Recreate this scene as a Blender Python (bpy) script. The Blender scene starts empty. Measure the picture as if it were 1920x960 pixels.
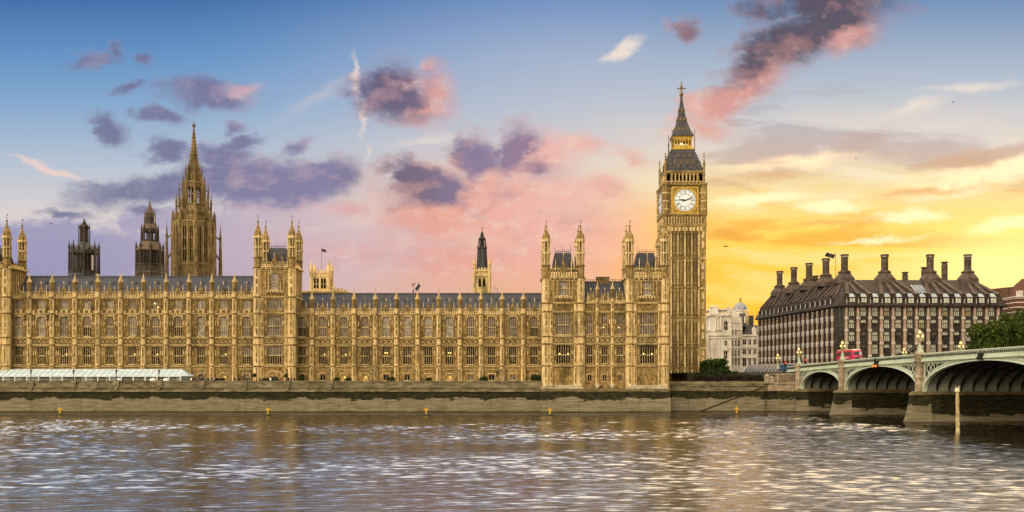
import bpy, math, random
import numpy as np
from mathutils import Vector, Matrix
SC = bpy.context.scene
COL = SC.collection
R = math.radians
rnd = random.Random(11)
F, HC, CX, HY = 1890.0, 7.73, 960.0, 715.0     # focal length in photo pixels, eye height, principal column, horizon row
def PX(px, Y): return (px - CX) * Y / F
def PZ(py, Y): return HC + (HY - py) * Y / F
def lin(r, g, b):
    f = lambda c: c / 12.92 if c <= .04045 else ((c + .055) / 1.055) ** 2.4
    return (f(r / 255), f(g / 255), f(b / 255), 1)

# ------------------------------------------------------------------ camera
cd = bpy.data.cameras.new('camera'); cam = bpy.data.objects.new('camera', cd); COL.objects.link(cam)
cam.location = (0, 0, HC); cam.rotation_euler = (R(90), 0, 0)
cd.sensor_width = 36; cd.lens = F / 1920 * 36; cd.shift_y = (HY - 480) / 1920
cd.clip_start = .5; cd.clip_end = 20000
SC.camera = cam
SC.view_settings.view_transform = 'Standard'; SC.view_settings.look = 'None'
SC.view_settings.exposure = 0; SC.view_settings.gamma = 1
SC.render.engine = 'CYCLES'
SC.cycles.max_bounces = 5; SC.cycles.diffuse_bounces = 2; SC.cycles.glossy_bounces = 3
SC.cycles.transmission_bounces = 3; SC.cycles.transparent_max_bounces = 4
SC.cycles.caustics_reflective = False; SC.cycles.caustics_refractive = False
SC.cycles.sample_clamp_indirect = 6

# ------------------------------------------------------------------ node helper
def N(t, typ, ins=None, **props):
    n = t.nodes.new('ShaderNode' + typ)
    for k, v in props.items(): setattr(n, k, v)
    for k, v in (ins or {}).items():
        s = n.inputs[k]
        if isinstance(v, bpy.types.NodeSocket): t.links.new(v, s)
        else: s.default_value = v
    return n
def M_(t, op, a, b=None, c=None, clamp=False):
    d = {0: a}
    if b is not None: d[1] = b
    if c is not None: d[2] = c
    return N(t, 'Math', d, operation=op, use_clamp=clamp).outputs[0]
def MIX(t, f, a, b, mode='MIX'):
    n = N(t, 'Mix', data_type='RGBA', blend_type=mode)
    for i, v in ((0, f), (6, a), (7, b)):
        if isinstance(v, bpy.types.NodeSocket): t.links.new(v, n.inputs[i])
        else: n.inputs[i].default_value = v
    return n.outputs[2]
def RAMP(t, fac, stops, interp='LINEAR'):
    n = N(t, 'ValToRGB', {0: fac}); cr = n.color_ramp; cr.interpolation = interp
    while len(cr.elements) < len(stops): cr.elements.new(.5)
    for e, (p, c) in zip(cr.elements, stops): e.position = p; e.color = c
    return n.outputs[0]
def SS(t, x, a, b, lo=0., hi=1.):
    return N(t, 'MapRange', {0: x, 1: a, 2: b, 3: lo, 4: hi}, interpolation_type='SMOOTHSTEP').outputs[0]

# ------------------------------------------------------------------ sky: dusk gradient, cloud banks and glow, all by direction
SUN_AZ, SUN_EL = 26.0, 6.2
BACK = 1.08
world = bpy.data.worlds.new('World'); SC.world = world; world.use_nodes = True
def build_world():
    t = world.node_tree; t.nodes.clear()
    d = N(t, 'TexCoord').outputs['Generated']
    s = N(t, 'SeparateXYZ', {0: d})
    dx, dy, dz = s.outputs
    dyc = M_(t, 'MAXIMUM', dy, .25)
    u = M_(t, 'DIVIDE', dx, dyc); v = M_(t, 'DIVIDE', dz, dyc)
    p0 = N(t, 'CombineXYZ', {0: u, 1: v}).outputs[0]
    mp = N(t, 'Mapping', {0: p0, 3: (1, 1.5, 1)}).outputs[0]
    nz = N(t, 'TexNoise', {0: mp, 2: 15., 3: 9., 4: .62}); fb = nz.outputs[0]
    nz2 = N(t, 'TexNoise', {0: mp, 2: 40., 3: 5., 4: .6})
    mq = N(t, 'Mapping', {0: mp, 1: (3.3, 1.7, .4)}).outputs[0]
    hf = lambda x, k: M_(t, 'MULTIPLY_ADD', x, k, -.5 * k)
    wc = N(t, 'CombineXYZ', {0: hf(fb, .055), 1: hf(N(t, 'TexNoise', {0: mq, 2: 11., 3: 6., 4: .62}).outputs[0], .04)}).outputs[0]
    wc2 = N(t, 'CombineXYZ', {0: hf(nz2.outputs[0], .026), 1: hf(N(t, 'TexNoise', {0: mq, 2: 26., 3: 4., 4: .6}).outputs[0], .022)}).outputs[0]
    pw = N(t, 'VectorMath', {0: p0, 1: wc}, operation='ADD').outputs[0]
    pw = N(t, 'VectorMath', {0: pw, 1: wc2}, operation='ADD').outputs[0]
    def quad_(vv):
        a = N(t, 'SeparateXYZ', {0: vv}).outputs
        return (N(t, 'CombineXYZ', {0: a[0], 1: a[1], 2: 1.}).outputs[0], N(t, 'CombineXYZ', {0: M_(t, 'MULTIPLY', a[0], a[0]), 1: M_(t, 'MULTIPLY', a[1], a[1]), 2: M_(t, 'MULTIPLY', a[0], a[1])}).outputs[0])
    pw = quad_(pw)
    def field(blobs, vec):
        tot = None
        for b in blobs:
            px, py, sx, sy = b[:4]; rot = b[4] if len(b) > 4 else 0; w = b[5] if len(b) > 5 else 1.
            cu, cv, ca, sa = (px - CX) / F, (HY - py) / F, math.cos(R(rot)), math.sin(R(rot)); ia, ib = (F / (sx * 1.45)) ** 2, (F / (sy * 1.45)) ** 2
            A, B, Cc = ca * ca * ia + sa * sa * ib, sa * sa * ia + ca * ca * ib, 2 * sa * ca * (ia - ib)      # squared distance to a tilted ellipse
            q1 = N(t, 'VectorMath', {0: vec[0], 1: (-2 * A * cu - Cc * cv, -2 * B * cv - Cc * cu, A * cu * cu + B * cv * cv + Cc * cu * cv)}, operation='DOT_PRODUCT').outputs[1]
            q2 = N(t, 'VectorMath', {0: vec[1], 1: (A, B, Cc)}, operation='DOT_PRODUCT').outputs[1]
            l = M_(t, 'SQRT', M_(t, 'MAXIMUM', M_(t, 'ADD', q1, q2), 0.))
            x = M_(t, 'MULTIPLY_ADD', l, -w, w)
            tot = x if tot is None else N(t, 'Math', {0: tot, 1: x, 2: .12}, operation='SMOOTH_MAX').outputs[0]
        return tot
    # clear-sky gradient: three columns (left, middle, right) by height
    q = lambda py: (HY - py) / F / .5
    vn = M_(t, 'MULTIPLY', v, 2., clamp=True)
    L = RAMP(t, vn, [(0, lin(206, 180, 194)), (q(500), lin(206, 188, 200)), (q(400), lin(224, 214, 212)), (q(300), lin(184, 198, 216)), (q(200), lin(140, 175, 212)), (q(100), lin(102, 150, 202)), (q(0), lin(68, 114, 174)), (.84, lin(196, 206, 222)), (1, (1.5, 1.45, 1.45, 1))])
    C = RAMP(t, vn, [(0, lin(245, 170, 110)), (q(500), lin(244, 184, 150)), (q(400), lin(243, 208, 186)), (q(300), lin(226, 212, 206)), (q(200), lin(192, 198, 212)), (q(100), lin(166, 182, 210)), (q(0), lin(118, 152, 200)), (.83, lin(236, 222, 216)), (1, (1.9, 1.66, 1.42, 1))])
    Rr = RAMP(t, vn, [(0, (1.5, .56, .012, 1)), (q(520), (1.5, .62, .035, 1)), (q(430), (1.45, .74, .13, 1)), (q(350), lin(251, 222, 160)), (q(270), lin(226, 216, 208)), (q(160), lin(184, 196, 212)), (q(0), lin(112, 148, 192)), (.83, lin(255, 228, 188)), (1, (2.3, 1.75, 1.1, 1))])
    f1 = SS(t, u, -.36, .1); f2 = SS(t, u, .03, .23)
    c = MIX(t, f2, MIX(t, f1, L, C), Rr)
    # golden streaks low on the right
    ms = N(t, 'Mapping', {0: p0, 1: (3.1, 0, 0), 2: (0, 0, R(-5)), 3: (3.2, 17., 1)}).outputs[0]
    st = N(t, 'TexNoise', {0: ms, 2: 1.5, 3: 6., 4: .55, 8: .5}).outputs[0]
    sf = M_(t, 'MULTIPLY', SS(t, st, .50, .62), M_(t, 'MULTIPLY', SS(t, u, .02, .25), SS(t, v, .3, .2)))
    c = MIX(t, M_(t, 'MULTIPLY', sf, .75), c, RAMP(t, vn, [(0, lin(255, 214, 60)), (q(420), lin(255, 238, 160)), (q(330), lin(255, 240, 205)), (q(200), lin(240, 222, 205))]))
    sd = M_(t, 'MULTIPLY', SS(t, st, .49, .38), M_(t, 'MULTIPLY', SS(t, u, .06, .25), SS(t, v, .34, .22)))
    c = MIX(t, M_(t, 'MULTIPLY', sd, .75), c, RAMP(t, vn, [(0, lin(246, 160, 20)), (q(480), lin(243, 176, 45)), (q(380), lin(240, 186, 90)), (q(320), lin(205, 175, 160)), (q(200), lin(170, 165, 180))]))
    ps = quad_(N(t, 'VectorMath', {0: p0, 1: wc2}, operation='ADD').outputs[0])
    GB = field([(1850, 325, 150, 24, 8), (1560, 388, 70, 14, 0, .9), (1700, 408, 90, 12, 3, .9), (1420, 372, 90, 14, 4, .9), (1640, 450, 120, 8, 4, .8), (1890, 420, 80, 14, 6), (1500, 300, 160, 16, 6, .6)], ps)
    c = MIX(t, M_(t, 'MULTIPLY', SS(t, M_(t, 'ADD', GB, M_(t, 'MULTIPLY', M_(t, 'SUBTRACT', st, .5), 1.)), .05, .7), .85), c, (1.5, 1.05, .62, 1))
    GD = field([(1860, 288, 140, 14, 9), (1640, 250, 90, 26, 20, .42), (1740, 360, 120, 10, 5, .8), (1380, 440, 60, 10, -5, .9), (1440, 330, 100, 10, 4, .7), (1800, 455, 90, 8, 3, .7), (1560, 420, 110, 8, 4, .6)], ps)
    c = MIX(t, M_(t, 'MULTIPLY', SS(t, M_(t, 'ADD', GD, M_(t, 'MULTIPLY', M_(t, 'SUBTRACT', st, .5), -1.)), .05, .7), .7), c, RAMP(t, vn, [(0, lin(238, 150, 20)), (q(450), lin(240, 170, 60)), (q(350), lin(232, 176, 110)), (q(280), lin(205, 168, 150)), (q(200), lin(165, 160, 180))]))
    # lavender bank low on the left
    V = field([(100, 470, 260, 52), (430, 480, 300, 60), (640, 470, 200, 50), (560, 395, 120, 38, 0, .9), (300, 420, 120, 30, 0, .7)], pw)
    vf = SS(t, M_(t, 'ADD', V, M_(t, 'MULTIPLY', M_(t, 'SUBTRACT', fb, .5), 1.5)), .1, .45)
    c = MIX(t, M_(t, 'MULTIPLY', vf, .8), c, MIX(t, SS(t, u, -.46, -.1), lin(146, 146, 188), lin(220, 192, 196)))
    # pale wisps and vapour trails
    W = field([(1167, 95, 44, 14, 28, 1.), (668, 150, 9, 55, 4, .85), (679, 215, 7, 50, 4, .7), (690, 285, 6, 22, -8, .6), (95, 318, 80, 8, -20, .95), (800, 262, 90, 12, 8, .5), (1820, 165, 110, 12, 4, .6), (1720, 200, 70, 16, 12, .6), (600, 180, 130, 22, 32, .35)], ps)
    c = MIX(t, M_(t, 'MULTIPLY', SS(t, W, .08, .75), .85), c, MIX(t, SS(t, u, -.3, .0), lin(244, 214, 205), lin(250, 232, 214)))
    # cumulus: shaded bodies D, rosy sides P
    D = field([(395, 170, 66, 26, -6), (735, 178, 56, 50, 0, 1.25), (772, 196, 44, 32), (195, 250, 36, 26, -20), (305, 215, 36, 16), (445, 264, 40, 13, 15), (432, 238, 24, 12, 10, .8), (310, 282, 44, 15), (420, 295, 55, 26),
               (330, 348, 150, 28, 8, 1.25), (500, 340, 140, 40, 3, 1.3), (605, 328, 66, 28, 0, 1.2), (775, 328, 58, 26, -12, 1.25), (825, 365, 90, 40, -20, 1.35), (893, 302, 42, 50, 20, 1.3), (968, 278, 42, 46, -20, 1.25), (1000, 310, 40, 26, -20),
               (1500, 75, 100, 42, 25), (1420, 122, 70, 34, 35), (1560, 40, 85, 45, 10), (1530, 5, 130, 30), (1286, 50, 24, 20, 0, .8), (188, 112, 36, 11, 10, .7), (215, 95, 10, 14, -20, .7), (270, 106, 16, 10, 0, .7), (245, 168, 26, 9, 20, .7), (560, 272, 26, 9, 20, .6), (130, 402, 40, 9, 0, .8), (275, 397, 28, 8, 0, .7), (260, 350, 80, 10, -4, .7)], pw)
    P = field([(452, 160, 34, 13, 5), (806, 176, 40, 46), (785, 208, 56, 22), (795, 125, 20, 14, 0, .8), (905, 330, 56, 30), (1020, 292, 60, 40, -18), (1085, 270, 46, 18, -8), (1130, 355, 46, 24, -12), (930, 375, 190, 56, -5, 1.2), (1010, 425, 170, 46, 0, 1.), (850, 405, 120, 50, 0, 1.1),
               (655, 388, 40, 20, 0, .8), (740, 395, 40, 24, 0, .7), (1400, 165, 80, 30, 32), (1345, 195, 60, 30, 25), (1595, 72, 50, 30, 20), (1315, 240, 50, 20, 0, .8), (1180, 297, 30, 14, -20, .7), (1040, 470, 130, 40, 0, .7), (930, 490, 190, 40, 0, .75), (640, 480, 130, 30, 0, .6)], pw)
    nb = M_(t, 'ADD', M_(t, 'MULTIPLY', M_(t, 'SUBTRACT', fb, .5), 1.5), M_(t, 'MULTIPLY', M_(t, 'SUBTRACT', nz2.outputs[0], .5), .5))
    D2 = M_(t, 'ADD', D, nb); P2 = M_(t, 'ADD', P, nb)
    al = N(t, 'Math', {0: SS(t, D2, -.2, .68), 1: SS(t, P2, -.24, .8)}, operation='MAXIMUM').outputs[0]
    k = SS(t, M_(t, 'SUBTRACT', D, P), -.72, .6)
    # relief: the noise sampled a step towards the sun
    m2 = N(t, 'Mapping', {0: mp, 1: (.012, -.016, 0)}).outputs[0]
    fb2 = N(t, 'TexNoise', {0: m2, 2: 15., 3: 9., 4: .62}).outputs[0]
    rel = SS(t, M_(t, 'SUBTRACT', fb, fb2), -.26, .26)
    un = N(t, 'MapRange', {0: u, 1: -.5, 2: .5}).outputs[0]
    sh = RAMP(t, un, [(.0, lin(112, 116, 150)), (.32, lin(130, 124, 164)), (.37, lin(104, 90, 120)), (.41, lin(116, 98, 126)), (.46, lin(134, 118, 154)), (.52, lin(150, 120, 148)), (.62, lin(175, 130, 140)), (.74, lin(84, 72, 92)), (1, lin(90, 80, 95))])
    li = RAMP(t, un, [(.0, lin(146, 150, 182)), (.17, lin(160, 156, 184)), (.225, lin(216, 168, 172)), (.3, lin(222, 176, 178)), (.42, lin(238, 158, 138)), (.54, lin(246, 180, 168)), (.64, lin(244, 178, 158)), (.72, lin(226, 140, 124)), (.84, lin(226, 150, 132))])
    kk = M_(t, 'ADD', k, M_(t, 'MULTIPLY', M_(t, 'SUBTRACT', .5, rel), .8)); kk = M_(t, 'MULTIPLY', kk, SS(t, al, .0, 1., .62, 1.), clamp=True)
    cc = MIX(t, kk, li, sh)
    cc = MIX(t, M_(t, 'MULTIPLY', M_(t, 'SUBTRACT', 1., kk), SS(t, nz2.outputs[0], .46, .68, 0., .55)), cc, MIX(t, SS(t, u, -.3, .1), lin(232, 212, 214), lin(252, 214, 190)))
    c = MIX(t, M_(t, 'MULTIPLY', al, M_(t, 'MULTIPLY_ADD', kk, .16, .78)), c, cc)
    # glow where the sun stands behind the clouds
    gu = M_(t, 'SUBTRACT', u, (1890 - CX) / F); gv = M_(t, 'MULTIPLY', M_(t, 'SUBTRACT', v, (HY - 500) / F), 1.9)
    gr = M_(t, 'SQRT', M_(t, 'ADD', M_(t, 'MULTIPLY', gu, gu), M_(t, 'MULTIPLY', gv, gv)))
    g = SS(t, gr, .2, .0); g = M_(t, 'MULTIPLY', g, g)
    c = MIX(t, M_(t, 'MULTIPLY', g, .8), c, (1.6, 1.15, .42, 1))
    # the half of the sky behind the viewer: warm cover plus an added key lobe lighting the fronts
    el = SS(t, dz, -.05, .75)
    bk = MIX(t, el, (1.0, .82, .52, 1), (1.0, .87, .66, 1))
    kd = Vector((-.75, -1, .68)).normalized()
    dt = N(t, 'VectorMath', {0: d, 1: kd}, operation='DOT_PRODUCT').outputs[1]
    bk = N(t, 'VectorMath', {0: bk, 3: M_(t, 'MULTIPLY_ADD', SS(t, dt, .45, 1.), BACK * 3.2, BACK * .62)}, operation='SCALE').outputs[0]
    c = MIX(t, SS(t, dy, .3, -.2), c, bk)
    lp = N(t, 'Background', {0: c, 1: 1.0})
    sk = N(t, 'TexSky', sky_type='NISHITA', sun_disc=False, sun_elevation=R(SUN_EL), sun_rotation=R(SUN_AZ))
    b2 = N(t, 'Background', {0: sk.outputs[0], 1: .05})
    mx = N(t, 'MixShader', {0: .06, 1: lp.outputs[0], 2: b2.outputs[0]})
    t.links.new(mx.outputs[0], N(t, 'OutputWorld').inputs[0])
    world.cycles.sampling_method = 'MANUAL'; world.cycles.sample_map_resolution = 512
build_world()
sl = bpy.data.lights.new('sun', 'SUN'); sl.energy = 2.2; sl.color = (1, .72, .38); sl.angle = R(.5)
sun = bpy.data.objects.new('sun', sl); COL.objects.link(sun)
sun.rotation_euler = Vector((math.sin(R(SUN_AZ)) * math.cos(R(SUN_EL)), math.cos(R(SUN_AZ)) * math.cos(R(SUN_EL)), math.sin(R(SUN_EL)))).to_track_quat('Z', 'Y').to_euler()
sun.location = (200, 400, 120)

# ------------------------------------------------------------------ mesh helper
class MB:
    def __init__(s): s.v = []; s.f = []; s.m = []
    def add(s, vs, fs, m=0):
        b = len(s.v); s.v += [tuple(p) for p in vs]; s.f += [tuple(b + i for i in f) for f in fs]; s.m += [m] * len(fs)
    def quad(s, a, b, c, d, m=0): s.add([a, b, c, d], [(0, 1, 2, 3)], m)
    def box(s, x0, x1, y0, y1, z0, z1, m=0):
        s.add([(x0, y0, z0), (x1, y0, z0), (x1, y1, z0), (x0, y1, z0), (x0, y0, z1), (x1, y0, z1), (x1, y1, z1), (x0, y1, z1)],
              [(0, 3, 2, 1), (4, 5, 6, 7), (0, 1, 5, 4), (1, 2, 6, 5), (2, 3, 7, 6), (3, 0, 4, 7)], m)
    def lathe(s, cx, cy, prof, n=8, m=0, rot=None, sx=1, sy=1):
        if rot is None: rot = math.pi / n
        vs = []; fs = []
        for z, r in prof:
            for k in range(n):
                a = rot + 2 * math.pi * k / n; vs.append((cx + sx * r * math.cos(a), cy + sy * r * math.sin(a), z))
        for i in range(len(prof) - 1):
            for k in range(n):
                a, b = i * n + k, i * n + (k + 1) % n; fs.append((a, b, b + n, a + n))
        fs.append(tuple(range(n))[::-1]); fs.append(tuple((len(prof) - 1) * n + k for k in range(n)))
        s.add(vs, fs, m)
    def sq(s, cx, cy, prof, m=0, k=1):      # square section, half-widths
        s.lathe(cx, cy, [(z, h * 1.41421) for z, h in prof], 4, m, math.pi / 4, 1, k)
    def bar(s, p0, p1, r0, r1=None, n=6, m=0):
        p0, p1 = Vector(p0), Vector(p1); r1 = r0 if r1 is None else r1
        q = (p1 - p0).to_track_quat('Z', 'Y'); vs = []
        for p, r in ((p0, r0), (p1, r1)):
            for k in range(n):
                a = 2 * math.pi * k / n; vs.append(p + q @ Vector((r * math.cos(a), r * math.sin(a), 0)))
        s.add(vs, [(k, (k + 1) % n, n + (k + 1) % n, n + k) for k in range(n)] + [tuple(range(n))[::-1], tuple(range(n, 2 * n))], m)
    def poly(s, pts, y0, y1, m=0):          # outline in x,z (counter-clockwise seen from -y) pushed through y
        n = len(pts)
        s.add([(x, y0, z) for x, z in pts] + [(x, y1, z) for x, z in pts],
              [tuple(range(n)), tuple(range(2 * n - 1, n - 1, -1))] + [(i, i + n, (i + 1) % n + n, (i + 1) % n) for i in range(n)], m)
    def ball(s, c, r, m=0, n=8, k=5, sz=1):
        s.lathe(c[0], c[1], [(c[2] + sz * r * -math.cos(math.pi * i / k), max(.01 * r, r * math.sin(math.pi * i / k))) for i in range(k + 1)], n, m)
    def merge(s, o, mx):
        s.add([mx @ Vector(p) for p in o.v], o.f, 0); s.m[-len(o.m):] = o.m
    def wall(s, x0, x1, z0, z1, y, ops=(), depth=.5, m=0):
        xs = sorted({x0, x1} | {min(max(o[i], x0), x1) for o in ops for i in (0, 1)}); zs = sorted({z0, z1} | {min(max(o[i], z0), z1) for o in ops for i in (2, 3)})
        for a, b in zip(xs, xs[1:]):
            for c, d in zip(zs, zs[1:]):
                xm, zm = (a + b) / 2, (c + d) / 2
                if any(o[0] < xm < o[1] and o[2] < zm < o[3] for o in ops): continue
                s.quad((a, y, c), (b, y, c), (b, y, d), (a, y, d), m)
        for a, b, c, d in [o[:4] for o in ops]:
            e = y + depth
            s.quad((a, y, c), (a, e, c), (b, e, c), (b, y, c), m); s.quad((a, y, d), (b, y, d), (b, e, d), (a, e, d), m)
            s.quad((a, y, c), (a, y, d), (a, e, d), (a, e, c), m); s.quad((b, y, c), (b, e, c), (b, e, d), (b, y, d), m)
    def mesh(s, name, mats, org=(0, 0, 0)):
        me = bpy.data.meshes.new(name)
        ox, oy, oz = org
        me.from_pydata([(x - ox, y - oy, z - oz) for x, y, z in s.v], [], s.f)
        for mt in (mats if isinstance(mats, (list, tuple)) else [mats]): me.materials.append(mt)
        me.polygons.foreach_set('material_index', s.m); me.update()
        return me
    def build(s, name, mats, parent=None, loc=None, local=False):
        """link as one object; vertices are world coordinates unless local"""
        org = (0, 0, 0)
        if not local:
            org = Vector(loc) if loc is not None else Vector((0, 0, 0))
            if parent is not None: org = wloc(parent) + (Vector(loc) if loc is not None else Vector((0, 0, 0)))
        return link(name, s.mesh(name, mats, org), parent, loc)
def wloc(o):
    p = Vector((0, 0, 0))
    while o is not None: p += o.location; o = o.parent
    return p
def link(name, me, parent=None, loc=None, rz=0, scale=None):
    o = bpy.data.objects.new(name, me); COL.objects.link(o)
    if parent is not None: o.parent = parent
    if loc is not None: o.location = loc
    if rz: o.rotation_euler = (0, 0, rz)
    if scale: o.scale = scale
    return o
def tag(o, label, cat, group=None):
    o['label'] = label; o['category'] = cat
    if group: o['group'] = group
    return o
def thing(name, label, cat, loc=(0, 0, 0), rz=0, group=None):
    return tag(link(name, None, None, loc, rz), label, cat, group)
def copy_tree(src, loc=None, label=None, parent=None, rz=None):
    c = src.copy(); COL.objects.link(c)
    if parent is not None: c.parent = parent
    if loc is not None: c.location = loc
    if rz is not None: c.rotation_euler = (0, 0, rz)
    if label: c['label'] = label
    for ch in list(src.children): copy_tree(ch, parent=c)
    return c
def kind(o, k): o['kind'] = k; return o
def skin(name, pts, edges, rad, mat, sub=1):
    """one continuous body grown round a skeleton"""
    me = bpy.data.meshes.new(name); me.from_pydata(pts, edges, [])
    o = bpy.data.objects.new(name, me); COL.objects.link(o)
    md = o.modifiers.new('skin', 'SKIN'); md.use_smooth_shade = True
    sv = me.skin_vertices[0].data
    for i, r in enumerate(rad):
        sv[i].radius = (r, r) if not isinstance(r, tuple) else r
    sv[0].use_root = True
    if sub: o.modifiers.new('sub', 'SUBSURF').levels = sub
    bpy.context.view_layer.update()
    ev = o.evaluated_get(bpy.context.evaluated_depsgraph_get())
    out = bpy.data.meshes.new_from_object(ev); out.materials.clear(); out.materials.append(mat); out.name = name
    bpy.data.objects.remove(o)
    return out

# ------------------------------------------------------------------ materials
def newmat(name):
    m = bpy.data.materials.new(name); m.use_nodes = True; t = m.node_tree
    return m, t, t.nodes['Principled BSDF']
def pbr(name, c, rough=.6, metal=0., spec=.3, emit=None, es=0.):
    m, t, b = newmat(name)
    b.inputs['Base Color'].default_value = (*c, 1); b.inputs['Roughness'].default_value = rough
    b.inputs['Metallic'].default_value = metal; b.inputs['Specular IOR Level'].default_value = spec
    if emit: b.inputs['Emission Color'].default_value = (*emit, 1); b.inputs['Emission Strength'].default_value = es
    return m
def noisy(name, c1, c2, scale=1., rough=.8, stretch=(1, 1, 1), bump=0., c3=None, s3=.15, metal=0., courses=None, spec=.12, lo=.35, hi=.65):
    """two weathered tones, an optional third in large patches, optional masonry courses (w, h)"""
    m, t, b = newmat(name)
    g = N(t, 'NewGeometry').outputs['Position']
    mp = N(t, 'Mapping', {0: g, 3: stretch}).outputs[0]
    n = N(t, 'TexNoise', {0: mp, 2: scale, 3: 6., 4: .65}).outputs[0]
    c = MIX(t, SS(t, n, lo, hi), (*c1, 1), (*c2, 1))
    if c3:
        n3 = N(t, 'TexNoise', {0: mp, 2: scale * s3, 3: 5., 4: .6}).outputs[0]
        c = MIX(t, SS(t, n3, .48, .72), c, (*c3, 1))
    if courses:
        s = N(t, 'SeparateXYZ', {0: g}); q = N(t, 'CombineXYZ', {0: M_(t, 'ADD', s.outputs[0], s.outputs[1]), 1: s.outputs[2]}).outputs[0]
        bk = N(t, 'TexBrick', {0: q, 1: (1, 1, 1, 1), 2: (.74, .74, .74, 1), 3: (.5, .5, .5, 1), 4: 1., 5: .02, 6: .1, 7: 0., 8: courses[0], 9: courses[1]}).outputs[0]
        c = MIX(t, 1., c, bk, 'MULTIPLY')
    t.links.new(c, b.inputs['Base Color']); b.inputs['Roughness'].default_value = rough
    b.inputs['Metallic'].default_value = metal; b.inputs['Specular IOR Level'].default_value = spec
    if bump:
        bn = N(t, 'Bump', {0: bump, 1: .1, 'Height': n}).outputs[0]; t.links.new(bn, b.inputs['Normal'])
    return m
STONE = noisy('honey_limestone', (.165, .100, .030), (.51, .348, .142), 2.1, .85, (1, 1, .55), .4, (.10, .068, .028), .12, courses=(1.1, .45), lo=.32, hi=.68)
STONE_L = noisy('pale_limestone', (.47, .335, .150), (.78, .585, .305), 1.5, .85, (1, 1, .4), .3, (.24, .18, .09), .2)
STONE_D = noisy('carved_brown_limestone', (.07, .048, .02), (.24, .175, .08), 2.6, .9, (1, 1, 1), .5)  # dark tone for carved and recessed fields; recess shadow put into the colour
STONE_T = noisy('tower_limestone', (.23, .15, .05), (.48, .345, .145), 1.4, .85, (1, 1, .25), .4, (.15, .10, .042), .2, courses=(1.2, .5))
STONE_G = noisy('sooty_stone', (.10, .075, .06), (.18, .135, .10), .9, .9, (1, 1, .4), .3)
STONE_C = noisy('spire_stone', (.135, .092, .04), (.27, .195, .095), 1.2, .85, (1, 1, .4), .3, (.09, .065, .03), .2)
STONE_F = noisy('golden_stone', (.24, .17, .075), (.44, .33, .17), 1.2, .85, (1, 1, .4), .3, (.16, .11, .05), .2)
SLATE = noisy('blue_slate', (.034, .035, .050), (.070, .071, .095), 1.6, .5, (1, 1, 1), .2, (.03, .03, .04), .2, courses=(.5, .42), spec=.3)
LEAD = noisy('iron_roof_plates', (.040, .038, .043), (.088, .084, .09), 1.2, .5, (1, 1, .5), .2, courses=(.8, .6), spec=.3)
IRON_D = pbr('black_iron', (.02, .019, .018), .5)
OLDG = noisy('old_gilding', (.10, .07, .03), (.3, .2, .06), 2., .5)
GILT = noisy('gilding', (.30, .19, .035), (.58, .38, .085), 1.5, .35, (1, 1, 1), .1, metal=.6)
def glass(name, c1, c2, rough=.08, scale=.35, sp=.22):
    m, t, b = newmat(name)
    g = N(t, 'NewGeometry').outputs['Position']
    n = N(t, 'TexNoise', {0: g, 2: scale * 3, 3: 2.}).outputs[0]
    t.links.new(MIX(t, SS(t, n, .35, .65), (*c1, 1), (*c2, 1)), b.inputs['Base Color'])
    b.inputs['Roughness'].default_value = rough; b.inputs['Specular IOR Level'].default_value = sp
    w = N(t, 'TexNoise', {0: g, 2: 1.7, 3: 1.}).outputs[0]
    t.links.new(N(t, 'Bump', {0: .12, 1: .2, 'Height': w}).outputs[0], b.inputs['Normal'])
    return m
GL_D = glass('dark_leaded_glass', (.004, .003, .0025), (.014, .010, .007), sp=.09)
GL_P = glass('leaded_glass_with_blinds', (.16, .14, .125), (.34, .31, .29))
GL_M = glass('leaded_glass_half_blinds', (.07, .055, .05), (.16, .13, .12))
LAMP = pbr('lit_lamp', (1, .8, .4), .5, emit=(1, .62, .16), es=2.6)
GLOW = pbr('room_glow', (.3, .2, .06), .6, emit=(1, .60, .14), es=.16)

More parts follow.
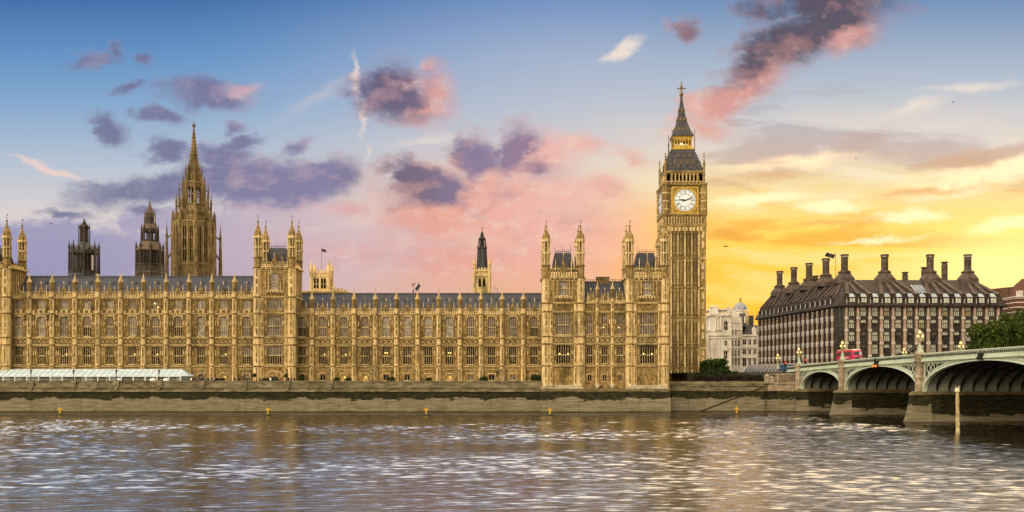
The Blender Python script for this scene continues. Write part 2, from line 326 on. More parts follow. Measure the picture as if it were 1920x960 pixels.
# ------------------------------------------------------------------ water, ground, river walls
def water_mat():
    m, t, b = newmat('river_water')
    g = N(t, 'NewGeometry').outputs['Position']
    mp = N(t, 'Mapping', {0: g, 2: (0, 0, R(6)), 3: (.7, 1.3, 1)}).outputs[0]
    n = N(t, 'TexNoise', {0: mp, 2: 3.4, 3: 3., 4: .6}).outputs[0]
    t.links.new(N(t, 'Bump', {0: .5, 1: .05, 'Height': n}).outputs[0], b.inputs['Normal'])
    b.inputs['Base Color'].default_value = (.016, .011, .005, 1); b.inputs['Roughness'].default_value = .05
    b.inputs['IOR'].default_value = WIOR
    return m
WIOR, WAMP = 7.0, .50
def water():
    """wind chop: many small waves of random direction, stronger and weaker in drifting patches"""
    def surf(xs, ys):
        r = np.random.RandomState(8); Xg, Yg = np.meshgrid(xs.astype(np.float32), ys.astype(np.float32)); h = np.zeros_like(Xg); pat = np.zeros_like(Xg)
        for k in range(9):
            kx, ky, ph = r.normal(0, .045), r.normal(0, .07), r.uniform(0, 6.28); pat += np.sin(kx * Xg + ky * Yg + ph)
        pat = np.clip(1.0 + .15 * pat, .6, 1.5)
        for i in range(72):
            L = .56 * (3.6 / .56) ** (r.uniform() ** 1.45); a = r.normal(math.pi / 2 + .05, .24); kk = 2 * math.pi / L
            h += (.030 * L / (2 * math.pi) * (1.25 if L < 1.5 else .6)) * np.sin(kk * (math.cos(a) * Xg + math.sin(a) * Yg) + r.uniform(0, 6.28))
        f1 = np.clip((Yg - 95) / 45, 0, 1); f2 = np.clip((Yg - 215) / 30, 0, 1); pat = pat * (1 + .5 * f1 * f1 * (3 - 2 * f1) - .75 * f2)
        h = WAMP * h * pat; h = h + 2.2 * np.maximum(h, 0) ** 2
        ny, nx = Xg.shape; idx = np.arange(ny * nx).reshape(ny, nx)
        return np.stack([Xg, Yg, h], -1).reshape(-1, 3), np.stack([idx[:-1, :-1], idx[:-1, 1:], idx[1:, 1:], idx[1:, :-1]], -1).reshape(-1, 4)
    v, f = surf(np.arange(-96, 96.01, .18), np.arange(44, 112, .18)); v2, f2 = surf(np.arange(-150, 150.01, .26), np.arange(111.7, 263, .26))
    f = np.concatenate([f, f2 + len(v)]); v = np.concatenate([v, v2])
    e = len(v); L0, L1 = 700., 300.
    ex = np.array([[-L0, -L1, 0], [L0, -L1, 0], [L0, 45, 0], [-L0, 45, 0], [-L0, 112, 0], [-95, 112, 0], [-95, 45, 0], [95, 45, 0], [95, 112, 0], [L0, 112, 0], [-L0, 262, 0], [-149.9, 262, 0], [-149.9, 112, 0], [149.9, 112, 0], [149.9, 262, 0], [L0, 262, 0]], np.float32)
    v = np.concatenate([v, ex]); f = np.concatenate([f, [[e, e + 1, e + 2, e + 3], [e + 3, e + 6, e + 5, e + 4], [e + 7, e + 2, e + 9, e + 8], [e + 4, e + 12, e + 11, e + 10], [e + 13, e + 9, e + 15, e + 14]]]).astype(np.int32)
    me = bpy.data.meshes.new('river_water'); me.vertices.add(len(v)); me.vertices.foreach_set('co', v.ravel().astype(np.float32))
    me.loops.add(f.size); me.loops.foreach_set('vertex_index', f.ravel()); me.polygons.add(len(f)); me.polygons.foreach_set('loop_start', np.arange(0, f.size, 4, dtype=np.int32)); me.polygons.foreach_set('loop_total', np.full(len(f), 4, np.int32))
    me.polygons.foreach_set('use_smooth', np.ones(len(f), bool)); me.update(calc_edges=True); me.materials.append(water_mat())
    kind(link('river_water', me), 'structure')
water()
GROUND = noisy('town_ground', (.09, .08, .065), (.15, .13, .1), .2, .9)
gr = MB(); gr.quad((-900, 255.5, 6.55), (900, 255.5, 6.55), (9000, 9000, 6.55), (-9000, 9000, 6.55)); kind(gr.build('ground', GROUND), 'structure')
def quay_mat(nm='tidal_wall', wl=3.2):
    m, t, b = newmat(nm)
    g = N(t, 'NewGeometry').outputs['Position']; z = N(t, 'SeparateXYZ', {0: g}).outputs[2]
    n1 = N(t, 'TexNoise', {0: N(t, 'Mapping', {0: g, 3: (.18, .18, .5)}).outputs[0], 2: 1., 3: 6., 4: .6}).outputs[0]
    n2 = N(t, 'TexNoise', {0: N(t, 'Mapping', {0: g, 3: (.5, .5, 1.6)}).outputs[0], 2: 1.3, 3: 6., 4: .65}).outputs[0]
    n3 = N(t, 'TexNoise', {0: N(t, 'Mapping', {0: g, 3: (.25, .25, 3.)}).outputs[0], 2: 1., 3: 5., 4: .6}).outputs[0]
    low = MIX(t, SS(t, n3, .35, .65), (.16, .132, .085, 1), (.27, .232, .16, 1))
    low = MIX(t, SS(t, n2, .55, .75), low, (.15, .12, .075, 1))
    up = MIX(t, SS(t, n2, .35, .65), (.13, .095, .05, 1), (.24, .19, .105, 1))
    wv = M_(t, 'MULTIPLY', M_(t, 'SUBTRACT', n1, .5), 4.6)
    zz = M_(t, 'ADD', z, wv)
    sx = N(t, 'SeparateXYZ', {0: g}); qq = N(t, 'CombineXYZ', {0: M_(t, 'ADD', sx.outputs[0], sx.outputs[1]), 1: z}).outputs[0]
    bk = N(t, 'TexBrick', {0: qq, 1: (1, 1, 1, 1), 2: (.8, .79, .76, 1), 3: (.55, .52, .46, 1), 4: 1., 5: .035, 6: .3, 7: 0., 8: 2.6, 9: .62}).outputs[0]
    low = MIX(t, .55, low, bk, 'MULTIPLY'); up = MIX(t, .6, up, bk, 'MULTIPLY')
    dr = N(t, 'TexNoise', {0: N(t, 'Mapping', {0: g, 3: (1.1, 1.1, .12)}).outputs[0], 2: 1., 3: 5., 4: .65}).outputs[0]
    low = MIX(t, M_(t, 'MULTIPLY', SS(t, dr, .52, .72), .6), low, (.09, .075, .04, 1)); up = MIX(t, M_(t, 'MULTIPLY', SS(t, dr, .5, .7), .7), up, (.05, .045, .02, 1))
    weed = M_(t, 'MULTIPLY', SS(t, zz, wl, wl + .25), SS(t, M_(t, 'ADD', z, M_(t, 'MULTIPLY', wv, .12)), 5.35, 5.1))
    c = MIX(t, SS(t, z, 4.9, 5.2), low, up)
    c = MIX(t, M_(t, 'MULTIPLY', weed, .97), c, MIX(t, SS(t, n2, .4, .7), (.012, .011, .006, 1), (.040, .038, .014, 1)))
    wet = SS(t, M_(t, 'ADD', z, M_(t, 'MULTIPLY', wv, .1)), .42, .2)
    c = MIX(t, M_(t, 'MULTIPLY', wet, .85), c, (.035, .028, .015, 1))
    t.links.new(c, b.inputs['Base Color']); b.inputs['Roughness'].default_value = .75; b.inputs['Specular IOR Level'].default_value = .06
    t.links.new(N(t, 'Bump', {0: .5, 1: .15, 'Height': n2}).outputs[0], b.inputs['Normal'])
    return m
QUAY = quay_mat(); QUAY_D = quay_mat('weedy_shaded_pier_wall', 1.5)  # pier long walls: weed carried lower, with under-bridge shade painted in
COPE = noisy('weathered_coping', (.10, .08, .045), (.31, .26, .165), .8, .85, (.6, 1, 2), .3, (.11, .10, .05), .5)
def profile_wall(mb, x0, x1, prof, back, m=0):      # prof: (y, z) from bottom to top
    for (ya, za), (yb, zb) in zip(prof, prof[1:]): mb.quad((x0, ya, za), (x1, ya, za), (x1, yb, zb), (x0, yb, zb), m)
    y, z = prof[-1]; mb.quad((x0, y, z), (x1, y, z), (x1, back, z), (x0, back, z), m)
    for x in (x0, x1):
        mb.add([(x, y, z) for y, z in prof] + [(x, back, prof[-1][1]), (x, back, prof[0][1])], [tuple(range(len(prof) + 2))], m)
XP0, XP1 = PX(1012, 251), PX(1256.5, 251)
tw = thing('river_wall', 'long stained terrace wall with black weed band in front of the palace', 'wall', (-60, 252, 0))
m = MB(); profile_wall(m, -210, XP0 + .4, [(251.2, -1.5), (251.7, 3), (252, 5.1)], 254); m.build('wall_face', QUAY, tw)
m = MB(); profile_wall(m, -210, XP0 + .4, [(251.75, 5.1), (251.75, 5.55), (252.05, 5.6), (252.05, 6.05), (251.8, 6.1), (251.8, 6.3), (252.1, 6.35), (252.1, 7.6), (251.95, 7.62), (251.95, 7.86)], 252.7)
for i in range(-16, 8):
    x = PX(58, 252) + (i + .0) * PX(960 + 80.1, 252)
    if x < XP0 - 1: m.box(x - .75, x + .75, 251.72, 252.72, 6.32, 7.93); m.poly([(x - .3, 5.6), (x + .3, 5.6), (x + .55, 6.3), (x - .55, 6.3)], 251.6, 251.9)
m.build('parapet', COPE, tw)
tf = MB(); tf.quad((-210, 252.5, 7.15), (XP0, 252.5, 7.15), (XP0, 266, 7.15), (-210, 266, 7.15)); kind(tf.build('terrace_paving', noisy('paving', (.16, .13, .09), (.24, .2, .14), .8)), 'structure')
pw_ = thing('river_wall', 'battered river wall with pale flared footing under the projecting palace pavilion', 'wall', ((XP0 + XP1) / 2, 250, 0))
m = MB(); profile_wall(m, XP0, XP1, [(249.6, -1.5), (250.2, 3), (250.9, 5.2), (251.0, 5.9)], 262); m.build('wall_face', QUAY, pw_)
m = MB()
for a, b in ((1014, 1096), (1173, 1254)):
    x0, x1 = PX(a, 252), PX(b, 252); n = 22; pts = []
    for i in range(n + 1):
        f = i / n; e = abs(f - .5) * 2; pts.append((x0 + (x1 - x0) * f, 5.9 + .9 * (1 - max(0, (e - .7) / .3) ** 1.5 * 1.)))
    m.poly([(x0, 5.7)] + [(x1, 5.7)] + pts[::-1], 251.1, 253)
for px in (1120, 1147): m.poly([(PX(px, 252) - .9, 6.9), (PX(px, 252), 6.0), (PX(px, 252) + .9, 6.9)], 251.3, 253)
m.build('footing', noisy('bleached_stone', (.42, .35, .24), (.62, .54, .40), .8, .85, (1, 1, 1), .3, (.22, .18, .1), .5), pw_)
XR1 = 73.3
rw = thing('river_wall', 'stained river wall with a sloping stair line between clock tower and bridge', 'wall', (56, 256, 0))
m = MB(); profile_wall(m, XP1 - .3, XR1, [(255.0, -1.5), (255.4, 3), (255.7, 5.3)], 258); m.build('wall_face', QUAY, rw)
m = MB(); profile_wall(m, XP1 - .3, XR1 - 2, [(255.45, 5.3), (255.45, 5.8), (255.75, 5.85), (255.75, 6.9), (255.6, 6.92), (255.6, 7.75)], 256.6)
m.build('parapet', COPE, rw)
m = MB()
sx0, sz0, sx1, sz1 = PX(1312, 254.6), .3, PX(1432, 254.6), PZ(724, 254.6)
k = 26
for i in range(k):
    f = i / k; xa = sx0 + (sx1 - sx0) * f; xb = sx0 + (sx1 - sx0) * (i + 1) / k; z = sz0 + (sz1 - sz0) * (i + 1) / k
    m.box(xa, xb, 254.0, 255.2, -1.2, z - .25)
m.build('stair', QUAY, rw)
m = MB(); m.poly([(sx0 - .4, sz0 - .3), (sx0, sz0 - .3), (sx1, sz1 - .28), (sx1, sz1), (sx0, sz0)], 253.9, 254.05); m.build('stair_edge', noisy('wet_timber', (.02, .018, .01), (.05, .04, .02), 2.), rw)
# ------------------------------------------------------------------ the palace: river front
S1, S2, S3, S4, S5 = 11.75, 17.25, 19.15, 25.35, 29.55       # string courses, metres above the water
PM = [STONE, STONE_L, STONE_D]
def window_mesh(name, w, h, lights, rows=2, gl=GL_D, arch=False, lit=None, gl2=None):
    m = MB(); lw = w / lights; y0, y1 = .18, .40; t = .042
    hz = [0] + [h * .47] * (rows == 2) + ([h * .33, h * .64] if rows == 3 else []) + [h]
    for i, (za, zb) in enumerate(zip(hz, hz[1:])):
        m.quad((-w / 2, .36, za), (w / 2, .36, za), (w / 2, .36, zb), (-w / 2, .36, zb), 3 if (gl2 and i == len(hz) - 2) else 1)
    for i in range(lights + 1):
        x = -w / 2 + i * lw; a = t * (1.5 if i in (0, lights) else 1); m.box(x - a, x + a, y0 + (0 if i in (0, lights) else .04), y1, 0, h, 0)
    for z in hz[1:-1]: m.box(-w / 2, w / 2, y0 + .03, y1, z - .08, z + .08, 0)
    m.box(-w / 2, w / 2, y0 - .02, y1, h - .1, h, 0); m.box(-w / 2 - .12, w / 2 + .12, -.12, y1, -.16, .02, 0)
    for ztop in hz[1:]:
        a = min(.42, lw)
        for i in range(lights):
            xa = -w / 2 + i * lw; xb = xa + lw; xc = (xa + xb) / 2
            m.poly([(xa, ztop - a), (xa + lw * .18, ztop - a * .4), (xc, ztop), (xa, ztop)], y0 + .04, .34, 0)
            m.poly([(xb, ztop - a), (xb, ztop), (xc, ztop), (xb - lw * .18, ztop - a * .4)], y0 + .04, .34, 0)
    if arch:
        n = 6
        for sgn in (-1, 1):
            pts = [(sgn * w / 2, h)] + [(sgn * w / 2 * (1 - f), h - .3 * w * (1 - math.sqrt(max(0, 1 - (1 - f) ** 2)))) for f in [i / n for i in range(n + 1)]]
            m.poly(pts if sgn > 0 else pts[::-1], .02, .34, 0)
    if lit:
        for x, z in lit: m.ball((x, .28, z), .17, 2, 6, 4)
    return m.mesh(name, [STONE_L, gl, LAMP, gl2 or gl])
def carve(m, x0, x1, z0, z1, Y, ops=(), step=.66, dep=.14, statue=True, mi=0, seed=0):
    """blind tracery: ribs, arched heads and niche figures carved on a wall field"""
    r = random.Random(seed * 131 + int(x0 * 7) + int(z0 * 13)); n = max(1, round((x1 - x0) / step)); st = (x1 - x0) / n
    def free(a, b, c, d): return not any(o[0] - .04 < b and o[1] + .04 > a and o[2] - .1 < d and o[3] + .1 > c for o in ops)
    for i in range(n + 1):
        x = x0 + i * st
        if free(x - .06, x + .06, z0, z1): m.box(x - .07, x + .07, Y - dep, Y, z0, z1, mi)
        else:
            for o in ops:
                if o[0] - .1 < x < o[1] + .1:
                    if z1 - o[3] > .5: m.box(x - .06, x + .06, Y - dep * .8, Y, o[3] + .12, z1, mi)
        if i < n and free(x + .05, x + st - .05, z0, z1):
            h = z1 - z0; xm = x + st / 2
            m.poly([(x, z1 - .55), (xm, z1 - .1), (x, z1)], Y - dep * .7, Y, mi); m.poly([(x + st, z1 - .55), (x + st, z1), (xm, z1 - .1)], Y - dep * .7, Y, mi)
            if h > 2: m.box(x, x + st, Y - dep * .9, Y, z0 + h * .46, z0 + h * .46 + .16, mi)
            if statue and st > .4 and h > 2.2:
                zc = z0 + h * .52
                m.lathe(xm, Y - .12, [(zc, .16), (zc + .25, .10), (zc + .3, .17), (zc + .95, .13), (zc + 1.1, .06), (zc + 1.18, .10), (zc + 1.36, .08)], 6, 1)
                m.lathe(xm, Y - .1, [(zc + 1.5, .22), (zc + 1.7, .20), (zc + 2.2, .02)], 4, mi)
def band(m, x0, x1, z0, z1, Y, step, mi=2, xc=None):
    """frieze of carved shields and foils between two string courses"""
    n = max(1, round((x1 - x0) / step)); st = (x1 - x0) / n; zc = (z0 + z1) / 2; hh = (z1 - z0) / 2
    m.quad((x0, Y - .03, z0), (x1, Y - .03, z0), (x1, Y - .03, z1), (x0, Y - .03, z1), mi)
    for i in range(n):
        x = x0 + (i + .5) * st; a = min(st * .46, hh * .95)
        m.lathe(x, Y, [(zc - a, .02), (zc - a * .55, a * .5), (zc, a * .42), (zc + a * .55, a * .52), (zc + a * .9, .04)], 6, 0, 0, 1, .35)
        for sg in (-1, 1): m.poly([(x - a, zc - sg * a), (x - a * .78, zc - sg * a), (x + a, zc + sg * a), (x + a * .78, zc + sg * a)][::sg], Y - .12, Y, 1)
        m.box(x - st / 2 - .06, x - st / 2 + .06, Y - .16, Y, z0, z1, 0)
def string(m, x0, x1, z, Y, h=.38, d=.5, mi=1): m.poly([(x0, z - h), (x1, z - h), (x1, z), (x0, z)], Y - d * .55, Y, mi); m.box(x0, x1, Y - d, Y + .1, z - h * .35, z, mi)
def parapet(m, x0, x1, z, Y, h, orn=True, n=None):
    n = n or max(2, round((x1 - x0) / .62)); st = (x1 - x0) / n
    m.box(x0, x1, Y - .05, Y + .3, z, z + h * .45, 1)
    for i in range(n):
        a = x0 + i * st
        m.box(a + .04, a + st * .55, Y - .02, Y + .26, z + h * .45, z + h * (1.0 if i % 2 else .78), 0)
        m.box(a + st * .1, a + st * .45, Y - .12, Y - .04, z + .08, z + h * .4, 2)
    m.box(x0, x1, Y, Y + .22, z + h * .68, z + h * .8, 1)
    if orn:
        xc = (x0 + x1) / 2
        m.poly([(xc - .62, z + h * .4), (xc + .62, z + h * .4), (xc + .45, z + h * 1.2), (xc + .22, z + h * 1.35), (xc, z + h * 1.75), (xc - .22, z + h * 1.35), (xc - .45, z + h * 1.2)], Y - .14, Y + .3, 0)
        m.box(xc - .2, xc + .2, Y - .2, Y - .13, z + h * .5, z + h * 1.1, 2)
        m.lathe(xc, Y + .08, [(z + h * 1.7, .07), (z + h * 2., .06), (z + h * 2.05, .17), (z + h * 2.2, .17), (z + h * 2.32, .03)], 6, 1)
        for sg in (-1, 1):
            x = xc + sg * (x1 - x0) * .29
            m.lathe(x, Y + .08, [(z + h * .5, .13), (z + h * 1.15, .12), (z + h * 1.3, .15), (z + h * 1.65, .03), (z + h * 1.7, .09), (z + h * 1.78, .02)], 6, 1)
def pinnacle_mesh(h=5.6, r=.56):
    m = MB()                                           # octagonal shaft with gablets, crocketed spire, finial and vane
    m.lathe(0, 0, [(0, r), (h * .42, r), (h * .42, r * 1.25), (h * .46, r * 1.25), (h * .46, r * .95)], 8, 0)
    for k in range(4):
        a = k * math.pi / 2 + math.pi / 4 * 0
        c, s = math.cos(a), math.sin(a)
        m.bar((c * r * .95, s * r * .95, h * .1), (c * r * .95, s * r * .95, h * .38), .13, .13, 4, 2)
        m.bar((c * r * 1.1, s * r * 1.1, h * .42), (c * r * .8, s * r * .8, h * .57), .16, .02, 4, 1)
    m.lathe(0, 0, [(h * .46, r * .95), (h * .52, r * .78), (h * .62, r * .5), (h * .73, r * .25), (h * .80, r * .13), (h * .83, r * .3), (h * .86, r * .1)], 8, 1)
    for k in range(4):
        for q in range(3):
            a = k * math.pi / 2; f = q / 3; rr = r * (.85 - .62 * f); m.ball((math.cos(a) * rr, math.sin(a) * rr, h * (.52 + .22 * f)), .11, 0, 4, 3)
    m.bar((0, 0, h * .85), (0, 0, h * 1.0), .035, .02, 4, 3)
    return m.mesh('pinnacle', [STONE, STONE_L, STONE_D, IRON_D])
PINN = pinnacle_mesh()
def buttress_mesh(z0, z1, levels, base=None, r=.62):
    m = MB(); prof = [(z0, r * 1.12)]
    if base: prof += [(base - .3, r * 1.12), (base, r * 1.3), (base + .15, r)]
    m.lathe(0, 0, prof + [(z1, r)], 8, 0)
    for z in levels: m.lathe(0, 0, [(z - .4, r), (z - .3, r * 1.22), (z, r * 1.25), (z + .02, r)], 8, 1)
    zs = sorted(list(levels) + [z0 + .6, z1])
    for a, b in zip(zs, zs[1:]):
        if b - a > 3:                                  # recessed panel and a small carved figure on the front facet
            zc = a + (b - a) * .5
            m.box(-.16, .16, -r - .05, -r * .9, a + .7, a + .7 + (b - a) * .22, 1); m.box(-.16, .16, -r - .05, -r * .9, b - .5 - (b - a) * .26, b - .6, 1)
            m.lathe(0, -r * .95, [(zc - .45, .2), (zc + .3, .14), (zc + .5, .22), (zc + .75, .02)], 6, 2)
    me = m.mesh('buttress', [STONE_L, STONE, STONE_D]); return me
palace = thing('palace', 'long honey coloured Gothic palace with rows of mullioned windows and pinnacles above the river', 'palace', (-10, 258, 6.7))
def pl(o, *p): return Vector(p) - wloc(o)
wcount = [0]
def put(me, parent, x, y, z, name=None): return link(name or me.name, me, parent, pl(parent, x, y, z))
W1 = [window_mesh('window', 2.0, 4.65, 4, 2, GL_D), window_mesh('window', 2.0, 4.65, 4, 2, GL_D, lit=[(.45, 2.6)]), window_mesh('window', 2.0, 4.65, 4, 2, GL_D, gl2=GL_M)]
W1.append(window_mesh('window', 2.0, 4.65, 4, 2, GL_D, lit=[(-.25, 3.0), (.3, 3.0)]))
W2 = [window_mesh('window', 2.0, 5.1, 4, 2, GL_P, True), window_mesh('window', 2.0, 5.1, 4, 2, GL_M, True), window_mesh('window', 2.0, 5.1, 4, 2, GL_D, True, gl2=GL_M), window_mesh('window', 2.0, 5.1, 4, 2, GL_D, True, lit=[(.5, 2.2)], gl2=GL_M)]
W3 = [window_mesh('window', 2.0, 2.5, 4, 1, GL_M), window_mesh('window', 2.0, 2.5, 4, 1, GL_P), window_mesh('window', 2.0, 2.5, 4, 1, GL_M, lit=[(.7, .6), (-.2, 1.6)])]
W0 = [window_mesh('basement_window', 1.45, 1.55, 2, 1, GL_D), window_mesh('basement_window', 1.45, 1.55, 2, 1, GLOW, lit=[(.2, .75)]), window_mesh('basement_window', 1.45, 1.55, 2, 1, GL_M)]
def gable_roof(parent, x0, x1, ya, za, yb, zb, yc, name='roof', dormers=(), crest=True):
    m = MB(); m.quad((x0, ya, za), (x1, ya, za), (x1, yb, zb), (x0, yb, zb)); m.quad((x0, yb, zb), (x1, yb, zb), (x1, yc, za), (x0, yc, za))
    for x in (x0, x1): m.add([(x, ya, za), (x, yb, zb), (x, yc, za)], [(0, 1, 2)])
    m.box(x0, x1, yb - .12, yb + .12, zb - .05, zb + .22, 1)
    n = int((x1 - x0) / .9)
    if crest:
        for i in range(n): x = x0 + (i + .5) * (x1 - x0) / n; m.box(x - .05, x + .05, yb - .04, yb + .04, zb + .2, zb + .42, 1)
    for x in dormers:                                   # little gabled roof vents in two rows
        for f, dx in ((.22, 0), (.62, -1.1), (.62, 1.1)):
            y = ya + (yb - ya) * f; z = za + (zb - za) * f
            m.poly([(x + dx - .22, z), (x + dx + .22, z), (x + dx + .22, z + .35), (x + dx, z + .75), (x + dx - .22, z + .35)], y - .1, y + .8, 1)
    return m.build(name, [SLATE, LEAD], parent, pl(parent, (x0 + x1) / 2, ya, za))

def long_range(name, Y, px_b, px_w, x0, x1, top, three, wsel, ridge, basement):
    """a stretch of front: wall carved between buttresses, windows, pinnacles, parapet, roof"""
    zt = S5 if three else S4; xb = [PX(p, Y) for p in px_b]; xw = [PX(p, Y) for p in px_w]
    ops = []; r = random.Random(len(px_w))
    for x in xw:
        ops += [(x - 1.0, x + 1.0, 12.15, 16.8), (x - 1.0, x + 1.0, 19.45, 24.55)]
        if three: ops.append((x - 1.0, x + 1.0, 26.3, 28.8))
        if basement: ops.append((x - .725, x + .725, 8.0, 9.55))
    m = MB(); m.wall(x0, x1, 6.5, zt, Y, ops)
    m.box(x0, x1, Y + .9, Y + 1.2, 6.5, zt, 0)
    edges = sorted(xb + [x0, x1]); edges = [e for i, e in enumerate(edges) if i == 0 or e - edges[i - 1] > 1.2]
    for a, b in zip(edges, edges[1:]):
        a2, b2 = (a + .66 if a in xb else a), (b - .66 if b in xb else b)
        if b2 - a2 < .8: continue
        loc = [o for o in ops if a < (o[0] + o[1]) / 2 < b]
        fields = [(a2, b2)] if not loc else [(a2, loc[0][0] - .12), (loc[0][1] + .12, b2)]
        for i, (p, q) in enumerate(fields):
            if q - p < .5: continue
            carve(m, p, q, S1 + .15, S2 - .45, Y, (), (q - p) / (2 if q - p > 1.1 else 1)); carve(m, p, q, S3 + .1, S4 - .5, Y, (), (q - p) / (2 if q - p > 1.1 else 1))
            if three: carve(m, p, q, S4 + .7, S5 - .5, Y, (), (q - p) / 3, statue=False)
        if loc:                                         # hood over each upper window, sill band with pierced panels
            xc = (loc[0][0] + loc[0][1]) / 2
            m.poly([(xc - 1.25, 23.6), (xc - 1.1, 23.6), (xc - 1.1, 24.6), (xc + 1.1, 24.6), (xc + 1.1, 23.6), (xc + 1.25, 23.6), (xc + 1.25, 24.85), (xc - 1.25, 24.85)], Y - .2, Y, 1)
            m.box(xc - 1.2, xc + 1.2, Y - .16, Y, 16.84, 16.98, 1)
        band(m, a2, b2, S2 + .05, S3 - .35, Y, 1.25)
        if three:
            k = 7
            for i in range(k): xx = a2 + (i + .5) * (b2 - a2) / k; m.box(xx - .2, xx + .2, Y - .14, Y, S4 + .12, S4 + .75, 2 if i % 2 else 1)
        if basement and loc:
            xc = (loc[0][0] + loc[0][1]) / 2
            m.poly([(xc - 1.0, 9.2), (xc - .85, 9.2), (xc - .85, 9.7), (xc + .85, 9.7), (xc + .85, 9.2), (xc + 1., 9.2), (xc + 1., 9.9), (xc - 1., 9.9)], Y - .15, Y, 1)
        parapet(m, a2, b2, zt, Y - .1, 1.75)
    for z in ((S1, S2, S3, S4, S5) if three else (S1, S2, S3, S4)): string(m, x0, x1, z, Y, .46 if z == zt else .38, .62 if z == zt else .5)
    m.box(x0, x1, Y - .12, Y, 6.5, 7.2, 0); string(m, x0, x1, 11.0, Y, .2, .14)
    rng = m.build(name, PM, palace, pl(palace, (x0 + x1) / 2, Y, 6.7))
    B = buttress_mesh(0, zt + 1.3 - 6.7, [z - 6.7 for z in (S1, S2, S3, S4) + ((S5,) if three else ())], 11.3 - 6.7)
    for x in xb:
        put(B, rng, x, Y - .25, 6.7); put(PINN, rng, x, Y - .25, zt + 1.3)
    for i, x in enumerate(xw):
        s = wsel[i % len(wsel)]
        put(W1[int(s[0])], rng, x, Y, 12.15); put(W2[int(s[1])], rng, x, Y, 19.45)
        if three: put(W3[int(s[2])], rng, x, Y, 26.3)
        if basement: put(W0[int(s[3])], rng, x, Y, 8.0)
    gable_roof(rng, x0, x1, Y + 1.3, zt + .5, Y + 7.5, ridge, Y + 14, dormers=xw)
    return rng
# recessed range between the towers
YB = 263.0
pb = [585.2 + 39.6 * i for i in range(11)]
long_range('recessed_range', YB, pb, [565.5 + 39.6 * i for i in range(12)], PX(549, YB), PX(1018.5, YB), None, False,
           ['02-0', '11-0', '11-1', '01-1', '30-0', '00-0', '00-1', '30-1', '01-2', '01-0', '01-2', '02-0'], PZ(551, YB + 7.5), True)
# raised range on the left
YA = 261.0
pa = [56 + 42.72 * i for i in range(-1, 10)]
long_range('raised_range', YA, [p for p in pa if p > 0], [35 + 42.72 * i for i in range(-1, 11)], PX(-12, YA), PX(480, YA), None, True,
           ['0110', '0000', '0011', '1111', '0210', '0111', '1002', '1122', '0210', '0012', '1011', '2112'], PZ(519, YA + 7.5), True)

# ------------------------------------------------------------------ square corner towers of the palace
def turret_mesh(z0, zs, zt, r=1.02):
    """octagonal turret: solid foot, open arcade stage, ogee cap with crockets, finial and vane (heights from its own foot)"""
    h = zs - z0; m = MB()
    m.lathe(0, 0, [(0, r), (h * .28, r)], 8, 0)
    m.lathe(0, 0, [(h * .28, r), (h * .28, r * 1.15), (h * .31, r * 1.15), (h * .31, r * .55), (h * .93, r * .55), (h * .93, r * 1.0)], 8, 2)
    for k in range(8):
        a = (k + .5) * math.pi / 4; c, s = math.cos(a) * r * .93, math.sin(a) * r * .93
        m.bar((c, s, h * .3), (c, s, h * .96), .15, .13, 5, 1); m.bar((c * 1.12, s * 1.12, h * .9), (c * 1.06, s * 1.06, h * 1.12), .12, .02, 4, 1)
        b = k * math.pi / 4; e = math.cos(b) * r * .9, math.sin(b) * r * .9
        m.bar((*e, h * .3), (*e, h * .58), .05, .05, 4, 1); m.box(e[0] - .22, e[0] + .22, e[1] - .22, e[1] + .22, h * .6, h * .65, 1)
    m.lathe(0, 0, [(h * .92, r * .95), (h * .92, r * 1.16), (h * .965, r * 1.2), (h, r * 1.2), (h, r * .9)], 8, 1)
    c = zt - zs
    m.lathe(0, 0, [(h, r * .92), (h + c * .18, r * .86), (h + c * .3, r * .68), (h + c * .42, r * .42), (h + c * .56, r * .24), (h + c * .72, r * .13), (h + c * .74, r * .3), (h + c * .79, r * .26), (h + c * .82, r * .09), (h + c * .92, r * .06), (h + c * .94, r * .16), (h + c * .97, .02)], 8, 0)
    for k in range(8):
        a = (k + .5) * math.pi / 4
        for f, rr in ((.1, 1.0), (.24, .86), (.37, .6), (.5, .38)): m.ball((math.cos(a) * r * rr, math.sin(a) * r * rr, h + c * f), .13, 1, 4, 3)
    m.bar((0, 0, h + c * .95), (0, 0, h + c * 1.12), .03, .02, 4, 3); m.box(0, .3, -.02, .02, h + c * 1.04, h + c * 1.1, 3)
    return m.mesh('turret', [STONE, STONE_L, STONE_D, IRON_D])
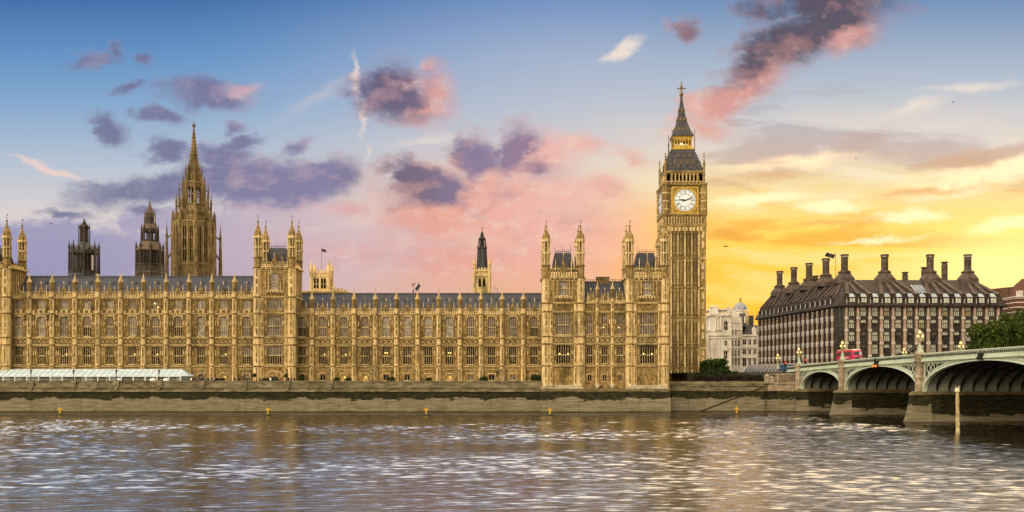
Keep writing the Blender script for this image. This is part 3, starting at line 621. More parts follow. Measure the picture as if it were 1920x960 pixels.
def sq_tower(name, xa, xb, Y, dep, zc, zp, zts, ztt, wide, zwin, arch_door=False, parent=None, sides=True, three=True, back_up=.0, base=6.5):
    xc = (xa + xb) / 2; r = 1.02; W = wide / 2
    m = MB(); ops = [(xc - W, xc + W, 12.15, 16.9), (xc - W, xc + W, 19.45, 24.7), (xc - .98, xc + .98, zwin[0], zwin[1])]
    if three: ops.append((xc - W, xc + W, 26.3, 28.8))
    if arch_door: ops.append((xc - 1.3, xc + 1.3, 6.7, 9.0))
    else:
        for s in (-1, 1): ops.append((xc + s * 3.35 - .5 if wide > 3 else xc - .5, xc + s * 3.35 + .5, 7.75, 9.35))
    m.wall(xa, xb, base, zc, Y, ops); y1 = Y + dep
    m.quad((xa, y1, base), (xa, Y, base), (xa, Y, zc), (xa, y1, zc)); m.quad((xb, Y, base), (xb, y1, base), (xb, y1, zc), (xb, Y, zc)); m.quad((xb, y1, base), (xa, y1, base), (xa, y1, zc), (xb, y1, zc))
    m.box(xa + .7, xb - .7, Y + .9, y1 - .5, base, zc, 0)
    top5 = S5 if three else 27.5
    for z in (S1, S2, S3, S4, top5):
        string(m, xa - .1, xb + .1, z, Y)
        for s, x in ((-1, xa), (1, xb)): m.box(min(x, x + s * .3), max(x, x + s * .3), Y - .3, y1, z - .34, z, 1)
    for p, q in ((xa + 1.5, xc - W - .15), (xc + W + .15, xb - 1.5)):
        for z0, z1 in ((S1 + .15, S2 - .45), (S3 + .1, S4 - .5)) + (((S4 + .2, S5 - .5),) if three else ((S4 + .2, 27.0),)): carve(m, p, q, z0, z1, Y, (), .62, .16)
    if not three: carve(m, xc - W, xc + W, S4 + .2, 27.0, Y, (), .6, .16, False)
    band(m, xa + 1.4, xb - 1.4, S2 + .05, S3 - .35, Y, 1.3)
    for s in (-1, 1):                                    # flanking niches of the top window, and the dark panels beside it
        for k in (1.5, 2.35):
            x = xc + s * k; m.box(x - .06, x + .06, Y - .16, Y, zwin[0] - .6, zwin[1] + .1, 1)
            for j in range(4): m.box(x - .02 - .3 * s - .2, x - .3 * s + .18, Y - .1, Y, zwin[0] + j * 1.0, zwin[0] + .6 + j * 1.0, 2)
        m.box(xc + s * 4.0 - .05, xc + s * 4.0 + .05, Y - .1, Y, top5, zc - .3, 1)
    m.box(xc - 2.3, xc + 2.3, Y - .3, Y, zwin[0] - .75, zwin[0] - .15, 1)
    for i in range(7): x = xc - 2.1 + i * .7; m.box(x - .14, x + .14, Y - .4, Y, zwin[0] - 1.25, zwin[0] - .2, 2 if i % 2 else 0)
    n = 6                                                # pointed hood
    pts = [(xc - 1.25 + 2.5 * i / 12, zwin[1] - .2 + .75 * math.sin(math.pi * i / 12)) for i in range(13)]
    for a, b in zip(pts, pts[1:]): m.add([(a[0], Y - .2, a[1]), (b[0], Y - .2, b[1]), (b[0], Y - .2, b[1] + .22), (a[0], Y - .2, a[1] + .22)], [(0, 1, 2, 3)], 1)
    # machicolated cornice and pierced parapet on all sides
    string(m, xa - .2, xb + .2, zc, Y, .5, .55); string(m, xa - .1, xb + .1, zc - .9, Y, .2, .2)
    k = 16
    for i in range(k): x = xa + .3 + (i + .5) * (xb - xa - .6) / k; m.box(x - .14, x + .14, Y - .35, Y, zc - .75, zc - .4, 2 if i % 2 else 1)
    for s, x in ((-1, xa), (1, xb)): m.box(min(x, x + s * .5), max(x, x + s * .5), Y - .5, y1, zc - .4, zc, 1)
    parapet(m, xa + 1.7, xb - 1.7, zc, Y - .25, zp - zc, True)
    for s, x in ((-1, xa), (1, xb)):
        m.box(min(x, x - s * .3), max(x, x - s * .3), Y + 1, y1 - 1, zc, zc + (zp - zc) * .5, 1)
        for i in range(9): yy = Y + 1.4 + i * (dep - 2.8) / 9; m.box(min(x, x - s * .25), max(x, x - s * .25), yy, yy + .45, zc + (zp - zc) * .5, zp - (0 if i % 2 else .4), 0)
        ns = 6
        for i in range(ns + 1): yy = Y + 1.2 + i * (dep - 2.4) / ns; m.box(min(x, x + s * .14), max(x, x + s * .14), yy - .08, yy + .08, S1, zc - .5, 1)
        if sides:
            for z0, z1 in ((12.2, 16.8), (19.5, 24.6)) + (((zwin[0], zwin[1]),)):
                for yy in (Y + dep * .38, Y + dep * .62): m.box(min(x, x + s * .03), max(x, x + s * .03), yy - .55, yy + .55, z0, z1, 2)
    m.box(xa, xb, y1 - .3, y1, zc, zp, 0)
    if arch_door:
        pts = [(xc - 1.3, 9.0 - 0)] + [(xc - 1.3 * math.cos(math.pi * i / 10), 8.0 + 1.0 * math.sin(math.pi * i / 10)) for i in range(11)][:6]
        m.poly([(xc - 1.3, 9.0), (xc - 1.3, 8.0), (xc - 1.05, 8.6), (xc - .6, 8.92), (xc, 9.0)], Y, Y + .4, 0); m.poly([(xc + 1.3, 9.0), (xc, 9.0), (xc + .6, 8.92), (xc + 1.05, 8.6), (xc + 1.3, 8.0)], Y, Y + .4, 0)
        pts = [(xc - 2.6 + 5.2 * i / 16, 9.1 + 1.2 * math.sin(math.pi * i / 16)) for i in range(17)]
        for a, b in zip(pts, pts[1:]): m.add([(a[0], Y - .16, a[1]), (b[0], Y - .16, b[1]), (b[0], Y - .16, b[1] + .25), (a[0], Y - .16, a[1] + .25)], [(0, 1, 2, 3)], 1)
        m.quad((xc - 1.3, Y + .45, 6.7), (xc + 1.3, Y + .45, 6.7), (xc + 1.3, Y + .45, 9), (xc - 1.3, Y + .45, 9), 3)
    T = m.build(name, PM + [IRON_D], parent, pl(parent, xc, Y, 6.7))
    lv = [z - base for z in (S1, S2, S3, S4, top5, zc)]
    for x in (xa + .75, xb - .75):
        put(buttress_mesh(0, zc - base, lv, None, 1.0), T, x, Y + .25, base)
    for s in (-1, 1): put(buttress_mesh(0, top5 - base, lv[:-1], None, .42), T, xc + s * (W + (xb - xa - 3 - wide) * .28 + .2), Y - .05, base)
    tm = turret_mesh(zc, zts, ztt)
    for x in (xa + .8, xb - .8):
        put(tm, T, x, Y + .5, zc); put(tm, T, x, y1 - .8, zc)
    L6 = 6 if wide > 3 else 4
    put(window_mesh('window', wide, 4.75, L6, 2, GL_D, gl2=GL_M if three else None, lit=None if three else [(-.9, 2.5), (1.2, 2.5)]), T, xc, Y, 12.15)
    put(window_mesh('window', wide, 5.25, L6, 2, GL_M), T, xc, Y, 19.45)
    if three: put(window_mesh('window', wide, 2.5, L6, 1, GL_M), T, xc, Y, 26.3)
    put(window_mesh('window', 1.96, zwin[1] - zwin[0], 3, 2, GL_P, True), T, xc, Y, zwin[0])
    if not arch_door:
        for s in (-1, 1): put(window_mesh('basement_window', 1.0, 1.6, 2, 1, GL_M), T, xc + s * 3.35, Y, 7.75)
    # steep slate roof with gabled dormers and a crest of finials
    m = MB(); za, zb = zp - 1.0, zp + 3.7; xi, yi = 2.2, 1.6
    a = [(xa + xi, Y + yi, za), (xb - xi, Y + yi, za), (xb - xi, y1 - yi, za), (xa + xi, y1 - yi, za)]
    b = [(xa + xi + .9, Y + yi + 1.3, zb), (xb - xi - .9, Y + yi + 1.3, zb), (xb - xi - .9, y1 - yi - 1.3, zb), (xa + xi + .9, y1 - yi - 1.3, zb)]
    m.add(a + b, [(0, 1, 5, 4), (1, 2, 6, 5), (2, 3, 7, 6), (3, 0, 4, 7), (4, 5, 6, 7)])
    for i in range(9): x = b[0][0] + i * (b[1][0] - b[0][0]) / 8; m.bar((x, b[0][1], zb), (x, b[0][1], zb + (.9 if i % 4 else 1.7)), .06, .03, 4, 1)
    m.box(b[0][0], b[1][0], b[0][1] - .05, b[0][1] + .05, zb + .35, zb + .45, 1)
    for dx in (-1.9, 0, 1.9): m.poly([(xc + dx - .36, za), (xc + dx + .36, za), (xc + dx + .36, za + 1.9), (xc + dx, za + 3.0), (xc + dx - .36, za + 1.9)], Y + yi - .3, Y + yi + 1.4, 2 if dx == 0 else 1)
    m.build('roof', [SLATE, IRON_D, STONE], T, pl(T, xc, Y + 2, za))
    return T
YT = 259.0
sq_tower('corner_tower', PX(477, YT), PX(552.5, YT), YT, 9.4, PZ(500, YT), PZ(489, YT), PZ(442, YT), PZ(407, YT), 3.6, (PZ(543, YT), PZ(511, YT)), True, palace)
sq_tower('corner_tower', PX(-59, YT), PX(17, YT), YT, 9.4, PZ(500, YT), PZ(489, YT), PZ(442, YT), PZ(405, YT), 3.6, (PZ(543, YT), PZ(511, YT)), False, palace)
# river pavilion: two towers joined by a lower block
YP = 252.6
T1 = sq_tower('pavilion_tower', PX(1018, YP), PX(1094.6, YP), YP, 9.4, PZ(519, YP), PZ(499, YP), PZ(448, YP), PZ(416, YP), 3.55, (PZ(554, YP), PZ(525, YP)), False, palace, three=False, base=5.9)
T2 = sq_tower('pavilion_tower', PX(1175, YP), PX(1252.5, YP), YP, 9.4, PZ(519, YP), PZ(499, YP), PZ(448, YP), PZ(416, YP), 3.55, (PZ(554, YP), PZ(525, YP)), False, palace, three=False, base=5.9)
YM = 253.3
def pavilion_block():
    x0, x1 = PX(1093, YM), PX(1177, YM); zt = PZ(567, YM); m = MB(); wx = [PX(p, YM) for p in (1105.8, 1134, 1162.5)]
    ops = []
    for x in wx: ops += [(x - .72, x + .72, 12.2, 16.6), (x - .72, x + .72, 19.6, 24.6), (x - .5, x + .5, 7.75, 9.35)]
    m.wall(x0, x1, 5.9, zt, YM, ops); m.box(x0, x1, YM + .9, YM + 1.2, 5.9, zt)
    es = [x0 + .3] + [(a + b) / 2 for a, b in zip(wx, wx[1:])] + [x1 - .3]
    for i, x in enumerate(wx):
        for p, q in ((es[i] + .4, x - .84), (x + .84, es[i + 1] - .4)):
            for z0, z1 in ((S1 + .15, S2 - .45), (S3 + .1, S4 - .5)): carve(m, p, q, z0, z1, YM, (), .62, .16)
        carve(m, es[i] + .4, es[i + 1] - .4, S4 + .15, zt - .5, YM, (), .6, .2, False); band(m, es[i] + .4, es[i + 1] - .4, S2 + .05, S3 - .35, YM, 1.2)
        parapet(m, es[i] + .5, es[i + 1] - .5, zt, YM - .1, 1.6)
        m.poly([(x - .8, 9.0), (x - .65, 9.0), (x - .65, 9.5), (x + .65, 9.5), (x + .65, 9.), (x + .8, 9.), (x + .8, 9.7), (x - .8, 9.7)], YM - .15, YM, 1)
    for z in (S1, S2, S3, S4, zt): string(m, x0, x1, z, YM)
    rg = m.build('pavilion_block', PM, palace, pl(palace, (x0 + x1) / 2, YM, 6.7))
    B = buttress_mesh(0, zt + 1 - 5.9, [z - 5.9 for z in (S1, S2, S3, S4)], None, .42); pn = pinnacle_mesh(5.2, .44)
    for x in es[1:-1]: put(B, rg, x, YM - .1, 5.9); put(pn, rg, x, YM - .1, zt + 1)
    w1 = window_mesh('window', 1.44, 4.4, 3, 2, GL_D); w2 = window_mesh('window', 1.44, 5., 3, 2, GL_M); w3 = window_mesh('window', 1.44, 5., 3, 2, GL_M, lit=[(-.3, 1.7)]); w0 = window_mesh('basement_window', 1., 1.6, 2, 1, GL_D)
    for i, x in enumerate(wx): put(w1, rg, x, YM, 12.2); put((w2, w3, w3)[i], rg, x, YM, 19.6); put(w0, rg, x, YM, 7.75)
    gable_roof(rg, x0, x1, YM + 1.2, zt + .6, YM + 6, PZ(529, YM + 6), YM + 12, dormers=())
    m = MB(); xc = PX(1130, YM + 6); m.box(xc - 1.6, xc + 1.6, YM + 5.4, YM + 6.8, 31, PZ(520, YM + 6)); m.box(xc - 1.75, xc + 1.75, YM + 5.3, YM + 6.9, PZ(521, YM + 6), PZ(519.4, YM + 6)); m.build('chimney', STONE_D, rg, pl(rg, xc, YM + 6, 31))
    m = MB()
    for px in [1097 + 5.2 * i for i in range(16)]: x = PX(px, YM + 6); m.bar((x, YM + 6, PZ(529, YM + 6)), (x, YM + 6, PZ(523.5, YM + 6)), .06, .04, 4)
    z = PZ(525, YM + 6); m.box(x0, x1, YM + 5.95, YM + 6.05, z, z + .1); m.build('roof_cresting', IRON_D, rg, pl(rg, xc, YM + 6, 31))
pavilion_block()
m = MB(); m.box(PX(1255, 252) - 12, PX(1253, 252), 262, 300, 6.5, 27); m.build('north_flank', STONE, palace, pl(palace, PX(1250, 252), 290, 6.7))
GL_S = glass('slit_glass', (.05, .035, .02), (.10, .07, .035), .3)
SOOT = noisy('soot_black_stone', (.035, .028, .026), (.085, .065, .055), .8, .8, (1, 1, .4), .3)
# ------------------------------------------------------------------ clock tower
def face_xf(cx, cy, ap, k, n): return Matrix.Translation((cx, cy, 0)) @ Matrix.Rotation(2 * math.pi * k / n, 4, 'Z') @ Matrix.Translation((0, -ap, 0))
def clock_tower():
    Y0 = 320.0; X = PX(1284, Y0); H = 6.35; YC = Y0 + H; z = lambda p: PZ(p, Y0)
    T = thing('clock_tower', 'tall square Gothic tower with white clock dial, gilded lantern and pointed iron spire', 'clock tower', (X, YC, 6.6))
    L = lambda zz, dx=0, dy=0: Vector((dx, dy, zz - 6.6))
    # shaft: tall panelled faces between string bands, clasping corner buttresses
    bands = [z(714), z(690), z(652), z(596), z(540), z(484), z(424)]
    m = MB()
    slits = []
    def face(front):
        f = MB(); ops = []
        for a, b in zip(bands, bands[1:]):
            for i in range(8): x = -3.85 + i * 1.1; ops.append((x - .15, x + .15, a + 1.4, b - 1.2))
        f.wall(-H, H, 6.5, bands[-1], 0, ops if front else (), .5)
        for a, b in zip(bands, bands[1:]):
            for i in range(9):
                x = -4.4 + i * 1.1; big = i % 4 == 0
                f.box(x - (.22 if big else .12), x + (.22 if big else .12), -(.5 if big else .28), 0, a + .3, b - .3, 1 if i % 2 == 0 else 0)
            for i in range(8):
                x = -3.85 + i * 1.1
                f.poly([(x - .5, b - 1.5), (x, b - .7), (x + .5, b - 1.5), (x + .5, b - .4), (x - .5, b - .4)], -.2, 0, 0)
                f.box(x - .3, x + .3, -.14, 0, a + .45, a + 1.15, 2)
                if not front: f.box(x - .2, x + .2, -.02, .1, a + 1.4, b - 1.2, 2)
            for zz in (a, a + 1.3): f.box(-H, H, -.4, 0, zz - .14, zz + .14, 0)
        return f
    for k in range(4): m.merge(face(k == 0), face_xf(0, 0, H, k, 4))
    for sx in (-1, 1):
        for sy in (-1, 1):
            m.sq(sx * (H - .65), sy * (H - .65), [(6.5, 1.0), (bands[-1], .92)], 0)
            for a in bands: m.sq(sx * (H - .65), sy * (H - .65), [(a - .3, 1.1), (a + .1, 1.12)], 1)
            for a, b in zip(bands, bands[1:]):
                for f_ in (.3, .62):
                    zc = a + (b - a) * f_; m.box(sx * (H - .65) - .4, sx * (H - .65) + .4, sy * (H - .65) - 1.06, sy * (H - .65) + 1.06, zc, zc + (b - a) * .22, 1)
    m.box(-H + .6, H - .6, -H + .6, H - .6, 6.5, bands[-1], 2)
    # corbelled cornice with a row of little arches below the clock
    zc0, zc1 = bands[-1], z(401)
    m.sq(0, 0, [(zc0 - .6, H + .2), (zc0, H + .55), (zc0 + .5, H + .55), (zc0 + .5, H + .3), (zc1 - 1, H + .3), (zc1 - .4, H + .75), (zc1, H + .75)], 0)
    for k in range(4):
        f = MB()
        for i in range(14):
            x = -5.6 + i * .86; f.box(x - .22, x + .22, -.03, .1, zc0 + .9, zc1 - 1.3, 2); f.box(x - .43 - .1, x - .43 + .1, -.3, 0, zc0 + .5, zc1 - 1.0, 1)
        for i in range(10): x = -5.2 + i * 1.15; f.box(x - .3, x + .3, -.42, 0, zc0 - 1.6, zc0 - .4, 1); f.poly([(x - .5, zc0 - 2.4), (x + .5, zc0 - 2.4), (x, zc0 - 1.4)], -.2, 0, 2)
        m.merge(f, face_xf(0, 0, H + .3, k, 4))
    sh = m.build('shaft', [STONE_T, STONE_L, STONE_D], T, local=True); sh.location = (0, 0, -6.6)
    wm = {}
    for a, b in zip(bands, bands[1:]):
        w_ = MB(); hh = b - a - 2.6
        w_.box(-.16, .16, .2, .26, 0, hh, 1); w_.box(-.16, .16, .1, .26, hh * .42, hh * .42 + .3, 0)
        me = w_.mesh('window', [STONE_T, GL_S])
        for i in range(8): link('window', me, sh, (-3.85 + i * 1.1, -H, a + 1.4))
    # clock stage
    za, zb = zc1, z(346); Hc = 6.75
    m = MB(); m.sq(0, 0, [(za, Hc - .35), (zb - .8, Hc - .35), (zb - .3, Hc + .35), (zb + .2, Hc + .45), (zb + .2, Hc - .3)], 0)
    for sx in (-1, 1):
        for sy in (-1, 1):
            m.lathe(sx * (Hc - .7), sy * (Hc - .7), [(za - 1.5, .7), (za, 1.15), (zb - .3, 1.1), (zb, 1.35), (zb + .5, 1.3), (zb + .5, .8)], 8, 0)
            for f_ in (.12, .4, .68): m.lathe(sx * (Hc - .7), sy * (Hc - .7), [(za + (zb - za) * f_, 1.14), (za + (zb - za) * (f_ + .03), 1.28), (za + (zb - za) * (f_ + .05), 1.14)], 8, 1)
    for k in range(4):
        f = MB()
        for s in (-1, 1):
            for j in range(4): f.box(s * 4.75 - .3, s * 4.75 + .3, -.05, 0, za + .8 + j * 2.1, za + 2.2 + j * 2.1, 2)
            for x in (4.25, 5.25): f.box(s * x - .1, s * x + .1, -.25, 0, za, zb - .8, 1)
        for i in range(22): x = -5.6 + i * .533; f.box(x - .15, x + .15, -.55, .1, zb - .25, zb + .1, 2 if i % 2 else 1)
        m.merge(f, face_xf(0, 0, Hc - .35, k, 4))
    cs = m.build('clock_stage', [STONE_T, STONE_L, STONE_D], T, local=True); cs.location = (0, 0, -6.6)
    ZD = z(376); R_ = 3.55
    WHITE = pbr('opal_glass', (.74, .77, .80), .3, emit=(.85, .93, 1), es=.14); BLK = pbr('clock_black', (.012, .012, .015), .5)
    def dial():
        m = MB(); y = 0                                 # gilt square surround with corner foils, opal dial, numerals, rings
        S = 4.02
        m.box(-S, S, -.35, 0, -S, S, 0)
        for a, b, c, d in ((-S - .2, S + .2, S - .15, S + .25), (-S - .2, S + .2, -S - .25, -S + .15), (-S - .25, -S + .15, -S, S), (S - .15, S + .25, -S, S)): m.box(a, b, -.6, -.1, c, d, 0)
        for a in (1, -1):
            for b in (1, -1):
                for q in ((3.3, 3.3, .42), (3.62, 2.55, .2), (2.55, 3.62, .2)): m.lathe(0, 0, [(0, .01)], 3) if 0 else m.box(a * q[0] - q[2], a * q[0] + q[2], -.40, -.35, b * q[1] - q[2], b * q[1] + q[2], 3)
                m.box(a * 3.3 - .2, a * 3.3 + .2, -.44, -.4, b * 3.3 - .2, b * 3.3 + .2, 0)
        n = 48
        def ring(r0, r1, yy, mi):
            for i in range(n):
                a, b = 2 * math.pi * i / n, 2 * math.pi * (i + 1) / n
                p = lambda r, t: (r * math.sin(t), yy, r * math.cos(t))
                m.quad(p(r0, a), p(r0, b), p(r1, b), p(r1, a), mi)
        ring(0.001, R_, -.42, 1)
        ring(R_ - .02, R_ + .28, -.50, 0); ring(R_ - .14, R_ - .02, -.44, 2); ring(R_ - .58, R_ - .5, -.44, 2); ring(1.95, 2.06, -.44, 2); ring(1.2, 1.25, -.44, 4)
        num = ['XII', 'I', 'II', 'III', 'IIII', 'V', 'VI', 'VII', 'VIII', 'IX', 'X', 'XI']
        wd = {'I': .17, 'V': .34, 'X': .34}
        def stroke(a, x0, r0, x1, r1, w):
            c, s = math.cos(a), math.sin(a); px_ = lambda x, r: (x * c + r * s, -.45, -x * s + r * c)
            dx, dr = x1 - x0, r1 - r0; l = math.hypot(dx, dr); nx, nr = -dr / l * w, dx / l * w
            m.quad(px_(x0 + nx, r0 + nr), px_(x0 - nx, r0 - nr), px_(x1 - nx, r1 - nr), px_(x1 + nx, r1 + nr), 2)
        for i, t in enumerate(num):
            a = 2 * math.pi * i / 12; tw_ = sum(wd[c] for c in t); x = -tw_ / 2; ra, rb = 2.12, 2.92
            for c in t:
                w_ = wd[c]; xm = x + w_ / 2
                if c == 'I': stroke(a, xm, ra, xm, rb, .045)
                if c == 'V': stroke(a, xm, ra, x + .04, rb, .05); stroke(a, xm, ra, x + w_ - .04, rb, .03)
                if c == 'X': stroke(a, x + .04, rb, x + w_ - .04, ra, .05); stroke(a, x + .04, ra, x + w_ - .04, rb, .03)
                x += w_
        for i in range(60): a = 2 * math.pi * i / 60; stroke(a, 0, R_ - .5, 0, R_ - .14, .05 if i % 5 == 0 else .018)
        for i in range(12): a = 2 * math.pi * (i + .5) / 12; stroke(a, 0, 1.25, 0, 2.0, .02)
        return m.mesh('clock_dial', [GILT, WHITE, BLK, STONE_D, pbr('dial_tracery', (.45, .42, .38), .6)])
    dm = dial()
    def hand(length, w_, tail):
        m = MB(); m.poly([(-w_ * .6, -tail), (w_ * .6, -tail), (w_, 0), (w_ * 1.25, length * .35), (w_ * .5, length * .8), (0, length), (-w_ * .5, length * .8), (-w_ * 1.25, length * .35), (-w_, 0)], -.06, 0)
        m.lathe(0, 0, [(-.01, .01), (0, .02)], 4)
        return m.mesh('hand', BLK)
    hm = hand(3.25, .12, .9); hh = hand(2.1, .22, .5)
    for k in (0, 3):
        d = link('clock_dial', dm, T, Vector((0, 0, ZD - 6.6)) + (Matrix.Rotation(2 * math.pi * k / 4, 4, 'Z') @ Vector((0, -(Hc - .35), 0))), 2 * math.pi * k / 4)
        for me, ang, yy in ((hm, 71, -.58), (hh, 276, -.5)):
            o = link('hand', me, d, (0, yy, 0)); o.rotation_euler = (0, R(ang), 0)
    # belfry arcade
    z0, z1 = zb + .2, z(320); Hb = 6.1
    m = MB(); m.sq(0, 0, [(z0, Hb), (z0 + .9, Hb)], 0); m.sq(0, 0, [(z1 - .9, Hb), (z1 - .5, Hb + .3), (z1, Hb + .3)], 0)
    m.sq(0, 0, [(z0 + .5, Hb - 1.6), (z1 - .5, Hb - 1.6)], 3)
    for k in range(4):
        f = MB()
        for i in range(8): x = -4.1 + i * 1.17; f.box(x - .27, x + .27, 0, .9, z0 + .9, z1 - .9, 0); f.box(x - .1, x + .1, -.2, 0, z0 + .9, z1 - .5, 1)
        for i in range(7):
            x = -3.51 + i * 1.17; f.poly([(x - .34, z1 - 1.4), (x, z1 - 1.05), (x + .34, z1 - 1.4), (x + .34, z1 - .8), (x - .34, z1 - .8)], .05, .8, 0)
        f.box(-Hb, -4.1, 0, 1.5, z0, z1 - .3, 0); f.box(4.1, Hb, 0, 1.5, z0, z1 - .3, 0)
        f.box(-Hb - .1, Hb + .1, -.28, 0, z0 + .75, z0 + .95, 1)
        for i in range(20): x = -5.5 + i * .58; f.box(x - .12, x + .12, -.25, 0, z0 + .1, z0 + .7, 2 if i % 2 else 1)
        m.merge(f, face_xf(0, 0, Hb, k, 4))
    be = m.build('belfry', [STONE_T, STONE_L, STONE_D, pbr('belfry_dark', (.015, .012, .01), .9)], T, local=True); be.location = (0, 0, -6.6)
    # lower iron roof with lucarnes
    z2 = z(278); z1r = z1
    m = MB(); m.sq(0, 0, [(z1r, 6.3), (z1r + .5, 6.2), (z1r + 1.0, 5.75), (z2, 3.55), (z2 + .4, 3.5)], 0)
    for sx in (-1, 1):
        for sy in (-1, 1):
            for i in range(8): f_ = i / 7; m.ball((sx * (5.75 - 2.2 * f_ + .05), sy * (5.75 - 2.2 * f_ + .05), z1r + 1 + (z2 - z1r - 1) * f_), .2, 2, 5, 3)
    for k in range(4):
        f = MB()
        for row, xs_ in ((.18, (-3, -1, 1, 3)), (.58, (-2, 0, 2))):
            zz = z1r + 1 + (z2 - z1r - 1) * row; off = 2.2 * row
            for x in xs_:
                f.poly([(x - .38, zz), (x + .38, zz), (x + .38, zz + .9), (x, zz + 1.6), (x - .38, zz + .9)], off - .25, off + 1.2, 1); f.poly([(x - .2, zz + .15), (x + .2, zz + .15), (x + .2, zz + .8), (x - .2, zz + .8)], off - .28, off - .24, 3)
        for i in range(24): x = -6. + i * .52; f.box(x - .1, x + .1, -.45, -.3, z1r + .3, z1r + 1.0, 2 if i % 3 == 0 else 0)
        m.merge(f, face_xf(0, 0, 5.75, k, 4))
    r1 = m.build('roof', [LEAD, STONE_G, LEAD, OLDG], T, local=True); r1.location = (0, 0, -6.6)
    # gilded open lantern
    z3 = z(250); Hl = 2.95
    m = MB(); m.sq(0, 0, [(z2 + .3, 3.7), (z2 + .7, 3.7), (z2 + .7, 3.1)], 0); m.sq(0, 0, [(z2 + .5, Hl), (z2 + 1.1, Hl)], 0); m.sq(0, 0, [(z3 - 1, Hl), (z3 - .2, Hl + .1), (z3, Hl + .5)], 0)
    for k in range(4):
        f = MB()
        for i in range(7): x = -2.7 + i * .9; f.box(x - .13, x + .13, 0, .3, z2 + 1, z3 - .8, 0)
        for i in range(6): x = -2.25 + i * .9; f.poly([(x - .34, z3 - 1.5), (x, z3 - 1.1), (x + .34, z3 - 1.5), (x + .34, z3 - .9), (x - .34, z3 - .9)], .05, .25, 0)
        f.box(-2.7, 2.7, .05, .12, z2 + 1.1, z2 + 1.9, 0)
        m.merge(f, face_xf(0, 0, Hl - .1, k, 4))
    ln = m.build('lantern', [GILT], T, local=True); ln.location = (0, 0, -6.6)
    m = MB(); m.lathe(0, 0, [(z2 + .7, .3), (z2 + 1.6, .3)], 6, 1); m.ball((0, 0, z2 + 2.6), .6, 0, 8, 6); lb = m.build('beacon_lamp', [pbr('beacon', (1, .9, .7), .4, emit=(1, .85, .5), es=2.), IRON_D], T, local=True); lb.location = (0, 0, -6.6)
    # spire
    ztip = z(141); zsp = z(242)
    m = MB(); m.sq(0, 0, [(z3 - .05, 3.4), (z3 + .5, 3.3), (zsp, 2.8), (z(233), 2.2), (z(224), 1.72), (z(215), 1.32), (z(197), .8), (z(182), .46), (z(168), .26)], 0)
    for sx in (-1, 1):
        for sy in (-1, 1):
            for i in range(11):
                f_ = i / 10; zz = zsp + (z(172) - zsp) * f_; h = np.interp(zz, [zsp, z(233), z(224), z(215), z(197), z(182), z(168)], [2.8, 2.2, 1.72, 1.32, .8, .46, .26]); m.ball((sx * h, sy * h, zz), .15 - .05 * f_, 1, 5, 3)
    for k in range(4):
        for zz, xs_, h in ((zsp + .8, (-1.3, 0, 1.3), 2.4), (zsp + 4, (-.6, .6), 1.5), (zsp + 7, (0,), 1.0)):
            f = MB()
            for x in xs_: f.poly([(x - .25, zz), (x + .25, zz), (x + .25, zz + .5), (x, zz + 1), (x - .25, zz + .5)], -.15, .6, 1)
            m.merge(f, face_xf(0, 0, h, k, 4))
    sp = m.build('spire', [LEAD, OLDG], T, local=True); sp.location = (0, 0, -6.6)
    m = MB()
    zf = z(168); m.lathe(0, 0, [(zf - .4, .28), (zf, .65), (zf + .5, .65), (zf + .9, .2), (zf + 1.2, .24), (ztip - 2.2, .2), (ztip - 2, .42), (ztip - 1.5, .42), (ztip - 1.4, .17), (ztip - .3, .15), (ztip, .1)], 8)
    zx = z(155); m.box(-1.15, 1.15, -.12, .12, zx - .14, zx + .14); m.box(-.12, .12, -1.15, 1.15, zx - .14, zx + .14)
    for a in range(4):
        c, s = math.cos(a * math.pi / 2), math.sin(a * math.pi / 2); m.bar((c * .3, s * .3, zx - 1.6), (c * 1.0, s * 1.0, zx - .9), .07, .05, 4); m.ball((c * 1.15, s * 1.15, zx), .28, 0, 5, 3)
    fi = m.build('finial', OLDG, T, local=True); fi.location = (0, 0, -6.6)
    # corner pinnacles: clock stage, belfry and lantern corners
    def pin(h, r): 
        m = MB(); m.lathe(0, 0, [(0, r), (h * .45, r), (h * .45, r * 1.4), (h * .5, r * 1.4), (h * .5, r), (h * .78, r * .25), (h * .8, r * .8), (h * .83, r * .8), (h * .84, r * .2), (h, r * .12)], 8, 0); m.box(-r * 1.1, r * 1.1, -.05, .05, h * .9, h * .93, 0); m.box(-.05, .05, -r * 1.1, r * 1.1, h * .9, h * .93, 0)
        return m.mesh('pinnacle', STONE_T)
    pa_, pb_, pc_ = pin(5.6, .42), pin(7.2, .36), pin(6.6, .2)
    for sx in (-1, 1):
        for sy in (-1, 1):
            link('pinnacle', pa_, T, L(zb + .4, sx * (Hc - .7), sy * (Hc - .7))); link('pinnacle', pb_, T, L(z1 - 1.2, sx * 6.15, sy * 6.15)); link('pinnacle', pc_, T, L(z2 + .2, sx * 3.6, sy * 3.6))
    for k in range(4):
        for x in (-2.1, 2.1): link('pinnacle', pin(3.6, .16), T, L(z1 + .2, *(Matrix.Rotation(k * math.pi / 2, 3, 'Z') @ Vector((x * 2.6, -6.3, 0)))[:2])) if False else None
clock_tower()

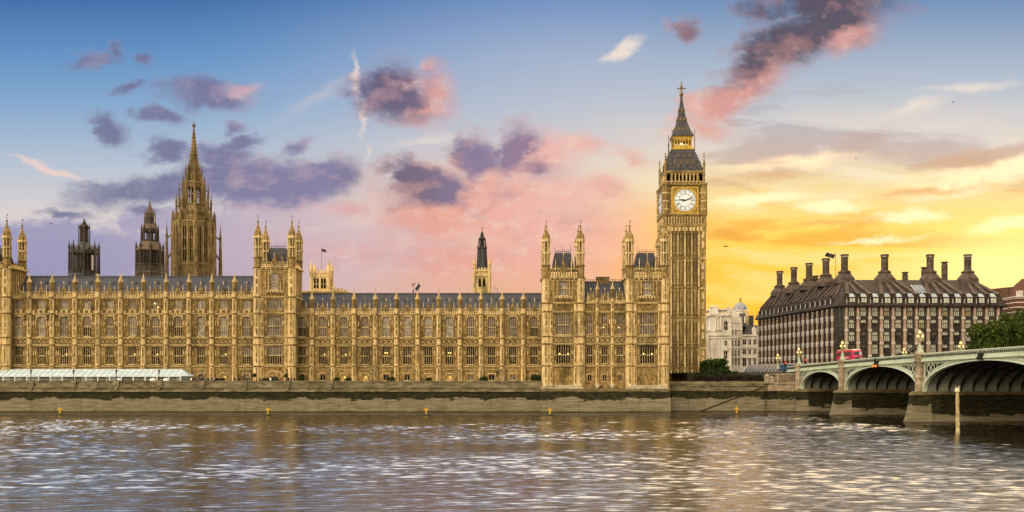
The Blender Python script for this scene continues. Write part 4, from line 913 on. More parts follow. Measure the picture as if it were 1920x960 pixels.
# ------------------------------------------------------------------ central octagonal spire tower behind the raised range
def central_tower():
    Y = 320.0; X = PX(363.5, Y); z = lambda p: PZ(p, Y); r = 6.3; n = 8
    T = thing('spire_tower', 'octagonal stone tower with tall openings and slender spire behind the palace roof', 'tower', (X, Y, 20))
    g = lambda nm, m, mt, par=T: m.build(nm, mt, par, local=True)
    Z = lambda p: z(p) - 20
    ap = r * math.cos(math.pi / 8); hw = r * math.sin(math.pi / 8)
    m = MB(); za, zb = Z(504), Z(418)
    m.lathe(0, 0, [(0, r + .5), (Z(512), r + .5), (za, r + .1)], 8, 0)
    for k in range(8):
        f = MB(); ops = [(x - .5, x + .5, za + 1.8, zb - 1.2) for x in (-1.1, 1.1)]
        f.wall(-hw, hw, za, zb, 0, ops, .8)
        for x in (-1.75, 0, 1.75): f.box(x - .16, x + .16, -.28, 0, za, zb, 1)
        for x in (-1.1, 1.1):
            f.box(x - .06, x + .06, .1, .4, za + 1.8, zb - 1.2, 1)
            for q in (.33, .62): f.box(x - .5, x + .5, .2, .5, za + 1.8 + (zb - za - 3) * q, za + 1.8 + (zb - za - 3) * q + .3, 1)
            for s in (-1, 1): f.poly([(x + s * .5, zb - 2.), (x + s * .5, zb - 1.1), (x, zb - 1.1)][::s], .05, .5, 1)
            f.box(x - .6, x + .6, -.15, 0, zb - 1.0, zb - .7, 1)
        f.box(-hw, hw, -.3, 0, zb - .35, zb, 1); f.box(-hw, hw, -.25, 0, za + .9, za + 1.2, 1)
        for i in range(5): x = -2.0 + i * 1.0; f.box(x - .25, x + .25, -.2, .2, zb, zb + (1.2 if i % 2 == 0 else .7), 0)
        m.merge(f, face_xf(0, 0, ap, k, 8))
    for k in range(8):
        a = math.pi / 8 + k * math.pi / 4; c, s = math.cos(a), math.sin(a); m.lathe(c * r, s * r, [(0, .85), (zb, .6), (zb + 2.5, .5), (zb + 4, .05)], 6, 0)
    g('belfry_stage', m, [STONE_C, STONE_F, STONE_D])
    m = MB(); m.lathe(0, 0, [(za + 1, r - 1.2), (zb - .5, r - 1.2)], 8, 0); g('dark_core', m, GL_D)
    for k in range(8):                                   # outer pinnacled piers tied in by flyers
        a = math.pi / 8 + k * math.pi / 4; c, s = math.cos(a), math.sin(a); q = r + 1.85; m = MB()
        m.lathe(c * q, s * q, [(0, .8), (Z(500), .62), (Z(447), .36), (Z(444), .46), (Z(440), .3), (Z(420), .05), (Z(412), .03)], 6, 0)
        m.bar((c * q, s * q, Z(449)), (c * r, s * r, Z(440)), .22, .25, 4, 0); m.bar((c * q, s * q, Z(490)), (c * r, s * r, Z(470)), .2, .3, 4, 0)
        g('flying_pier', m, [STONE_C])
    m = MB(); zc = Z(388); m.lathe(0, 0, [(zb - .2, r - .3), (zb + .5, 5.3), (zb + 2.6, 4.45), (zc, 3.95)], 8, 0)
    for k in range(8):
        f = MB()
        for x in (-.75, .75): f.poly([(x - .3, zb + 2.2), (x + .3, zb + 2.2), (x + .3, zb + 3), (x, zb + 3.5), (x - .3, zb + 3)], -.4, .6, 2)
        m.merge(f, face_xf(0, 0, 4.25, k, 8))
        a = math.pi / 8 + k * math.pi / 4; c, s = math.cos(a), math.sin(a); m.lathe(c * 5.3, s * 5.3, [(zb, .42), (zb + 3.2, .34), (zb + 5.6, .3), (zb + 6.2, .4), (zb + 9, .04)], 6, 0); m.bar((c * 5.3, s * 5.3, zb + 4.6), (c * 3.6, s * 3.6, zb + 6.4), .2, .2, 4, 0)
    g('shoulder', m, [STONE_C, STONE_F, STONE_D])
    m = MB(); zd = Z(344); rr = 3.25
    for k in range(8):
        a = math.pi / 8 + k * math.pi / 4; c, s = math.cos(a), math.sin(a); m.lathe(c * rr, s * rr, [(zc - .5, .55), (zd, .4), (zd + 2.8, .04)], 6, 0)
        q = rr + 1.2; m.lathe(c * q, s * q, [(zc - 1, .34), (zc + 5, .2), (zd - 1.5, .16), (zd + .2, .03)], 5, 0); m.bar((c * q, s * q, zd - 2.5), (c * rr, s * rr, zd - 1.6), .13, .13, 4, 0)
        f = MB(); w_ = rr * math.sin(math.pi / 8)
        f.box(-w_, w_, 0, .5, zc - .4, zc + .7, 0); f.box(-w_, w_, 0, .5, zd - 1.3, zd, 0); f.box(-.1, .1, .1, .4, zc, zd, 1); f.box(-w_, w_, .1, .4, (zc + zd) / 2 - .2, (zc + zd) / 2 + .15, 1)
        for sg in (-1, 1): f.poly([(sg * w_, zd - 2.2), (sg * w_, zd - 1.2), (0, zd - 1.2), (0, zd - 1.4)][::sg], .1, .45, 0)
        m.merge(f, face_xf(0, 0, rr * math.cos(math.pi / 8), k, 8))
    g('lantern', m, [STONE_C, STONE_F])
    m = MB(); ze = Z(316); m.lathe(0, 0, [(zd - .3, rr + .2), (zd + .4, rr + .1), (zd + .4, 2.45), (ze - .6, 2.05), (ze, 2.2)], 8, 0)
    for k in range(8):
        f = MB(); f.poly([(-.35, zd + .8), (.35, zd + .8), (.35, zd + 2.4), (0, zd + 3.), (-.35, zd + 2.4)], -.25, .4, 2); m.merge(f, face_xf(0, 0, 2.15, k, 8))
        a = math.pi / 8 + k * math.pi / 4; c, s = math.cos(a), math.sin(a); m.lathe(c * 2.5, s * 2.5, [(zd, .25), (ze - .5, .2), (ze + 2, .02)], 5, 0)
    g('upper_stage', m, [STONE_C, STONE_F, STONE_D])
    m = MB(); zt = Z(226); zk = Z(239)
    m.lathe(0, 0, [(ze, 1.72), (Z(293), 1.15), (Z(292), 1.3), (Z(290), 1.08), (Z(262), .56), (zk, .2), (zk + .4, .5), (zk + 1, .45), (zk + 1.2, .12), (zt - .6, .07), (zt - .5, .2), (zt, .02)], 8, 0)
    for k in range(8):
        a = math.pi / 8 + k * math.pi / 4; c, s = math.cos(a), math.sin(a)
        for i in range(13): f_ = i / 12; q = 1.74 - 1.52 * f_; m.ball((c * q, s * q, ze + (zk - ze) * f_), .17 - .06 * f_, 1, 4, 3)
    m.box(-.5, .5, -.04, .04, zt - 1.3, zt - 1.15, 1)
    g('spire', m, [STONE_C, STONE_D])
central_tower()

# ------------------------------------------------------------------ two dark ventilation towers
def vent_tower_open():
    Y = 300.0; X = PX(158, Y); Z = lambda p: PZ(p, Y) - 25; r = 4.1
    T = thing('ventilation_tower', 'dark open octagonal lantern tower with many thin posts, the shorter of the dark pair', 'tower', (X, Y, 25))
    g = lambda nm, m, mt: m.build(nm, mt, T, local=True)
    m = MB(); za, zb = Z(514), Z(471); m.lathe(0, 0, [(-8, r), (Z(524), r), (Z(518), r + .4), (za, r + .3)], 8, 0)
    m.lathe(0, 0, [(za, 2.5), (zb, 2.5)], 8, 2); g('base', m, [SLATE, SOOT, IRON_D])
    m = MB()
    for k in range(8):
        a = math.pi / 8 + k * math.pi / 4; c, s = math.cos(a), math.sin(a)
        m.lathe(c * r, s * r, [(za, .34), (zb + .6, .28), (zb + 1.0, .36), (zb + 2.6, .06), (zb + 2.8, .14), (zb + 3, .02)], 6, 0)
        f = MB(); w_ = r * math.sin(math.pi / 8)
        for x in (-.52, .52): f.box(x - .13, x + .13, 0, .25, za, zb, 0)
        f.box(-w_, w_, -.05, .3, zb - .9, zb + .1, 0); f.box(-w_, w_, 0, .3, za, za + 1.0, 0); f.box(-.4, .4, .0, .1, zb + .1, zb + .8, 0)
        m.lathe(0, 0, [(0, .01), (.01, .01)], 3) if 0 else None
        m.merge(f, face_xf(0, 0, r * math.cos(math.pi / 8), k, 8))
        b = k * math.pi / 4; m.lathe(math.cos(b) * r * .93, math.sin(b) * r * .93, [(zb, .18), (zb + 1.5, .14), (zb + 2, .02)], 5, 0)
    g('arcade', m, [SOOT])
    m = MB(); zc = Z(457); m.lathe(0, 0, [(zb - .1, r + .15), (zb + .4, r - .1), (zb + 1.2, 3.0), (zc, 1.7), (zc + .4, 1.5)], 8, 0); g('cap', m, [LEAD])
    m = MB(); zd = Z(426)
    m.lathe(0, 0, [(zc, 1.25), (zd - .5, 1.2), (zd - .2, 1.5), (zd + .1, 1.5), (zd + .8, .8), (zd + 1.8, .3), (zd + 2.6, .1), (Z(411), .05)], 8, 0)
    for k in range(8):
        a = math.pi / 8 + k * math.pi / 4; c, s = math.cos(a), math.sin(a); m.lathe(c * 1.5, s * 1.5, [(zc, .16), (zd, .14), (zd + 1.2, .02)], 5, 0)
    m.ball((0, 0, Z(417)), .25); g('upper_lantern', m, [SOOT])
vent_tower_open()
def vent_tower_louvred():
    Y = 295.0; X = PX(281, Y); Z = lambda p: PZ(p, Y) - 25; H = 3.75
    T = thing('ventilation_tower', 'taller dark ventilation tower with louvred stage and stepped pyramid top left of the spire', 'tower', (X, Y, 25))
    g = lambda nm, m, mt: m.build(nm, mt, T, local=True)
    m = MB(); za, zb = Z(497), Z(469)
    rot = R(14)
    m.lathe(0, 0, [(-8, H * 1.04), (za - .3, H * 1.04), (za, H * 1.1), (za + .3, H)], 8, 0)
    m.lathe(0, 0, [(za, H * .8), (zb, H * .8)], 8, 2)
    for k in range(8):
        a = math.pi / 8 + k * math.pi / 4; c, s = math.cos(a), math.sin(a)
        m.lathe(c * H, s * H, [(-8, .4), (zb, .32), (zb + 1.4, .26), (zb + 2.3, .04)], 6, 0); f = MB(); w_ = H * math.sin(math.pi / 8)
        for x in (-.5, .5): f.box(x - .1, x + .1, -.05, .25, -5, zb, 0)
        for i in range(9): zz = za + .5 + i * (zb - za - .9) / 9; f.box(-w_, w_, .1, .4, zz, zz + .16, 0)
        for zz in (za - 2.4, za - .2, zb - .3): f.box(-w_, w_, -.2, .2, zz, zz + .35, 1)
        m.merge(f, face_xf(0, 0, H * math.cos(math.pi / 8), k, 8))
    g('louvred_stage', m, [SOOT, STONE_G, IRON_D])
    m = MB(); zc = Z(455); m.lathe(0, 0, [(zb, H + .2), (zb + .4, H), (zc, 2.6), (zc + .2, 2.5)], 8, 0); g('shoulder_roof', m, [STONE_G])
    m = MB(); zd = Z(430)
    for k in range(8):
        a = math.pi / 8 + k * math.pi / 4; c, s = math.cos(a), math.sin(a); m.lathe(c * 2.3, s * 2.3, [(zc, .3), (zd, .25), (zd + 1.6, .03)], 6, 0)
        f = MB(); f.box(-.95, .95, 0, .3, zc, zc + .7, 0); f.box(-.95, .95, 0, .3, zd - .9, zd, 0); f.box(-.1, .1, 0, .3, zc, zd, 0); m.merge(f, face_xf(0, 0, 2.15, k, 8))
    m.lathe(0, 0, [(zc, .5), (zd, .5)], 6, 0); g('open_stage', m, [SOOT])
    m = MB(); ze = Z(401); m.lathe(0, 0, [(zd, 2.45), (zd + .4, 2.3), (zd + 1.3, 1.7), (zd + 1.3, 1.5), (ze - .3, 1.2), (ze, 1.45), (ze + .3, 1.2), (Z(390), .62), (Z(381), .15), (Z(380), .35), (Z(378), .1), (Z(370), .04)], 8, 0)
    for k in range(8):
        a = math.pi / 8 + k * math.pi / 4; c, s = math.cos(a), math.sin(a); m.lathe(c * 1.5, s * 1.5, [(zd + 1, .16), (ze, .13), (ze + 1.3, .02)], 5, 0)
        f = MB(); f.box(-.25, .25, -.04, .1, zd + 2, ze - 1, 1); m.merge(f, face_xf(0, 0, 1.36, k, 8))
    g('spirelet', m, [STONE_G, IRON_D])
vent_tower_louvred()
# ------------------------------------------------------------------ slate-capped turret tower behind the recessed range
def slate_turret():
    Y = 310.0; X = PX(904, Y); Z = lambda p: PZ(p, Y) - 22; H = 2.35
    T = thing('turret_tower', 'slim pale tower with paired arches and a dark slate upper stage behind the palace roof', 'tower', (X, Y, 22))
    g = lambda nm, m, mt: m.build(nm, mt, T, local=True)
    m = MB(); za = Z(507)
    for k in range(4):
        f = MB(); f.wall(-H, H, 0, za, 0, [(x - .42, x + .42, Z(539), Z(522)) for x in (-.65, .65)], .5)
        for x in (-.65, .65):
            for s in (-1, 1): f.poly([(x + s * .42, Z(526)), (x + s * .42, Z(522)), (x, Z(522))][::s], .05, .4, 0)
        f.box(-H, H, -.25, 0, Z(520), Z(518), 1); f.box(-H - .2, H + .2, -.35, 0, za - .6, za - .1, 1)
        for i in range(5): x = -1.8 + i * .9; f.box(x - .25, x + .25, -.1, .2, za, za + .6, 1)
        m.merge(f, face_xf(0, 0, H, k, 4))
    m.sq(0, 0, [(0, H - .6), (za - .2, H - .6)], 2); m.sq(0, 0, [(za - .1, H + .2), (za, H + .2)], 1)
    for sx in (-1, 1):
        for sy in (-1, 1): m.lathe(sx * H, sy * H, [(0, .45), (za, .4), (za + 1.4, .42), (za + 1.7, .5), (za + 3.6, .05), (za + 4, .03)], 8, 1)
    g('shaft', m, [STONE_L, STONE_L, GL_D])
    m = MB(); zb = Z(466); m.lathe(0, 0, [(za, 1.75), (zb, 1.35), (zb, 1.65), (zb + .3, 1.65), (zb + .3, 1.1)], 8, 0)
    for k in range(8): a = math.pi / 8 + k * math.pi / 4; c, s = math.cos(a), math.sin(a); m.bar((c * 1.78, s * 1.78, za), (c * 1.4, s * 1.4, zb), .09, .09, 4, 1); m.lathe(c * 1.55, s * 1.55, [(zb, .12), (zb + 1.4, .02)], 5, 1)
    g('slate_stage', m, [SLATE, IRON_D])
    m = MB(); zc = Z(448)
    for k in range(6): a = k * math.pi / 3; m.bar((math.cos(a) * 1.05, math.sin(a) * 1.05, zb), (math.cos(a) * .9, math.sin(a) * .9, zc), .2, .2, 4, 0)
    m.lathe(0, 0, [(zb, .6), (zc, .5)], 6, 0); m.lathe(0, 0, [(zc - .3, 1.1), (zc, 1.15), (zc + .6, .8), (Z(443), .45), (Z(441), .6), (Z(436), .35), (Z(434), .12), (Z(424), .04)], 8, 0); m.box(-.4, .4, -.03, .03, Z(428), Z(427.3), 0)
    g('cupola', m, [IRON_D])
slate_turret()
# ------------------------------------------------------------------ church tower with a flag, low stone range beside it
FLAGC = pbr('dark_flag', (.03, .03, .035), .8)
def flag_mesh(w, h, sway=1., mats=None):
    m = MB(); n = 8
    for sd in (0, .03):
        for i in range(n):
            p = lambda i: (w * i / n, sway * .12 * w * math.sin(i * .9) + sd, -.28 * w * (i / n) ** 1.5)
            a, b = p(i), p(i + 1); m.quad((a[0], a[1], a[2] - h), (b[0], b[1], b[2] - h * .9), (b[0], b[1], b[2]), a, 0)
    return m.mesh('cloth', mats or FLAGC)
def church_tower():
    Y = 440.0; X0, X1 = PX(582, Y), PX(617, Y); H = (X1 - X0) / 2; X = (X0 + X1) / 2; Z = lambda p: PZ(p, Y) - 20
    T = thing('church_tower', 'distant pale church tower with corner pinnacles flying a small dark flag', 'tower', (X, Y + H, 20))
    g = lambda nm, m, mt: m.build(nm, mt, T, local=True)
    m = MB(); za = Z(510)
    for k in range(4):
        f = MB(); f.wall(-H, H, 0, za, 0, [(s * 1.55 - 1.1, s * 1.55 + 1.1, Z(541), Z(522)) for s in (-1, 1)], .6)
        for s in (-1, 1):
            f.box(s * 1.55 - .12, s * 1.55 + .12, .1, .5, Z(541), Z(522), 0); f.box(s * 1.55 - 1.1, s * 1.55 + 1.1, .1, .5, Z(533), Z(532), 0)
        f.box(-H, H, -.3, 0, Z(519), Z(517.5), 1); f.box(-H, H, -.35, 0, Z(546), Z(545), 1); f.box(-H, H, -.2, 0, za - .5, za, 1)
        for i in range(6): x = -H + .8 + i * (2 * H - 1.6) / 5; f.box(x - .35, x + .35, -.1, .4, za, za + 1.0, 1)
        m.merge(f, face_xf(0, 0, H, k, 4))
    m.sq(0, 0, [(0, H - .8), (za - .2, H - .8)], 2); m.sq(0, 0, [(za - .1, H - .2), (za, H - .2)], 1)
    g('shaft', m, [STONE_L, STONE_L, GL_D])
    for sx in (-1, 1):
        for sy in (-1, 1):
            m = MB(); m.lathe(sx * (H - .3), sy * (H - .3), [(0, .95), (za + 1.2, .8), (za + 2, .6), (za + 5.6, .06)], 8, 0)
            for dx in (-.7, .7): m.lathe(sx * (H - .3) + dx, sy * (H - .3), [(za, .3), (za + 1.5, .28), (za + 3.5, .03)], 5, 0)
            g('pinnacle', m, [STONE_L])
    fp = tag(MB_pole(X, Y + H, 20 + za, 20 + Z(461), .09, 'flagpole'), 'thin flagpole rising from the distant church tower', 'flagpole')
    fl = link('flag', flag_mesh(1.9, 1.3), None, (X + .1, Y + H, 20 + Z(464))); tag(fl, 'small dark flag flying above the distant church tower', 'flag')
def MB_pole(x, y, z0, z1, r, name):
    m = MB(); m.lathe(0, 0, [(0, r * 1.6), (.4, r * 1.6), (.5, r), (z1 - z0 - .3, r * .7), (z1 - z0 - .25, r * 1.6), (z1 - z0, r * .8)], 8, 0)
    return m.build(name, IRON_D, None, (x, y, z0), local=True)
church_tower()
Y = 400.0; sb = thing('stone_building', 'low sandstone parapet with small turrets beside the church tower', 'building', (PX(622, Y), Y, 20))
m = MB(); x0, x1 = PX(560, Y), PX(650, Y); m.box(x0, x1, Y, Y + 14, 18, PZ(545.5, Y), 0); m.box(x0 - .2, x1 + .2, Y - .3, Y + 14.3, PZ(547, Y), PZ(545.6, Y) + .1, 1)
for i in range(14): x = PX(622, Y) + i * (x1 - PX(622, Y)) / 14; m.box(x, x + .7, Y - .1, Y + .5, PZ(545.5, Y), PZ(543.4, Y), 1)
m.lathe(PX(635, Y), Y + 3, [(PZ(546, Y), 3.0), (PZ(543, Y), 2.6), (PZ(541.5, Y), 1.2)], 10, 1)
m.build('parapet_wall', [STONE_F, STONE_L], sb)
for px, tip in ((625, 531), (632, 536), (639, 537)):
    m = MB(); m.lathe(PX(px, Y), Y + 1, [(PZ(547, Y), .55), (PZ(541, Y), .5), (PZ(540, Y), .65), (PZ(tip + 3, Y), .15), (PZ(tip, Y), .04)], 8); m.build('turret', STONE_L, sb)
fx = PX(785, 275); tag(MB_pole(fx, 275, 30, PZ(529, 275), .07, 'flagpole'), 'short flagpole behind the slate roof of the recessed palace range', 'flagpole')
fl = link('flag', flag_mesh(.75, 1.9), None, (fx + .05, 275, PZ(532, 275))); fl.rotation_euler = (0, R(38), 0); tag(fl, 'drooping dark flag behind the palace slate roof', 'flag')
m = MB(); vx = PX(775, 275); m.lathe(0, 0, [(0, .06), (3.6, .05), (3.62, .2), (3.9, .2), (3.95, .05), (4.6, .03)], 8); m.ball((0, 0, 2.2), .28); m.box(-.7, .7, -.03, .03, 4.1, 4.3)
tag(m.build('weathervane', IRON_D, None, (vx, 275, PZ(538, 275) - 3.6 + .2), local=True), 'small ball topped weathervane on the palace roof ridge', 'weathervane')
for px, a, b in ((927, 534, 552), (933, 538, 552)):
    m = MB(); zt = PZ(a, 272) - 29; m.bar((0, 0, 0), (0, 0, zt), .04, .03, 5)
    for q in (.7, .8, .9): m.bar((-.45, 0, zt * q), (.45, 0, zt * q), .025, .025, 4)
    tag(m.build('aerial', IRON_D, None, (PX(px, 272), 272, 29), local=True), ('taller' if a == 534 else 'shorter') + ' thin roof aerial beside the slate capped turret tower', 'aerial', 'roof aerials')
# ------------------------------------------------------------------ arched iron bridge (local frame: -y runs along it towards the near bank, +x across it)
BX, BY, BTH = 72.6, 254.0, R(2.9)
GREEN = noisy('sage_green_paint', (.42, .49, .35), (.52, .59, .44), .5, .5, (1, 1, 1), .05, (.38, .42, .31), .3)
GREEN_L = noisy('pale_green_paint', (.56, .62, .48), (.68, .72, .58), .8, .5)
GREEN_D = noisy('dark_shaded_iron', (.007, .007, .005), (.017, .017, .012), .6, .6)  # near-black tone: shade of ribs, web and soffit put into the colour
BSTONE = noisy('bridge_granite', (.33, .25, .17), (.50, .40, .29), .8, .8, (1, 1, 1), .3, (.22, .17, .11), .4, courses=(1.2, .6))
PALE = noisy('pale_pier_render', (.20, .22, .19), (.30, .31, .27), .6, .8, (1, 1, .3), .1)
bridge = thing('bridge', 'sage green iron arch bridge on tapered granite piers crossing to the far bank', 'bridge', (BX, BY, 0), BTH)
def BW(x, y, z=0.):                       # bridge frame to world
    c, s = math.cos(BTH), math.sin(BTH); return (BX + x * c - y * s, BY + x * s + y * c, z)
def zp(y): return 11.8 + 1.35 * (1 - ((-y - 125) / 125) ** 2)
piers = [0, -29.0, -67.0, -111.5, -151.0]
crown = [10.0, 10.75, 11.15, 11.35]; ZS = 5.55; BWID = 26.0
def bl(name, m, mats, parent=None, loc=None):
    return link(name, m.mesh(name, mats, loc or (0, 0, 0)), parent or bridge, loc)
for i, y in enumerate(piers):
    first = i == 0
    P = link('pier' if not first else 'abutment', None, bridge, (0, y, 0))
    m = MB()                              # tapered base with a pointed upstream nose
    def foot(z, hw, nose, x1=BWID + 2):
        return [(-nose, -hw * .6, z), (-nose, hw * .6, z), (1.1, hw, z), (x1, hw, z), (x1, -hw, z), (1.1, -hw, z)]
    prof = [(-2, 2.4, 3.3), (.0, 2.25, 3.0), (1.2, 1.95, 2.6), (3.2, 1.7, 2.2), (5.1, 1.6, 1.95), (5.1, 1.72, 2.1), (5.5, 1.65, 1.95), (5.9, 1.35, 1.4)]
    if first: prof = [(z, h + 1.2, n * .55) for z, h, n in prof]
    vs = [p for a in prof for p in foot(*a)]; n = len(prof)
    for k in range(n - 1):
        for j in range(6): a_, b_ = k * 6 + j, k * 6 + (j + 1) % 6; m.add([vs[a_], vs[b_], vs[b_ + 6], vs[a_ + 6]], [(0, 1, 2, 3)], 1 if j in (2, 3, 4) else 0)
    m.add(vs[-6:], [tuple(range(6))], 0)
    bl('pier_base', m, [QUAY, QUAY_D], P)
    m = MB(); m.box(.6, BWID, -1.15, 1.15, 5.8, zp(y) - 1.8); bl('pier_wall', m, PALE, P)
    m = MB(); r = .86 if not first else .9; zt = zp(y) + .25
    m.lathe(-.3, 0, [(5.6, r * 1.12), (6.2, r), (8.3, r), (8.35, r * 1.1), (8.6, r * 1.1), (8.65, r), (zt - 2.0, r), (zt - 1.9, r * 1.12), (zt - 1.55, r * 1.18), (zt - 1.5, r * 1.05), (zt - .6, r * 1.05), (zt - .5, r * 1.2), (zt - .1, r * 1.2), (zt, r * .9)], 8, 0)
    bl('pier_shaft', m, BSTONE, P); m = MB(); m.lathe(BWID + .75, 0, [(5.6, r), (zt - .5, r), (zt, r * .9)], 8, 0)
    bl('pier_shaft', m, BSTONE, P)
def arch_pts(a, b, zc, n=28, grow=0.):
    c, hl = (a + b) / 2, (a - b) / 2 + grow; out = []
    for i in range(n + 1):
        t = math.pi * i / n; out.append((c + hl * math.cos(t), ZS + (zc - ZS + grow) * math.sin(t) ** .86))
    return out
def arch_ring(m, inner, outer, x0, x1, mi=0):
    for (p, q), (s_, t_) in zip(zip(inner, inner[1:]), zip(outer, outer[1:])):
        m.quad((x0, p[0], p[1]), (x0, q[0], q[1]), (x0, t_[0], t_[1]), (x0, s_[0], s_[1]), mi); m.quad((x1, q[0], q[1]), (x1, p[0], p[1]), (x1, s_[0], s_[1]), (x1, t_[0], t_[1]), mi)
        m.quad((x0, q[0], q[1]), (x0, p[0], p[1]), (x1, p[0], p[1]), (x1, q[0], q[1]), mi); m.quad((x0, s_[0], s_[1]), (x0, t_[0], t_[1]), (x1, t_[0], t_[1]), (x1, s_[0], s_[1]), mi)
for i in range(4):
    a, b = piers[i] - (1.15 if i else 1.5), piers[i + 1] + 1.15; zc = crown[i]
    inn, mid, out = arch_pts(a, b, zc), arch_pts(a, b, zc, grow=.22), arch_pts(a, b, zc, grow=.75)
    S = MB()
    arch_ring(S, inn, mid, -.25, .5, 1); arch_ring(S, mid, out, -.1, .45, 0); arch_ring(S, arch_pts(a, b, zc, grow=.62), arch_pts(a, b, zc, grow=.8), -.2, -.1, 1)
    nseg = 28
    for (p, q) in zip(out, out[1:]):      # spandrel web
        for (u_, v_) in ((p, q),):
            zu, zv = zp(u_[0]) - 1.62, zp(v_[0]) - 1.62
            if u_[0] > a: u_ = (a, u_[1])
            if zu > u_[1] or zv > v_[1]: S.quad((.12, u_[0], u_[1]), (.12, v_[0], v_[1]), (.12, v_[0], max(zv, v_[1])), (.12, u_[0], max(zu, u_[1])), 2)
    for end, sg in ((a, -1), (b, 1)):     # spandrel frame, foils and rings in each corner
        S.box(-.08, .3, min(end, end + sg * .35), max(end, end + sg * .35), ZS + 1.2, zp(end) - 1.6, 0)
        L_ = abs(a - b); y1 = end + sg * L_ * .30
        for q in range(8):
            ya, yb = end + (y1 - end) * q / 8, end + (y1 - end) * (q + 1) / 8
            S.quad((-.08, ya, zp(ya) - 2.0), (-.08, yb, zp(yb) - 2.0), (-.08, yb, zp(yb) - 1.6), (-.08, ya, zp(ya) - 1.6), 0)
        def zarch(y):
            c, hl = (a + b) / 2, L_ / 2 + .75; t = max(0, 1 - ((y - c) / hl) ** 2); return ZS + (zc - ZS + .75) * (t ** .5) ** .86
        for f_, in ((.035,), (.075,), (.115,), (.155,), (.195,)):
            y = end + sg * (.35 + L_ * f_); zt_, zb_ = zp(y) - 2.0, zarch(y); g_ = zt_ - zb_
            if g_ < .3: continue
            rr = min(.8, g_ * .5, L_ * .022); zc_ = zt_ - rr
            for (r0, r1) in ((rr * .72, rr),):
                for k in range(14):
                    t0, t1 = 2 * math.pi * k / 14, 2 * math.pi * (k + 1) / 14
                    S.quad((-.05, y + r0 * math.cos(t0), zc_ + r0 * math.sin(t0)), (-.05, y + r0 * math.cos(t1), zc_ + r0 * math.sin(t1)), (-.05, y + r1 * math.cos(t1), zc_ + r1 * math.sin(t1)), (-.05, y + r1 * math.cos(t0), zc_ + r1 * math.sin(t0)), 1)
            if g_ > 2.2 * rr: S.box(-.05, .1, y - .09, y + .09, zb_, zt_ - 2 * rr, 1); S.lathe(-.02, y, [(zc_ - 2.6 * rr, .02), (zc_ - 2 * rr, .3), (zc_ - 1.5 * rr, .25), (zc_ - 1.1 * rr, .03)], 6, 3)
        if L_ > 30:
            y = end + sg * 1.15; z = zp(y) - 3.6; S.poly([(y - .45, z + .6), (y - .45, z - .2), (y, z - .8), (y + .45, z - .2), (y + .45, z + .6)], 0, .1, 3) if False else None
    sp = bl('arch_face', S, [GREEN, GREEN_L, GREEN_D, PALE])
    Rb = MB()
    for x in [2.4 + 2.3 * k for k in range(10)]:
        arch_ring(Rb, inn, arch_pts(a, b, zc, grow=.55), x - .14, x + .14, 0)
        for y in np.linspace(a, b, 12)[1:-1]: Rb.box(x - .08, x + .08, y - .08, y + .08, ZS + (zc - ZS) * math.sqrt(max(0, 1 - ((y - (a + b) / 2) / ((a - b) / 2)) ** 2)), zp(y) - 1.7)
    for y in np.linspace(a, b, 14)[2:-2]:
        z = ZS + (zc - ZS) * math.sqrt(max(0, 1 - ((y - (a + b) / 2) / ((a - b) / 2)) ** 2)); Rb.box(.5, BWID - .5, y - .1, y + .1, z + .15, z + .4)
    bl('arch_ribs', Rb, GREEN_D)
ys = np.linspace(9, -150, 108)
m = MB()
def sweep(m, prof, x_of=None, mi=0):
    """profile (x, dz below parapet top) swept along the camber"""
    for y0, y1 in zip(ys, ys[1:]):
        for (xa, da), (xb, db) in zip(prof, prof[1:]): m.quad((xa, y0, zp(y0) + da), (xa, y1, zp(y1) + da), (xb, y1, zp(y1) + db), (xb, y0, zp(y0) + db), mi)
sweep(m, [(.4, -1.0), (.4, 0), (-.42, 0), (-.42, -.16), (-.2, -.22), (-.2, -.85)], mi=1)
sweep(m, [(-.2, -.85), (-.26, -.9), (-.26, -1.2), (-.5, -1.25), (-.55, -1.5), (-.3, -1.62), (.1, -1.7)], mi=0)
for y in np.arange(8.5, -150, -.55):
    z = zp(y); m.box(-.27, -.2, y - .15, y + .15, z - .78, z - .35, 2); m.box(-.5, -.3, y - .1, y + .1, z - 1.62, z - 1.5, 0)
bl('parapet', m, [GREEN, GREEN_L, GREEN_D])
m = MB(); sweep(m, [(BWID - .4, -1.0), (BWID - .4, 0), (BWID + .42, 0), (BWID + .3, -1.6), (BWID, -1.7)], mi=0); bl('parapet', m, [GREEN])
m = MB()
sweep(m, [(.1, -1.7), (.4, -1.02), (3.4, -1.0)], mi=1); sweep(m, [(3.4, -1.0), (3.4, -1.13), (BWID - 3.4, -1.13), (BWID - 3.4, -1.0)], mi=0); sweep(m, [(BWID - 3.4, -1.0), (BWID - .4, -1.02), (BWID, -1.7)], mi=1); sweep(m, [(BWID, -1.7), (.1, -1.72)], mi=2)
bl('deck', m, [noisy('asphalt', (.04, .04, .042), (.06, .06, .06), 1.), noisy('footway_slabs', (.16, .15, .13), (.22, .2, .18), .8), GREEN_D])
m = MB()                                   # heraldic shields at the arch crowns
for i in (1, 2):
    y = (piers[i] + piers[i + 1]) / 2; z = zp(y)
    q = MB(); q.add([(-.7, y - .55, z - .6), (-.7, y + .55, z - .6), (-.75, y + .5, z - 1.4), (-.75, y, z - 1.9), (-.75, y - .5, z - 1.4)] , [(0, 1, 2, 3, 4)], 0); q.box(-.68, -.2, y - .5, y + .5, z - 1.4, z - .6, 0)
    for s in (-1, 1): q.bar((-.55, y + s * .75, z - .3), (-.6, y + s * .25, z - 1.0), .13, .1, 5, 1); q.ball((-.62, y + s * .6, z - 1.5), .3, 0, 6, 4)
    bl('shield', q, [GREEN_D, PALE])
